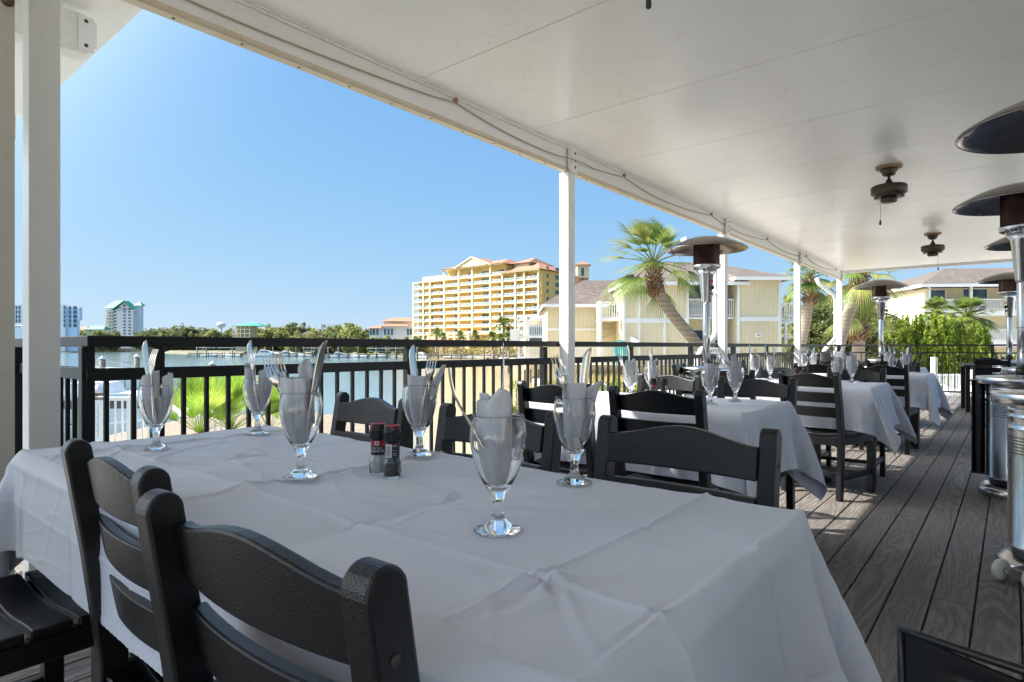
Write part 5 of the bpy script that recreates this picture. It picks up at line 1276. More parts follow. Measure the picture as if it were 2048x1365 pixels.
for (px0, px1, d0, d1, n, hh) in ((1965, 2080, 31, 36, 6000, 1.9), (1740, 1990, 31, 33, 6000, 0.7)):
    px = rs_.uniform(px0, px1, n); d = rs_.uniform(d0, d1, n)
    for a, b in zip(px, d):
        g_ = G(a, b, 0); pts.append((g_.x, g_.y, ZG + rs_.rand() ** 0.6 * hh * (0.8 + 0.3 * math.sin(a * 0.15))))
mb = MB(); mb.quads(leafquads(np.array(pts), 0.12, rs_, 1.2, 0.5), 0, rs_.rand(len(pts))); tag(mb.build('ground_cover', M['juniper']), 'low green hedge plants along the foot of the junipers', 'hedge plants', kind='stuff')
# dune grass & bushes by the near shore
pts = []; qs = []; rn = []
n = 9000; k = 0
while k < n:
    px = rs_.uniform(820, 1300); d = rs_.uniform(7.5, 46)
    b = G(px, d, 0); z = gz(b.x, b.y)
    if b.y < YR + 0.8 or z < -2.75: k += 0.2; continue
    if vnoise(np.array([b.x * 0.5]), np.array([b.y * 0.5]), 8)[0] < -0.12: k += 0.2; continue
    k += 1; h = rs_.uniform(0.35, 0.95); a = rs_.rand() * 2 * PI; l = rs_.uniform(0.1, 0.5) * h; w_ = 0.014 + 0.0007 * d
    dx, dy = math.cos(a), math.sin(a); r1 = rs_.rand()
    p0 = (b.x - dy * w_, b.y + dx * w_, z - 0.05); p1 = (b.x + dy * w_, b.y - dx * w_, z - 0.05); m1 = (b.x + dx * l * 0.4, b.y + dy * l * 0.4, z + h * 0.6); e = (b.x + dx * l, b.y + dy * l, z + h)
    qs.append([p0, p1, (m1[0] + dy * w_ * .7, m1[1] - dx * w_ * .7, m1[2]), (m1[0] - dy * w_ * .7, m1[1] + dx * w_ * .7, m1[2])]); qs.append([(m1[0] - dy * w_ * .7, m1[1] + dx * w_ * .7, m1[2]), (m1[0] + dy * w_ * .7, m1[1] - dx * w_ * .7, m1[2]), e, e]); rn += [r1, r1]
mb = MB(); mb.quads(qs, 0, rn); tag(mb.build('dune_grass', M['drygrass']), 'yellow dune grass on the sandy bank below the railing', 'dune grass', kind='stuff')
for i, (px, d, pyt, w_, lab) in enumerate(((1035, 20, 768, 0.9, 'green shoreline bush left of the first column'), (1240, 20, 757, 1.2, 'green bush behind the railing below the teal chair'), (1120, 30, 765, 1.0, 'small green bush behind the first column'), (1005, 15, 800, 0.6, 'low yellow-green bush at the water edge'))):
    b = G(px, d, 0); z = max(gz(b.x, b.y), -2.8); b.z = z; h = HC - (pyt - 694) * d / F - z; h = max(h, 0.6)
    tree('shore_bush', lab, b, h, (0, 0, h * 0.55), (w_, w_, h * 0.5), 26, 90, 0.22, 0.05, 70 + i, 'yellowleaf' if i == 3 else 'juniper', 'bush', 'bushes on the near bank', 0.04)

# ------------------------------------------------------------------ building helpers
def wall_windows(parent, M_, rects, mat='win', frame='whitec', th=0.06):
    """rects in (x,z,w,h); M_ maps (x, z) -> local with outward normal -y"""
    for (x, z, w_, h_) in rects:
        mb = MB(); mb.box((x, -0.03, z), (w_ + 0.16, 0.05, h_ + 0.16)); f = mb.build('window', M[frame], parent)
        f.matrix_basis = M_
        mb = MB(); mb.box((x, -0.045, z), (w_, 0.04, h_)); mb.build('pane', M[mat], f)
def rail_run(parent, x0, x1, z0, h, y, sp=0.12, th=0.04, mat='whitec', name='balcony_rail', top=0.09, M_=None):
    mb = MB(); n = max(1, int(abs(x1 - x0) / sp))
    for i in range(n + 1): mb.box((x0 + (x1 - x0) * i / n, y, z0 + h / 2), (th, th, h - 0.04))
    mb.box(((x0 + x1) / 2, y, z0 + h), (abs(x1 - x0) + th, 0.09, top)); mb.box(((x0 + x1) / 2, y, z0 + 0.08), (abs(x1 - x0), 0.05, 0.07))
    o = mb.build(name, M[mat], parent)
    if M_ is not None: o.matrix_basis = M_
    return o
def hip(mb, x0, x1, y0, y1, z0, z1, r0, r1, over=0.45, th=0.18):
    """hip roof; ridge from r0 to r1 along x at mid y"""
    ym = (y0 + y1) / 2; x0 -= over; x1 += over; y0 -= over; y1 += over
    v = [(x0, y0, z0), (x1, y0, z0), (x1, y1, z0), (x0, y1, z0), (r0, ym, z1), (r1, ym, z1)]
    mb.add(v, [(0, 1, 5, 4), (2, 3, 4, 5), (1, 2, 5), (3, 0, 4)]); mb.add([(a, b, c - 0.05) for a, b, c in v[:4]], [(3, 2, 1, 0)])
    return [(x0, y0), (x1, y0), (x1, y1), (x0, y1)]
def fascia(par, q, z, h=0.22, mat='whitec'):
    mb = MB(); (x0, y0), (x1, _), (_, y1), _ = q
    mb.box(((x0 + x1) / 2, y0 + 0.02, z - h / 2), (x1 - x0, 0.06, h)); mb.box(((x0 + x1) / 2, y1 - 0.02, z - h / 2), (x1 - x0, 0.06, h))
    mb.box((x0 + 0.02, (y0 + y1) / 2, z - h / 2), (0.06, y1 - y0 - 0.1, h)); mb.box((x1 - 0.02, (y0 + y1) / 2, z - h / 2), (0.06, y1 - y0 - 0.1, h)); return mb.build('fascia', M[mat], par)

# ------------------------------------------------------------------ cream condominium behind the palm
D = 40.0; k = D / F; cx = 1350
def X_(px): return (px - cx) * k
def Z_(py): return HC - (py - 694) * k
t = thing('condominium', 'cream boarded two-storey condominium with brown shingle roofs behind the big palm', 'condominium', G(cx, D, 0), YAW)
def wallbox(x0, x1, y0, y1, z0, z1, mat='condo', name='wall', par=None):
    mb = MB(); mb.box(((x0 + x1) / 2, (y0 + y1) / 2, (z0 + z1) / 2), (x1 - x0, y1 - y0, z1 - z0)); return mb.build(name, M[mat], par or t)
wallbox(X_(1247), X_(1376), 0, 9, ZG - .3, Z_(563)); wallbox(X_(1100), X_(1246.5), 3.2, 10, ZG - .3, Z_(600)); wallbox(X_(1376.5), X_(1470), 1.6, 9, ZG - .3, Z_(562)); wallbox(X_(1470.5), X_(1554), -0.4, 9, ZG - .3, Z_(556))
mb = MB()
for (a, b, yy, py0, py1) in ((1247, 1375, -0.025, 637, 646), (1471, 1555, -0.425, 635, 643.5), (1100, 1204, 3.175, 654, 659)):
    mb.box(((X_(a) + X_(b)) / 2, yy, (Z_(py0) + Z_(py1)) / 2), (X_(b) - X_(a), 0.045, Z_(py0) - Z_(py1)))
for (p, yy, py0) in ((1248, -0.04, 566), (1278, -0.04, 566), (1329, -0.04, 566), (1375, -0.04, 566), (1472, -0.44, 560), (1554, -0.44, 560), (1376.5, 1.3, 566)):
    mb.box((X_(p), yy, (Z_(py0) + ZG) / 2), (0.16, 0.075, Z_(py0) - ZG))
mb.build('trim', M['whitec'], t)
mb = MB(); q1 = hip(mb, X_(1255), X_(1478), -0.3, 11, Z_(566), Z_(503), X_(1330), X_(1440)); q2 = hip(mb, X_(1474), X_(1556), -0.5, 10, Z_(557), Z_(512), X_(1474), X_(1500), 0.5); q3 = hip(mb, X_(1100), X_(1260), 2.9, 11, Z_(603), Z_(538), X_(1190), X_(1330), 0.35)
mb.build('roof', M['shingle'], t)
fascia(t, q1, Z_(566)); fascia(t, q2, Z_(557) - 0.003); fascia(t, q3, Z_(603) - 0.006)
# recessed balcony
wallbox(X_(1377), X_(1469), 0.1, 1.59, Z_(638), Z_(634), 'whitec', 'balcony_floor'); rail_run(t, X_(1379), X_(1468), Z_(633), 1.12, 0.12, 0.13, 0.05)
wall_windows(t, Matrix.Translation((0, 1.6, 0)), [(X_(1408), Z_(585), 1.5, 1.9), (X_(1458), Z_(594), 1.0, 2.0), (X_(1458), Z_(672), 0.8, 1.9), (X_(1408), Z_(678), 1.2, 1.2)])
# projecting balcony with posts
wallbox(X_(1203), X_(1243), 0.6, 3.19, Z_(641), Z_(636), 'whitec', 'balcony_floor'); rail_run(t, X_(1204), X_(1242), Z_(637), 1.1, 0.7, 0.14, 0.06)
mb = MB(); mb.box((X_(1204), 1.9, Z_(636) + 0.6), (0.06, 2.4, 0.08)); mb.box((X_(1204), 1.9, (ZG + Z_(600)) / 2), (0.14, 0.14, Z_(600) - ZG)); mb.box((X_(1204), 0.7, (ZG + Z_(600)) / 2), (0.16, 0.16, Z_(600) - ZG)); mb.box((X_(1243), 0.7, (Z_(665) + Z_(590)) / 2), (0.14, 0.14, Z_(590) - Z_(665)))
mb.bar((X_(1244), 0.65, Z_(665)), (X_(1274), -0.5, Z_(688)), 0.07, 0.3); mb.build('stair_post', M['whitec'], t)
mb = MB(); mb.bar((X_(1210), 2.9, Z_(678)), (X_(1242), 2.9, Z_(664)), 0.12, 0.14); mb.box((X_(1226), 3.15, Z_(650)), (1.2, 0.05, 0.5)); mb.build('stair_rail', M['tan'], t)
wall_windows(t, Matrix.Translation((0, -0.4, 0)), [(X_(1512), Z_(671), 0.22, 0.09)], 'tan')
# open stair at right end
for (py0, py1) in ((603, 645),): rail_run(t, X_(1556), X_(1586), Z_(643), 1.15, -0.2, 0.16, 0.06)
mb = MB(); mb.box((X_(1571), 0.9, Z_(645)), (1.05, 2.2, 0.14)); mb.box((X_(1571), 2.0, Z_(645)), (1.05, 0.1, 0.3))
for p in (1557, 1569, 1586): mb.box((X_(p), -0.2, (ZG + Z_(600)) / 2 if p != 1569 else (ZG + Z_(645)) / 2), (0.14, 0.14, (Z_(600) if p != 1569 else Z_(645)) - ZG))
mb.build('stair_landing', M['whitec'], t); wallbox(X_(1557), X_(1568), 1.0, 1.1, ZG, Z_(647), 'bluewall', 'stair_wall')
rail_run(t, X_(1140), X_(1200), Z_(729), 1.05, 0.5, 0.14, 0.05, name='terrace_rail'); rail_run(t, X_(1204), X_(1262), Z_(729), 1.05, -0.6, 0.14, 0.05, name='terrace_rail'); rail_run(t, X_(1385), X_(1470), Z_(729), 1.05, -0.6, 0.14, 0.05, name='terrace_rail')
mb = MB(); mb.box((X_(1305), 0.8, Z_(731)), (11, 3.6, 0.12)); mb.build('terrace', M['tan'], t)
# teal adirondack chair
t2 = thing('adirondack_chair', 'teal slatted garden chair on the terrace of the cream condominium', 'garden chair', G(1243, 38.8, Z_(729)), YAW)
mb = MB()
for i in range(6): mb.box((-0.3 + i * 0.12, 0.32, 0.95 + 0.06 * math.cos((i - 2.5) * 0.7)), (0.1, 0.03, 1.2), rx=-0.2)
mb.build('backrest', M['teal'], t2); mb = MB(); mb.box((0, 0, 0.42), (0.75, 0.6, 0.04)); mb.build('seat', M['teal'], t2)
for sx in (-1, 1):
    mb = MB(); mb.box((sx * 0.4, 0, 0.62), (0.14, 0.8, 0.04)); mb.build('armrest', M['teal'], t2); mb = MB(); mb.box((sx * 0.38, -0.35, 0.31), (0.06, 0.1, 0.62)); mb.build('leg', M['teal'], t2); mb = MB(); mb.box((sx * 0.38, 0.35, 0.21), (0.06, 0.1, 0.42)); mb.build('leg', M['teal'], t2)
t3 = thing('balcony_chair', 'dark frame chair on the small projecting white balcony', 'garden chair', G(1229, 41.9, Z_(636)), YAW)
mb = MB(); mb.box((0, 0.2, 0.75), (0.5, 0.04, 0.5)); mb.build('backrest', M['black'], t3); mb = MB(); mb.box((0, 0, 0.45), (0.5, 0.45, 0.05)); mb.build('seat', M['black'], t3)

for sx in (-1, 1):
    for sy in (-1, 1): mb = MB(); mb.box((sx * 0.23, sy * 0.2, 0.22), (0.05, 0.05, 0.44)); mb.build('leg', M['black'], t3)
# air conditioner below
t4 = thing('condenser_unit', 'grey air-conditioner unit on the ground seen through the railing right of the first column', 'air conditioner', G(1193, 26, gz(*G(1193, 26, 0).xy)), YAW)
mb = MB(); mb.box((0, 0, 0.4), (0.9, 0.8, 0.8), b=0.03); mb.build('housing', M['whitec'], t4); mb = MB(); mb.lathe([(0, 0), (0.27, 0), (0.27, 0.02), (0, 0.02)], 24); o = mb.build('fan_grille', M['black'], t4); o.rotation_euler.x = PI / 2; o.location = (0.05, -0.405, 0.4)

# ------------------------------------------------------------------ white balcony wing with pergola
D = 68.0; k = D / F; cx = 1070
t = thing('balcony_house', 'white balconied house with a pergola left of the first column', 'house', G(cx, D, 0), YAW)
wallbox(X_(1052), X_(1125), 3.0, 9, ZG - 1, Z_(628), 'cream'); wallbox(X_(1020), X_(1036), -0.5, 3, Z_(690), Z_(659), 'whitec', 'stair_wall')
for (py, a, b) in ((672, 1036, 1092), (716, 1036, 1088), (657, 1093, 1125)):
    wallbox(X_(a), X_(b), 0, 3, Z_(py + 4), Z_(py), 'whitec', 'balcony_floor'); rail_run(t, X_(a), X_(b), Z_(py), 1.05 if py != 657 else 1.4, 0.05, 0.2, 0.07)
mb = MB()
for p in (1037, 1057, 1091, 1113): mb.box((X_(p), 0.1, (Z_(632) + ZG - 1) / 2), (0.22, 0.22, Z_(632) - ZG + 1))
for i in range(10): mb.box((X_(1036) + i * 0.34, 1.4, Z_(632.5)), (0.1, 3.6, 0.22))
mb.box((X_(1064), 0.05, Z_(637)), (3.4, 0.12, 0.3)); mb.box((X_(1064), 2.8, Z_(637)), (3.4, 0.12, 0.3)); mb.build('pergola', M['whitec'], t)
wall_windows(t, Matrix.Translation((0, 3.0, 0)), [(X_(1075), Z_(664), 2.0, 1.6), (X_(1074), Z_(684), 1.6, 0.9), (X_(1101), Z_(684), 1.0, 0.9)])
mb = MB(); q = hip(mb, X_(1088), X_(1150), 1.5, 9, Z_(629), Z_(608), X_(1110), X_(1150), 0.3); mb.build('roof', M['shingle'], t)
mb = MB(); 
for p in (1040, 1050, 1062, 1078, 1088): mb.box((X_(p), 1.0, (Z_(720) - 4) / 2 - 0.6), (0.25, 0.25, 3.0 + Z_(720)))
mb.build('piling', M['pile'], t)
t5 = thing('flag', 'small striped flag flying from the roof edge of the white balconied house', 'flag', P(1079, 612, 67.5), YAW)
m = N('flag_cloth'); tc = m.n('ShaderNodeTexCoord'); sp = m.n('ShaderNodeSeparateXYZ'); m.l(tc.outputs['UV'], sp.inputs[0])
M['flagr'] = mk('flag_red', (0.55, 0.03, 0.05), 0.7); M['flagw'] = mk('flag_white', (0.8, 0.8, 0.8), 0.7); M['flagb'] = mk('flag_blue', (0.03, 0.06, 0.3), 0.7)
mb = MB(); ax_ = Vector((0.78, 0, -0.62)); dn = Vector((-0.45, 0, -0.9))
for s_ in range(13):
    for c in range(10):
        cv = lambda u, v: tuple(ax_ * u * 1.05 + dn * v * 0.62 + Vector((0, 0.06 * math.sin(u * 9 + v * 2), 0)))
        mi = 2 if (s_ < 7 and c < 4) else (0 if s_ % 2 == 0 else 1)
        mb.add([cv(c / 10, s_ / 13), cv((c + 1) / 10, s_ / 13), cv((c + 1) / 10, (s_ + 1) / 13), cv(c / 10, (s_ + 1) / 13)], [(0, 1, 2, 3)], mi)
mb.build('flag_cloth', [M['flagr'], M['flagw'], M['flagb']], t5); mb = MB(); mb.tube([(-0.15, 0, 0.1), (1.15, 0, -0.95)], 0.02, 6); mb.build('flag_pole', M['whitec'], t5)

# ------------------------------------------------------------------ pale house with balconies at right
D = 56.0; k = D / F; cx = 1850
t = thing('balconied_house', 'pale yellow house with long white balconies behind the juniper hedge at right', 'house', G(cx, D, 0), YAW - R(5))
x1 = X_(2120)
wallbox(0, x1, 1.9, 12, ZG - 0.3, Z_(573), 'cream'); wallbox(-0.05, 0.25, 0.0, 14, ZG - 0.3, Z_(578), 'cream', 'side_wall')
wallbox(-2.6, 0.0, 9, 16, ZG - .3, Z_(590), 'cream', 'side_wall')
mb = MB(); q = hip(mb, 0, x1 + 3, 0, 13, Z_(570), Z_(521), 5.5, x1, 0.7); mb.build('roof', M['shingle'], t); fascia(t, q, Z_(570), 0.28)
wallbox(0.25, x1, 0.05, 1.9, Z_(632), Z_(621), 'whitec', 'balcony_floor'); wallbox(0.25, x1, 0.05, 1.9, Z_(694), Z_(681), 'whitec', 'balcony_floor'); wallbox(0.25, x1, 0.05, 1.9, Z_(571), Z_(569), 'whitec', 'soffit')
for py in (621, 681): rail_run(t, 0.3, x1, Z_(py), 0.98, 0.1, 0.15, 0.05)
mb = MB()
for p in (1861, 1940, 2015): mb.box((X_(p) - 0.1, 0.12, (Z_(571) + ZG) / 2), (0.22, 0.22, Z_(571) - ZG))
mb.build('porch_post', M['whitec'], t)
wall_windows(t, Matrix.Translation((0, 1.9, 0)), [(X_(1896), Z_(594), 1.4, 1.5), (X_(1976), Z_(595), 1.5, 1.7), (X_(1957), Z_(595), 0.9, 1.7), (X_(1896), Z_(658), 1.3, 1.8), (X_(1966), Z_(657), 0.7, 1.9), (X_(1983), Z_(657), 0.7, 1.9)])
Ms = Matrix.Translation((-0.05, 0, 0)) @ Matrix.Rotation(-PI / 2, 4, 'Z')
wall_windows(t, Ms, [(-6.8, Z_(598), 0.7, 0.8)])
mb = MB(); q = hip(mb, -2.6, 1.0, 8.6, 16, Z_(589), Z_(560), -0.6, 0.4, 0.5); mb.build('roof', M['shingle'], t)
t6 = thing('picket_fence', 'white picket fence beyond the far railing', 'fence', G(1855, 29, ZG), YAW)
rail_run(t6, -2.2, 4.3, 0, 1.05, 0, 0.16, 0.075, name='pickets'); 
for px in (-1.9, 0.3, 2.1, 3.9): mb = MB(); mb.box((px, 0.0, 0.65 if px != 0.3 else 0.95), (0.2, 0.2, 1.3 if px != 0.3 else 1.9)); mb.build('post', M['whitec'], t6)
t7 = thing('patio_table', 'white round patio table seen low through the far railing', 'garden table', G(1900, 24, ZG), 0)
mb = MB(); mb.lathe([(0, 0.70), (0.55, 0.70), (0.56, 0.73), (0, 0.74)], 32); mb.build('table_top', M['whitec'], t7); 
for a in (0.3, 1.9, 3.4, 5): mb = MB(); mb.tube([(math.cos(a) * 0.35, math.sin(a) * 0.35, 0.7), (math.cos(a) * 0.45, math.sin(a) * 0.45, 0)], 0.02, 6); mb.build('leg', M['whitec'], t7)
for (px, dd_, rz, lab) in ((1880, 24, 0.3, 'white patio chair left of the white patio table'), (1922, 23.6, 2.6, 'white patio chair right of the white patio table')):
    t8 = thing('patio_chair', lab, 'garden chair', G(px, dd_, ZG), rz, 'white patio chairs'); mb = MB(); mb.box((0, 0, 0.42), (0.5, 0.5, 0.03)); mb.build('seat', M['whitec'], t8); mb = MB(); mb.tube([(-0.25, -0.25, 0.4), (-0.32, -0.24, 0.85), (-0.34, 0, 0.92), (-0.32, 0.24, 0.85), (-0.25, 0.25, 0.4)], 0.02, 8); mb.box((-0.3, 0, 0.7), (0.02, 0.42, 0.3)); mb.build('backrest', M['whitec'], t8)
    for sx in (-1, 1):
        for sy in (-1, 1): mb = MB(); mb.tube([(sx * 0.24, sy * 0.24, 0.42), (sx * 0.27, sy * 0.27, 0)], 0.016, 6); mb.build('leg', M['whitec'], t8)
# ------------------------------------------------------------------ big yellow balconied hotel across the water
XF = 190.0
def Yat(px, X=XF):
    t_ = (px - 1024) / F; return X * (sT - t_ * cT) / (cT + t_ * sT)
y0 = Yat(1077)
t = thing('apartment_tower', 'large yellow balconied apartment block with red tiled roofs across the water', 'apartment block', (XF, y0, -1.4), PI / 2)
# local x = +Y world (to the left in view), local y = -X world -> front (towards us) is +y
def lx(px): return Yat(px) - y0
Z0 = 1.4
FL = [9.6 + 3.053 * i + Z0 for i in range(-2, 8)]   # slab levels
cols = [827, 847, 860.4, 888.6, 918, 944.8, 981, 1005, 1031, 1048.5, 1077]
def fbox(x0, x1, ya, yb, z0, z1, mat, name, par=None):
    mb = MB(); mb.box(((x0 + x1) / 2, (ya + yb) / 2, (z0 + z1) / 2), (abs(x1 - x0), abs(yb - ya), z1 - z0)); return mb.build(name, M[mat], par or t)
top3 = FL[-1] + 0.3; top2 = FL[-1] + 4.2
fbox(lx(888.6), lx(832), -18, -2.6, 0, top3 - .3, 'stucco_y', 'wall'); fbox(lx(1005), lx(888.6), -18, -2.4, 0, top2, 'stucco_y', 'wall'); fbox(0, lx(1005), -28, -2.5, 0, top3 + 0.2, 'stucco_y', 'wall')
slabs = MB(); rails = []
for i, z in enumerate(FL + [top2 + .2]):
    xa, xb = (0, lx(827)) if i < 10 else (lx(1005), lx(888.6))
    if i == 9: slabs.box(((lx(1005) + lx(827)) / 2, -1.2, z), (lx(827) - lx(1005) + .4, 2.8, 0.36)); slabs.box((lx(1005) / 2, -1.2, z + .3), (lx(1005) + .4, 2.8, 0.36))
    else: slabs.box(((xa + xb) / 2, -1.2, z), (xb - xa + 0.4, 2.7, 0.3))
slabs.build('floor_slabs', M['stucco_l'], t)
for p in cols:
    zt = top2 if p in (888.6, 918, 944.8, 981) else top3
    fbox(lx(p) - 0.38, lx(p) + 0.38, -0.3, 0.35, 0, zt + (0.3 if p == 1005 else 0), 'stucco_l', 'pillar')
for i, z in enumerate(FL):
    xa, xb = (0, lx(827)) if i < 9 else (lx(1005), lx(888.6))
    mb = MB(); mb.box(((xa + xb) / 2, 0.05, z + 1.15), (xb - xa, 0.1, 0.12)); mb.box(((xa + xb) / 2, 0.05, z + 0.25), (xb - xa, 0.1, 0.14)); n = int((xb - xa) / 1.9)
    for q in range(n): mb.box((xa + (q + .5) * (xb - xa) / n, 0.05, z + 0.68), (0.14, 0.1, 0.8))
    o = mb.build('balcony_rail', M['whitec'], t); mb = MB(); mb.box(((xa + xb) / 2, 0.02, z + 0.7), (xb - xa, 0.03, 0.85)); mb.build('glass_panel', M['railglass'], o)
rw = random.Random(2); cnt = 0
for bi, (a, b) in enumerate(zip(cols[:-1], cols[1:])):
    for i, z in enumerate(FL):
        if i == 9 and not (888 < a < 1000): continue
        w_ = min(6.0 if a == 944.8 else 3.0, abs(lx(a) - lx(b)) * 0.5); xc = (lx(a) * 0.4 + lx(b) * 0.6)
        mb = MB(); yy = -2.37 if 888 < a < 1000 else (-2.47 if a >= 1005 else -2.57)
        mb.box((xc, yy, z + 1.35), (w_ * rw.uniform(0.75, 1.1), 0.08, 2.1)); mb.build('window', M[rw.choice(['win', 'win', 'win2'])], t)
# bay side walls catching the sun
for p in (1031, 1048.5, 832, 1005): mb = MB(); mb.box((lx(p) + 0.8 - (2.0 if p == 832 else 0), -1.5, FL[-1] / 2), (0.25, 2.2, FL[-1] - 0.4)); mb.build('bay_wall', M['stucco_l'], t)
# side wall windows (facing -Y world = local -x)
for i, z in enumerate(FL[1:]):
    for yy, w_ in ((-6.0, 1.2), (-13, 3.2), (-21, 1.3)):
        mb = MB(); mb.box((-0.03, yy, z + 1.5), (0.1, w_, 1.7)); mb.build('window', M['win'], t)
# roofs
mb = MB(); hip(mb, -0.5, lx(1005), -24, 0.3, top3 + 0.4, top3 + 5.0, 9, 11, 0.9)
hip(mb, lx(1005), lx(888.6), -20, 0.3, top2 + 0.4, top2 + 3.6, lx(1005) + 5, lx(888.6) - 7, 1.2); mb.build('roof', M['tile'], t)
pa, pb, pc = lx(981), lx(918), lx(948)
mb = MB(); M9 = Matrix(((1, 0, 0, 0), (0, 0, 1, 0.9), (0, 1, 0, 0), (0, 0, 0, 1)))
mb.prism([(pa - 0.8, top2 + 0.3), (pb + 0.8, top2 + 0.3), (pc, top2 + 3.9)], 0.5, M9); pd = mb.build('pediment', M['stucco_l'], t)
mb = MB(); mb.add([(pa - 1.4, 1.7, top2 + 0.35), (pc, 1.7, top2 + 4.4), (pc, -10, top2 + 4.4), (pa - 1.4, -10, top2 + 0.35), (pb + 1.4, 1.7, top2 + 0.35), (pb + 1.4, -10, top2 + 0.35)], [(0, 1, 2, 3), (1, 4, 5, 2)]); mb.build('roof', M['tile'], t)
mb = MB(); mb.bar((pa - 1.4, 1.75, top2 + 0.2), (pc, 1.75, top2 + 4.25), 0.25, 0.5); mb.bar((pb + 1.4, 1.75, top2 + 0.2), (pc, 1.75, top2 + 4.25), 0.25, 0.5); mb.box(((lx(1005) + lx(888.6)) / 2, 0.9, top2 + 0.2), (lx(888.6) - lx(1005) + 2, 0.3, 0.5)); mb.box((lx(1005) / 2, 0.9, top3 + 0.25), (lx(1005) + 2, 0.3, 0.5)); mb.build('cornice', M['stucco_l'], t)
fbox(lx(1040), lx(1008), -22, -6, top3, top3 + 4.6, 'tan', 'penthouse_wall'); mb = MB(); hip(mb, lx(1040), lx(1008), -22, -6, top3 + 4.5, top3 + 7.4, lx(1040) + 3, lx(1008) - 3, 0.8); mb.build('roof', M['tile'], t)
fbox(lx(888.6) + .4, lx(840), -2.0, -1.6, top3, top3 + 2.2, 'stucco_l', 'parapet')
# podium with entrance pavilion
fbox(lx(985), lx(905), 2, 14, 0, 6.2, 'stucco_y', 'podium'); mb = MB(); n = 7
for i in range(n): mb.box((lx(985) + (lx(905) - lx(985)) * i / (n - 1), 14.2, 4.0), (1.0, 1.0, 8.0))
mb.box(((lx(985) + lx(905)) / 2, 14.2, 6.5), (lx(905) - lx(985), 0.8, 0.6)); mb.build('colonnade', M['stucco_l'], t)
fbox(lx(955), lx(918), 14.8, 20, 0, 3.9, 'stucco_y', 'pavilion'); mb = MB(); hip(mb, lx(957), lx(915), 14.8, 21, 3.9, 6.7, lx(942), lx(930), 0.8); mb.build('roof', M['tile'], t)
mb = MB(); mb.tube([(lx(934), 20.05, 1.4), (lx(934), 20.2, 1.4)], 0.9, 18); mb.build('arched_door', M['win'], t)
# orange and cream tower behind
D = 290.0; k = D / F; cx = 1163
def X_(px): return (px - cx) * k
def Z_(py): return HC - (py - 694) * k
t = thing('corner_tower', 'orange and cream stair tower with a red pyramid roof right of the yellow block', 'tower', G(cx, D, 0), YAW)
wallbox(X_(1156), X_(1177), 0, 6, -1.5, Z_(556), 'stucco_o'); wallbox(X_(1155), X_(1178), -0.2, 6.2, Z_(556), Z_(530), 'stucco_l'); wallbox(X_(1120), X_(1155), 3, 9, -1.5, Z_(550), 'stucco_l')
mb = MB(); hip(mb, X_(1155), X_(1178), 0, 6, Z_(530), Z_(521), X_(1166), X_(1167), 1.0); mb.build('roof', M['tile'], t); wall_windows(t, Matrix(), [(X_(1165), Z_(562), 1.3, 2.6), (X_(1165), Z_(577), 1.3, 2.6), (X_(1150), Z_(562), 0.1, 2.6)]); wall_windows(t, Matrix.Translation((0, -0.2, 0)), [(X_(1165), Z_(544), 1.4, 4)])

# ------------------------------------------------------------------ far left shore buildings
D = 600.0; k = D / F; cx = 243
t = thing('white_tower_block', 'white apartment tower with a bright green gabled roof on the far left shore', 'apartment tower', G(cx, D, 0), YAW)
wallbox(X_(229), X_(266), 0, 7, -2, Z_(621), 'stucco_w'); wallbox(X_(208), X_(229), 2, 8, -2, Z_(620), 'stucco_w'); wallbox(X_(266), X_(277), 4, 8, -2, Z_(611), 'bluewall')
mb = MB(); mb.prism([(X_(229), Z_(621)), (X_(266), Z_(619)), (X_(249), Z_(603.5))], 6.8, Matrix(((1, 0, 0, 0), (0, 0, 1, 0.1), (0, 1, 0, 0), (0, 0, 0, 1)))); mb.build('gable', M['stucco_w'], t)
mb = MB()
def gable_roof(x0, xm, x1, ya, yb, z0, z1):
    mb.add([(x0, ya, z0), (xm, ya, z1), (xm, yb, z1), (x0, yb, z0), (x1, ya, z0), (x1, yb, z0)], [(0, 1, 2, 3), (1, 4, 5, 2)]); mb.add([(x0, ya, z0 - 1), (xm, ya, z1 - 1), (xm, ya, z1), (x0, ya, z0), (x1, ya, z0 - 1), (x1, ya, z0)], [(0, 1, 2, 3), (1, 4, 5, 2)])
gable_roof(X_(224), X_(249), X_(269), -1.5, 8, Z_(620), Z_(602)); hip(mb, X_(208), X_(240), 0.5, 9, Z_(617), Z_(601), X_(226), X_(240), 1); hip(mb, X_(266), X_(278), 4, 8, Z_(611), Z_(602.5), X_(271), X_(272), 1.2); mb.build('roof', M['greenroof'], t)
for px in (230.5, 249, 259):
    for i in range(10 if px != 230.5 else 9):
        mb = MB(); mb.box((X_(px), -0.1, Z_(668) + i * 3.1), (2.2, 0.3, 1.4)); mb.build('window', M['win'], t)
mb = MB()
for i in range(13):
    mb.box((X_(218), 1.0, -1 + i * 3.1), (X_(229) - X_(208) - 1.5, 2.0, 0.9))
mb.build('balconies', M['whitec'], t)
mb = MB()
for px in (212, 217.5, 223): mb.box((X_(px), 1.9, Z_(650)), (1.4, 0.3, 26))
mb.build('window_strip', M['tan'], t)
D = 400.0; k = D / F; cx = 90
t = thing('modern_tower', 'pale blue and white modern building behind the front column', 'building', G(cx, D, 0), YAW)
wallbox(X_(20), X_(130), 0, 3, -2, Z_(610), 'stucco_w'); wallbox(X_(130.5), X_(151), 1.5, 4, -2, Z_(641), 'bluewall'); wallbox(X_(130.5), X_(156), 1.5, 4, Z_(641), Z_(615), 'bluewall')
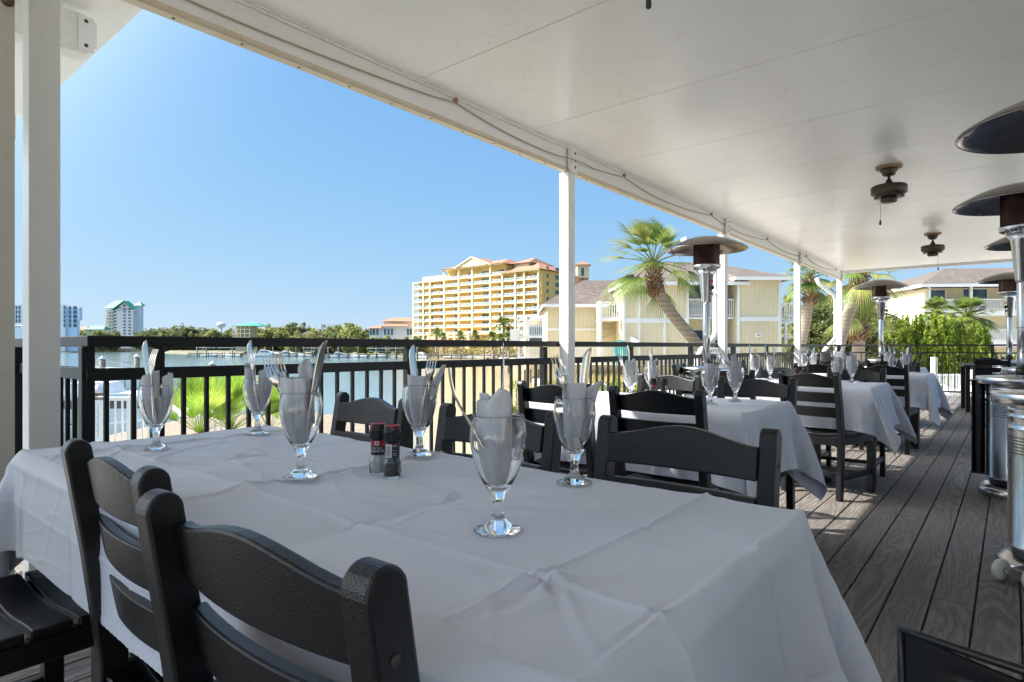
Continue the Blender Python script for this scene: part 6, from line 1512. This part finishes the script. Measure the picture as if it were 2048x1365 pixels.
for px, w_ in ((129, 1.0), (137, 1.3), (147, 2.3), (33, 1.0), (39, 1.0)):
    for i in range(5): mb = MB(); mb.box((X_(px), 1.4 if px > 132 else -0.1, Z_(651) + i * 2.9), (w_, 0.2, 2.3)); mb.build('window', M['win'], t)
D = 460.0; k = D / F; cx = 180
t = thing('far_house', 'low tan house with a dark green roof left of the white tower', 'house', G(cx, D, 0), YAW, 'houses on the far shore'); wallbox(X_(172), X_(207), 0, 8, -1.5, Z_(659), 'cream'); mb = MB(); hip(mb, X_(174), X_(207), 0, 8, Z_(659), Z_(652), X_(178), X_(203), 1); mb.build('roof', M['greenroof'], t); wall_windows(t, Matrix(), [(X_(180), Z_(663), 1.2, 1.5), (X_(190), Z_(663), 1.2, 1.5), (X_(200), Z_(663), 1.2, 1.5)])
t = thing('far_house', 'pinkish low house at the far left beside the pale blue building', 'house', G(162, D, 0), YAW, 'houses on the far shore'); cx = 162; wallbox(X_(152), X_(172), 0, 8, -1.5, Z_(660), 'cream'); mb = MB(); hip(mb, X_(154), X_(172), 0, 8, Z_(660), Z_(653), X_(158), X_(168), 1); mb.build('roof', M['tile'], t)
D = 325.0; k = D / F; cx = 482
t = thing('far_house', 'tan house with open balconies and a pale green roof above the docks', 'house', G(cx, D, 0), YAW, 'houses on the far shore')
wallbox(X_(468), X_(500), 2, 10, -1.5, Z_(652), 'tan')
for py in (652, 659, 667, 675): wallbox(X_(465), X_(500), 0, 2, Z_(py) - .25, Z_(py) + .25, 'cream', 'balcony_floor')
mb = MB(); [mb.box((X_(p), 0.1, Z_(665)), (0.4, 0.3, 7)) for p in (466, 473, 481, 489, 499)]; mb.build('post', M['cream'], t); mb = MB(); hip(mb, X_(470), X_(520), 0, 10, Z_(652), Z_(645), X_(492), X_(505), 1); mb.build('roof', M['greenroof'], t)
cx = 620; t = thing('far_house', 'small grey-roofed house half hidden by trees above the docks', 'house', G(cx, D, 0), YAW, 'houses on the far shore'); wallbox(X_(600), X_(628), 0, 8, -1.5, Z_(668), 'stucco_w'); mb = MB(); hip(mb, X_(608), X_(630), 0, 8, Z_(668), Z_(662), X_(614), X_(624), 1); mb.build('roof', M['shingle'], t); wall_windows(t, Matrix(), [(X_(606), Z_(673), 1.5, 1.5), (X_(616), Z_(673), 1.5, 1.5)])
D = 290.0; k = D / F; cx = 785
t = thing('far_house', 'white house with orange tiled hip roofs left of the yellow block', 'house', G(cx, D, 0), YAW, 'houses on the far shore')
wallbox(X_(765), X_(826), 0, 12, -1.5, Z_(653), 'stucco_w'); wallbox(X_(764), X_(824), 4, 14, Z_(653), Z_(643), 'stucco_w'); wallbox(X_(738), X_(764), 1, 10, -1.5, Z_(657), 'stucco_w')
mb = MB(); hip(mb, X_(765), X_(816), 0, 12, Z_(653), Z_(643), X_(785), X_(800), 1); hip(mb, X_(764), X_(826), 4, 16, Z_(642.5), Z_(634), X_(778), X_(812), 1); hip(mb, X_(736), X_(764), 0, 10, Z_(657), Z_(650), X_(750), X_(760), 0.8); mb.build('roof', M['tile'], t)
for px in (741, 747, 754, 770, 777, 784, 816, 822): mb = MB(); mb.box((X_(px), -0.1 if px > 764 else 0.9, Z_(664)), (0.9, 0.3, 3.0)); mb.build('window', M['win'], t)
D = 700.0; k = D / F
t = thing('water_tower', 'pale blue ball-shaped water tower above the far trees', 'water tower', G(442, D, -1.5), YAW)
mb = MB(); rt = 4.2; zt = HC + (694 - 648) * k; mb.lathe([(0, zt + 3.4), (2.4, zt + 3.0), (4.6, zt + 1.3), (5.2, zt), (4.4, zt - 1.6), (2.2, zt - 3.2), (1.2, zt - 4.2)], 28); mb.build('tank', M['bluewall'], t); mb = MB(); mb.lathe([(1.2, zt - 3.8), (1.0, 6), (2.0, 0)], 16); mb.build('stem', M['bluewall'], t)
t = thing('seawall', 'grey seawall along the far left shore', 'seawall', G(200, 458, 0), YAW); mb = MB(); mb.box((5, 0, -1.6), (130, 0.6, 3.0)); 
for i in range(60): mb.box((-59 + i * 2.15, -0.45, -1.9), (0.5, 0.4, 2.2))
mb.build('wall', M['tan'], t)

# ------------------------------------------------------------------ woods on the far shore
rs_ = np.random.RandomState(31); qs = []; rn = []; qs2 = []; rn2 = []
def crown(px, d, pyt, wpx, mat2, seed):
    b = G(px, d, 0); k = d / F; top = HC + (694 - pyt) * k; r0 = wpx * k / 2; h = top + 1.5
    c, r_ = clumps(np.random.RandomState(seed), (b.x, b.y, -1.5 + h * 0.5), (r0, r0, h * 0.5), 46, 34, r0 * 0.3, 0.4); c = c[:, :]
    tone = rs_.rand() * 0.35; q = leafquads(c, max(0.45, d * 0.0021), rs_)
    (qs2 if mat2 else qs).append(q); (rn2 if mat2 else rn).append(np.clip(r_ * 0.75 + tone, 0, 1))
sd = 0
for d_, lst in ((440, [(150, 668, 26), (165, 664, 22), (190, 662, 22), (205, 661, 30), (225, 664, 26)]), (420, [(x, y, 34) for x, y in zip(range(285, 480, 14), (664, 660, 657, 655, 657, 652, 650, 652, 655, 653, 657, 660, 658, 662))]), (345, [(x, y, 36) for x, y in zip(range(500, 720, 13), (660, 656, 652, 650, 649, 652, 647, 646, 648, 655, 660, 655, 652, 650, 648, 646, 650))]), (305, [(x, y, 30) for x, y in zip(range(590, 850, 14), (672, 668, 664, 660, 662, 665, 668, 652, 648, 650, 655, 660, 662, 668, 672, 674, 674, 676, 676))]), (240, [(x, y, 20) for x, y in zip(range(700, 850, 16), (676, 674, 676, 674, 676, 673, 674, 676, 675, 676))])):
    for (px, py, w_) in lst:
        sd += 1
        for rep in range(3): crown(px + rs_.uniform(-6, 6), d_ + rs_.uniform(-4, 14), py + rep * 5 + rs_.uniform(-1.5, 1.5), w_ * rs_.uniform(0.8, 1.2), rs_.rand() < (0.3 if px < 560 else 0.5) and (px < 250 or px > 380), 200 + sd * 3 + rep)
mb = MB(); mb.quads(np.concatenate(qs), 0, np.concatenate(rn)); tag(mb.build('far_woods', M['farleaf']), 'dark green woods along the far shore', 'woods', kind='stuff')
mb = MB(); mb.quads(np.concatenate(qs2), 0, np.concatenate(rn2)); tag(mb.build('far_bushes', M['farleaf2']), 'lighter yellow-green trees mixed into the far woods', 'woods', kind='stuff')
# dune grass by the far docks
n = 7000; px = rs_.uniform(640, 1030, n); d = rs_.uniform(212, 240, n); c = np.array([tuple(G(a, b, -1.3 + rs_.rand() * 1.6)) for a, b in zip(px, d)]); keep = [b > np.interp(a, [300, 700, 850, 1010], [470, 290, 236, 205]) for a, b in zip(px, d)]; c = c[np.array(keep)]
mb = MB(); mb.quads(leafquads(c, 0.55, rs_, 1.2, 1.0), 0, rs_.rand(len(c))); tag(mb.build('far_grass', M['drygrass']), 'dry golden grass on the bank behind the far docks', 'dune grass', kind='stuff')
# palms by the yellow block
for i, (px, pyc, d, Rr0, lab) in enumerate(((873, 668, 225, 4.5, 'bushy small palm below the left balconies of the yellow block'), (886, 673, 222, 3.0, 'short palm right of the bushy palm below the yellow block'), (920, 672, 222, 3.6, 'palm in front of the left side of the entrance pavilion'), (950, 671, 222, 3.6, 'palm in front of the right side of the entrance pavilion'), (1007, 650, 218, 6.6, 'tall date palm in front of the right part of the yellow block'), (984, 675, 210, 4.0, 'low palm left of the date palm'), (1000, 677, 205, 3.6, 'lowest palm beside the docks, under the date palm'), (1016, 674, 208, 3.6, 'low palm right of the date palm'))):
    b = P(px, pyc, d); palm('far_palm', lab, 'palm tree', [(b.x, b.y, -1.5), (b.x, b.y, b.z * 0.5 - 0.7), tuple(b)], [0.45, 0.4, 0.5], Rr0 * 0.62, 22, 60 + i, False, -0.5, group='palms in front of the yellow block', w=0.42, blades=11)

# ------------------------------------------------------------------ docks and boats
def dock(label, px0, px1, d, zdk, nbay, roof_=None, poles=True, seed=0, wid=1.6, tall=3.4):
    a = G(px0, d, 0); b = G(px1, d, 0); L = (b - a).length; t = thing('dock', label, 'dock', (a.x, a.y, 0), YAW, 'docks across the water'); r0 = random.Random(seed)
    mb = MB(); mb.box((L / 2, 0, zdk), (L, wid, 0.25)); mb.build('walkway', M['pile'], t)
    n = int(L / nbay)
    for i in range(n + 1):
        mb = MB(); x = L * i / n + r0.uniform(-.3, .3); mb.tube([(x, -wid / 2, -3.6), (x, -wid / 2, zdk + (r0.choice([0.3, tall, tall * 0.8]) if poles else 0.3))], 0.2, 6); mb.tube([(x, wid / 2, -3.6), (x, wid / 2, zdk + 0.3)], 0.16, 6); mb.build('piling', M['pile'], t)
    if roof_:
        mb = MB()
        for (u0, u1) in roof_: mb.box((L * (u0 + u1) / 2, 1.8, zdk + 2.2), (L * (u1 - u0), 4, 0.18)); mb.box((L * (u0 + u1) / 2, 1.8, zdk + 1.1), (L * (u1 - u0) * 0.96, 0.2, 0.16))
        mb.build('lift_roof', M['whitec'], t)
    return t
dock('long grey dock with white boat lifts at left, below the far woods', 380, 500, 232, -1.5, 3.2, [(0.1, 0.35), (0.45, 0.7)], True, 1)
dock('dock with many thin pilings behind the cruiser', 500, 640, 236, -1.6, 3.0, [(0.75, 0.95)], True, 2, tall=4.5)
dock('dock with grey boat lifts left of the middle railing post', 640, 812, 214, -1.7, 3.2, [(0.55, 0.95)], True, 3, tall=4.2)
dock('dock on thick pilings before the golden grass', 812, 1012, 200, -1.8, 3.4, None, True, 4, tall=5.0)
dock('dock in front of the white balconied house', 985, 1052, 95, -1.6, 2.2, None, True, 5, 1.4, 2.6)
def boat(label, px, d, L, rz, kind='runabout', cov=None, scale=1.0, flip=1, z=ZW):
    t = thing('motor_boat' if kind != 'yacht' else 'motor_yacht', label, 'boat', G(px, d, z), YAW + rz, 'moored boats'); t.scale = (flip, 1, 1)
    W = L * 0.3; H = L * {'yacht': 0.17, 'hull': 0.20}.get(kind, 0.13)
    mb = MB(); secs = []
    for i in range(11):
        u = i / 10; x = -L / 2 + L * u; w_ = W / 2 * (1 - max(0, (u - 0.5) / 0.5) ** 2.2) * (0.92 + 0.08 * u) + 0.02; h = H * (0.85 + 0.45 * u * u)
        rake = 0.10 * L * max(0, u - 0.7) / 0.3
        secs.append([(x, 0, -0.25 * H * (1 - u * 0.6)), (x, w_ * 0.8, 0.05 * H), (x + rake * 0.7, w_ * 0.98, h * 0.75), (x + rake, w_, h), (x + rake, w_ * 0.9, h + 0.04), (x + rake, 0, h + 0.05 + 0.04 * L * (u > 0.35) * math.sin(min(1, max(0, (u - 0.35) / 0.65)) * PI)), (x + rake, -w_ * 0.9, h + 0.04), (x + rake, -w_, h), (x + rake * 0.7, -w_ * 0.98, h * 0.75), (x, -w_ * 0.8, 0.05 * H)])
    n = 10; vs = [p for s_ in secs for p in s_]; fs = []
    for i in range(10):
        for j in range(n): fs.append((i * n + j, (i + 1) * n + j, (i + 1) * n + (j + 1) % n, i * n + (j + 1) % n))
    fs.append(tuple(range(n))); mb.add(vs, fs, 0, 0.5, False); mb.build('hull', M['whitec'], t)
    if kind == 'runabout':
        mb = MB(); mb.box((L * 0.05, 0, H * 1.3), (L * 0.25, W * 0.6, H * 0.9)); mb.build('console', M['whitec'], t); mb = MB(); mb.box((L * 0.17, 0, H * 1.85), (0.08, W * 0.6, H * 0.5), ry=-0.5); mb.build('windshield', M['win'], t)
        mb = MB(); mb.box((-L * 0.54, 0, H * 1.0), (L * 0.07, 0.4, H * 1.1), b=0.05); mb.build('outboard', M['black'], t)
        if cov:
            mb = MB(); mb.box((0, 0, H * 3.2), (L * 0.4, W * 0.85, 0.08)); [mb.tube([(sx * L * 0.18, sy * W * 0.4, H), (sx * L * 0.18, sy * W * 0.4, H * 3.2)], 0.03, 5) for sx in (-1, 1) for sy in (-1, 1)]; mb.build('bimini', M[cov], t)
    elif kind == 'hull':
        mb = MB(); mb.box((L * 0.1, 0, H * 1.62), (0.5, 0.4, 0.06), b=0.02); mb.build('hatch', M['win'], t)
        mb = MB(); mb.tube([(L * 0.1, -W * 0.4, H * 1.1), (L * 0.1, -W * 0.42, H * 1.4), (L * 0.45, -W * 0.25, H * 1.75), (L * 0.6, 0, H * 1.85)], 0.03, 5); mb.build('bow_rail', M['inox'], t)
    elif kind == 'cruiser' or kind == 'yacht':
        prof = [(-L * 0.32, H * 0.95), (L * 0.30, H * 1.1), (L * 0.12, H * 1.95), (L * 0.05, H * 2.1), (-L * 0.28, H * 2.05)]
        mb = MB(); mb.prism(prof, W * 0.72, Matrix(((1, 0, 0, 0), (0, 0, 1, -W * 0.36), (0, 1, 0, 0), (0, 0, 0, 1)))); mb.build('cabin', M['whitec'], t)
        mb = MB(); mb.prism([(-L * 0.24, H * 1.55), (L * 0.17, H * 1.5), (L * 0.10, H * 1.82), (-L * 0.22, H * 1.86)], W * 0.74, Matrix(((1, 0, 0, 0), (0, 0, 1, -W * 0.37), (0, 1, 0, 0), (0, 0, 0, 1)))); mb.build('window_band', M['win'], t)
        mb = MB(); mb.prism([(-L * 0.25, H * 2.05), (L * 0.0, H * 2.05), (-L * 0.04, H * 2.5), (-L * 0.22, H * 2.5)], W * 0.5, Matrix(((1, 0, 0, 0), (0, 0, 1, -W * 0.25), (0, 1, 0, 0), (0, 0, 0, 1)))); mb.build('flybridge', M['whitec'], t)
        mb = MB(); mb.tube([(L * 0.2, -W * 0.42, H * 1.6), (L * 0.45, -W * 0.28, H * 1.75), (L * 0.57, 0, H * 1.85), (L * 0.45, W * 0.28, H * 1.75), (L * 0.2, W * 0.42, H * 1.6)], 0.04, 5); mb.build('bow_rail', M['inox'], t)
    return t
boat('white cabin cruiser moored in the middle of the far dock', 533, 236, 9.5, 0.1, 'cruiser')
boat('small white boat under the left boat lift', 418, 240, 6.5, 0.2); boat('white boat left of the cruiser at the far dock', 465, 240, 6.5, PI); boat('white boat with a dark windshield right of the cruiser', 575, 240, 8, 0.1, 'cruiser'); boat('white boat moored behind the tall knife of the left goblet', 612, 240, 7, PI)
boat('low white boat beside the long dock left of the railing post', 680, 220, 7, 0.1, 'cruiser'); boat('white boat under the grey boat lift', 720, 220, 6.5, PI); boat('small white boat next to the railing post', 760, 220, 7, 0.1); boat('white boat right next to the railing post on its right', 838, 206, 7, PI - 0.3, 'cruiser'); boat('small boat with black outboard and blue canopy by the middle dock', 905, 204, 6.5, 0.15, 'runabout', 'flagb'); boat('small boat with blue canopy at the right end of the far docks', 975, 204, 7, PI, 'runabout', 'flagb'); boat('dark-covered small boat between the two blue canopies', 940, 206, 5.5, 0.2); boat('small boat moored beside the white balconied house', 1004, 150, 6.5, 0.1)
# near marina at left
boat('long white motor yacht foredeck behind the railing at left', 272, 56, 8.0, PI + 0.08, 'hull', z=-2.95)
t = boat('small boat under a teal cover left of the second goblet', 372, 60, 3.2, 0.1, 'runabout', z=-2.9)
mb = MB(); mb.lathe([(0, 1.9), (0.5, 1.75), (0.8, 1.3), (0.85, 0.7)], 16, sc_=(1.5, 0.9)); mb.build('cover', M['teal'], t)
boat('large white motor yacht with dark windows behind the dock gate', 245, 25, 8.0, 0.25, 'cruiser', z=-3.0)
t = thing('fishing_boat_tower', 'white tubular tuna tower of a fishing boat between the two front posts', 'boat', G(34, 26, -3), YAW + 1.2)
mb = MB()
for i, z in enumerate((3.2, 4.2, 5.0)): mb.box((0, 0, z), (1.6 - i * 0.2, 1.6 - i * 0.2, 0.08))
for sx in (-1, 1):
    for sy in (-1, 1): mb.tube([(sx * 1.1, sy * 0.9, 1.0), (sx * 0.6, sy * 0.6, 5.2)], 0.04, 6)
for i in range(6): mb.tube([(-1.0 + i * 0.05, -0.9 + i * 0.05, 1.3 + i * 0.6), (1.0 - i * 0.05, -0.9 + i * 0.05, 1.6 + i * 0.6)], 0.03, 6)
mb.build('tower', M['whitec'], t); mb = MB(); mb.box((0, 0, 0.5), (7, 2.4, 1.2), b=0.2); mb.build('hull', M['whitec'], t)
# dock platform with gate
ZD = -0.95
t = thing('marina_dock', 'sunlit wooden marina dock below the railing at left', 'dock', G(235, 10.5, 0), YAW)
mb = MB(); r0 = random.Random(2)
for i in range(44): mb.box((-2.2 + i * 0.145, 3.2, ZD - 0.02), (0.138, 8.4, 0.04), rnd=r0.random())
mb.build('walkway', M['wood'], t)
for (x, y) in ((-1.9, -0.7), (1.0, -0.7), (3.8, -0.7), (-1.9, 4), (1.0, 4), (3.8, 4), (-1.9, 7.2), (3.8, 7.2)):
    mb = MB(); mb.tube([(x, y, -4), (x, y, ZD - 0.05)], 0.13, 12); mb.build('piling', M['pile'], t)
t = thing('dock_gate', 'white picket gate and railing on the marina dock', 'gate', G(232, 9.3, ZD), YAW)
rail_run(t, -0.22, 0.52, 0.05, 1.15, 0, 0.1, 0.022, name='pickets', top=0.05)
for x in (-0.24, 0.22, 0.54): mb = MB(); mb.box((x, 0, 0.62), (0.07, 0.07, 1.24)); mb.build('post', M['whitec'], t)
t = thing('dock_railing', 'second white railing behind the palmettos on the marina dock', 'railing', G(430, 11.2, ZD), YAW); rail_run(t, -0.35, 0.35, 0, 1.25, 0, 0.1, 0.03, name='pickets')
t = thing('notice_board', 'pale grey framed notice board beside the dock gate', 'notice board', G(184, 9.0, -0.32), YAW)
mb = MB(); mb.box((0, 0, 0.27), (0.40, 0.03, 0.62)); mb.build('panel', M['whitec'], t); mb = MB(); mb.box((0, 0, 0.60), (0.44, 0.05, 0.04)); mb.box((0, 0, -0.06), (0.44, 0.05, 0.04)); mb.box((0.21, 0, 0.27), (0.03, 0.05, 0.66)); mb.box((-0.21, 0, 0.27), (0.03, 0.05, 0.66)); mb.build('frame', M['pile'], t)
mb = MB(); [mb.box((-0.04, -0.017, 0.12 + q * 0.1), (0.26, 0.003, 0.003)) for q in range(4)]; mb.box((0.10, -0.017, 0.27), (0.003, 0.003, 0.5)); mb.build('ruled_lines', M['black'], t); mb = MB(); mb.box((0, 0.02, -0.36), (0.08, 0.05, 0.6)); mb.build('post', M['pile'], t)
for i, (px, d, ytop, r0, lab) in enumerate(((197, 12, 768, 0.14, 'thick piling with a white cone cap behind the notice board'), (174, 34, 725, 0.2, 'white-capped piling left of the white yacht'), (205, 44, 712, 0.2, 'dark piling with a white cap at the yacht bow'), (274, 60, 708, 0.25, 'white-capped piling behind the yacht'), (425, 46, 722, 0.22, 'green-stained piling with a white cap right of the teal cover'), (474, 34, 733, 0.12, 'small piling just showing above the lower rail'))):
    zt = HC - (ytop - 694) * d / F; t = thing('piling', lab, 'piling', G(px, d, -3.6), 0, 'white-capped marina pilings'); hh = zt + 3.6
    mb = MB(); mb.tube([(0, 0, 0), (0, 0, hh - r0 * 1.2)], r0, 14); mb.build('post', M['pile'], t); mb = MB(); mb.lathe([(r0 * 1.15, hh - r0 * 1.25), (r0 * 1.15, hh - r0 * 1.0), (0.0, hh)], 16); mb.build('cap', M['whitec'], t)
t = thing('dock_handrail', 'thin dark handrail of a dock crossing in front of the white yacht', 'handrail', G(190, 30, -0.2), YAW)
mb = MB(); L = 240 * 30 / F
mb.tube([(0, 0, 0.22), (L, 0, 0.12)], 0.02, 6); mb.tube([(0, 0, 0.0), (L, 0, -0.1)], 0.012, 6)
for i in range(9): mb.tube([(L * i / 8, 0, -1.6), (L * i / 8, 0, 0.2)], 0.02, 6)
mb.build('rail', M['iron'], t); mb = MB(); mb.box((L / 2, 0.4, -1.65), (L, 1.2, 0.1)); mb.build('walkway', M['wood'], t)
for x in (0.5, L / 2, L - 0.5): mb = MB(); mb.tube([(x, 0.4, -3.6), (x, 0.4, -1.7)], 0.12, 8); mb.build('piling', M['pile'], t)
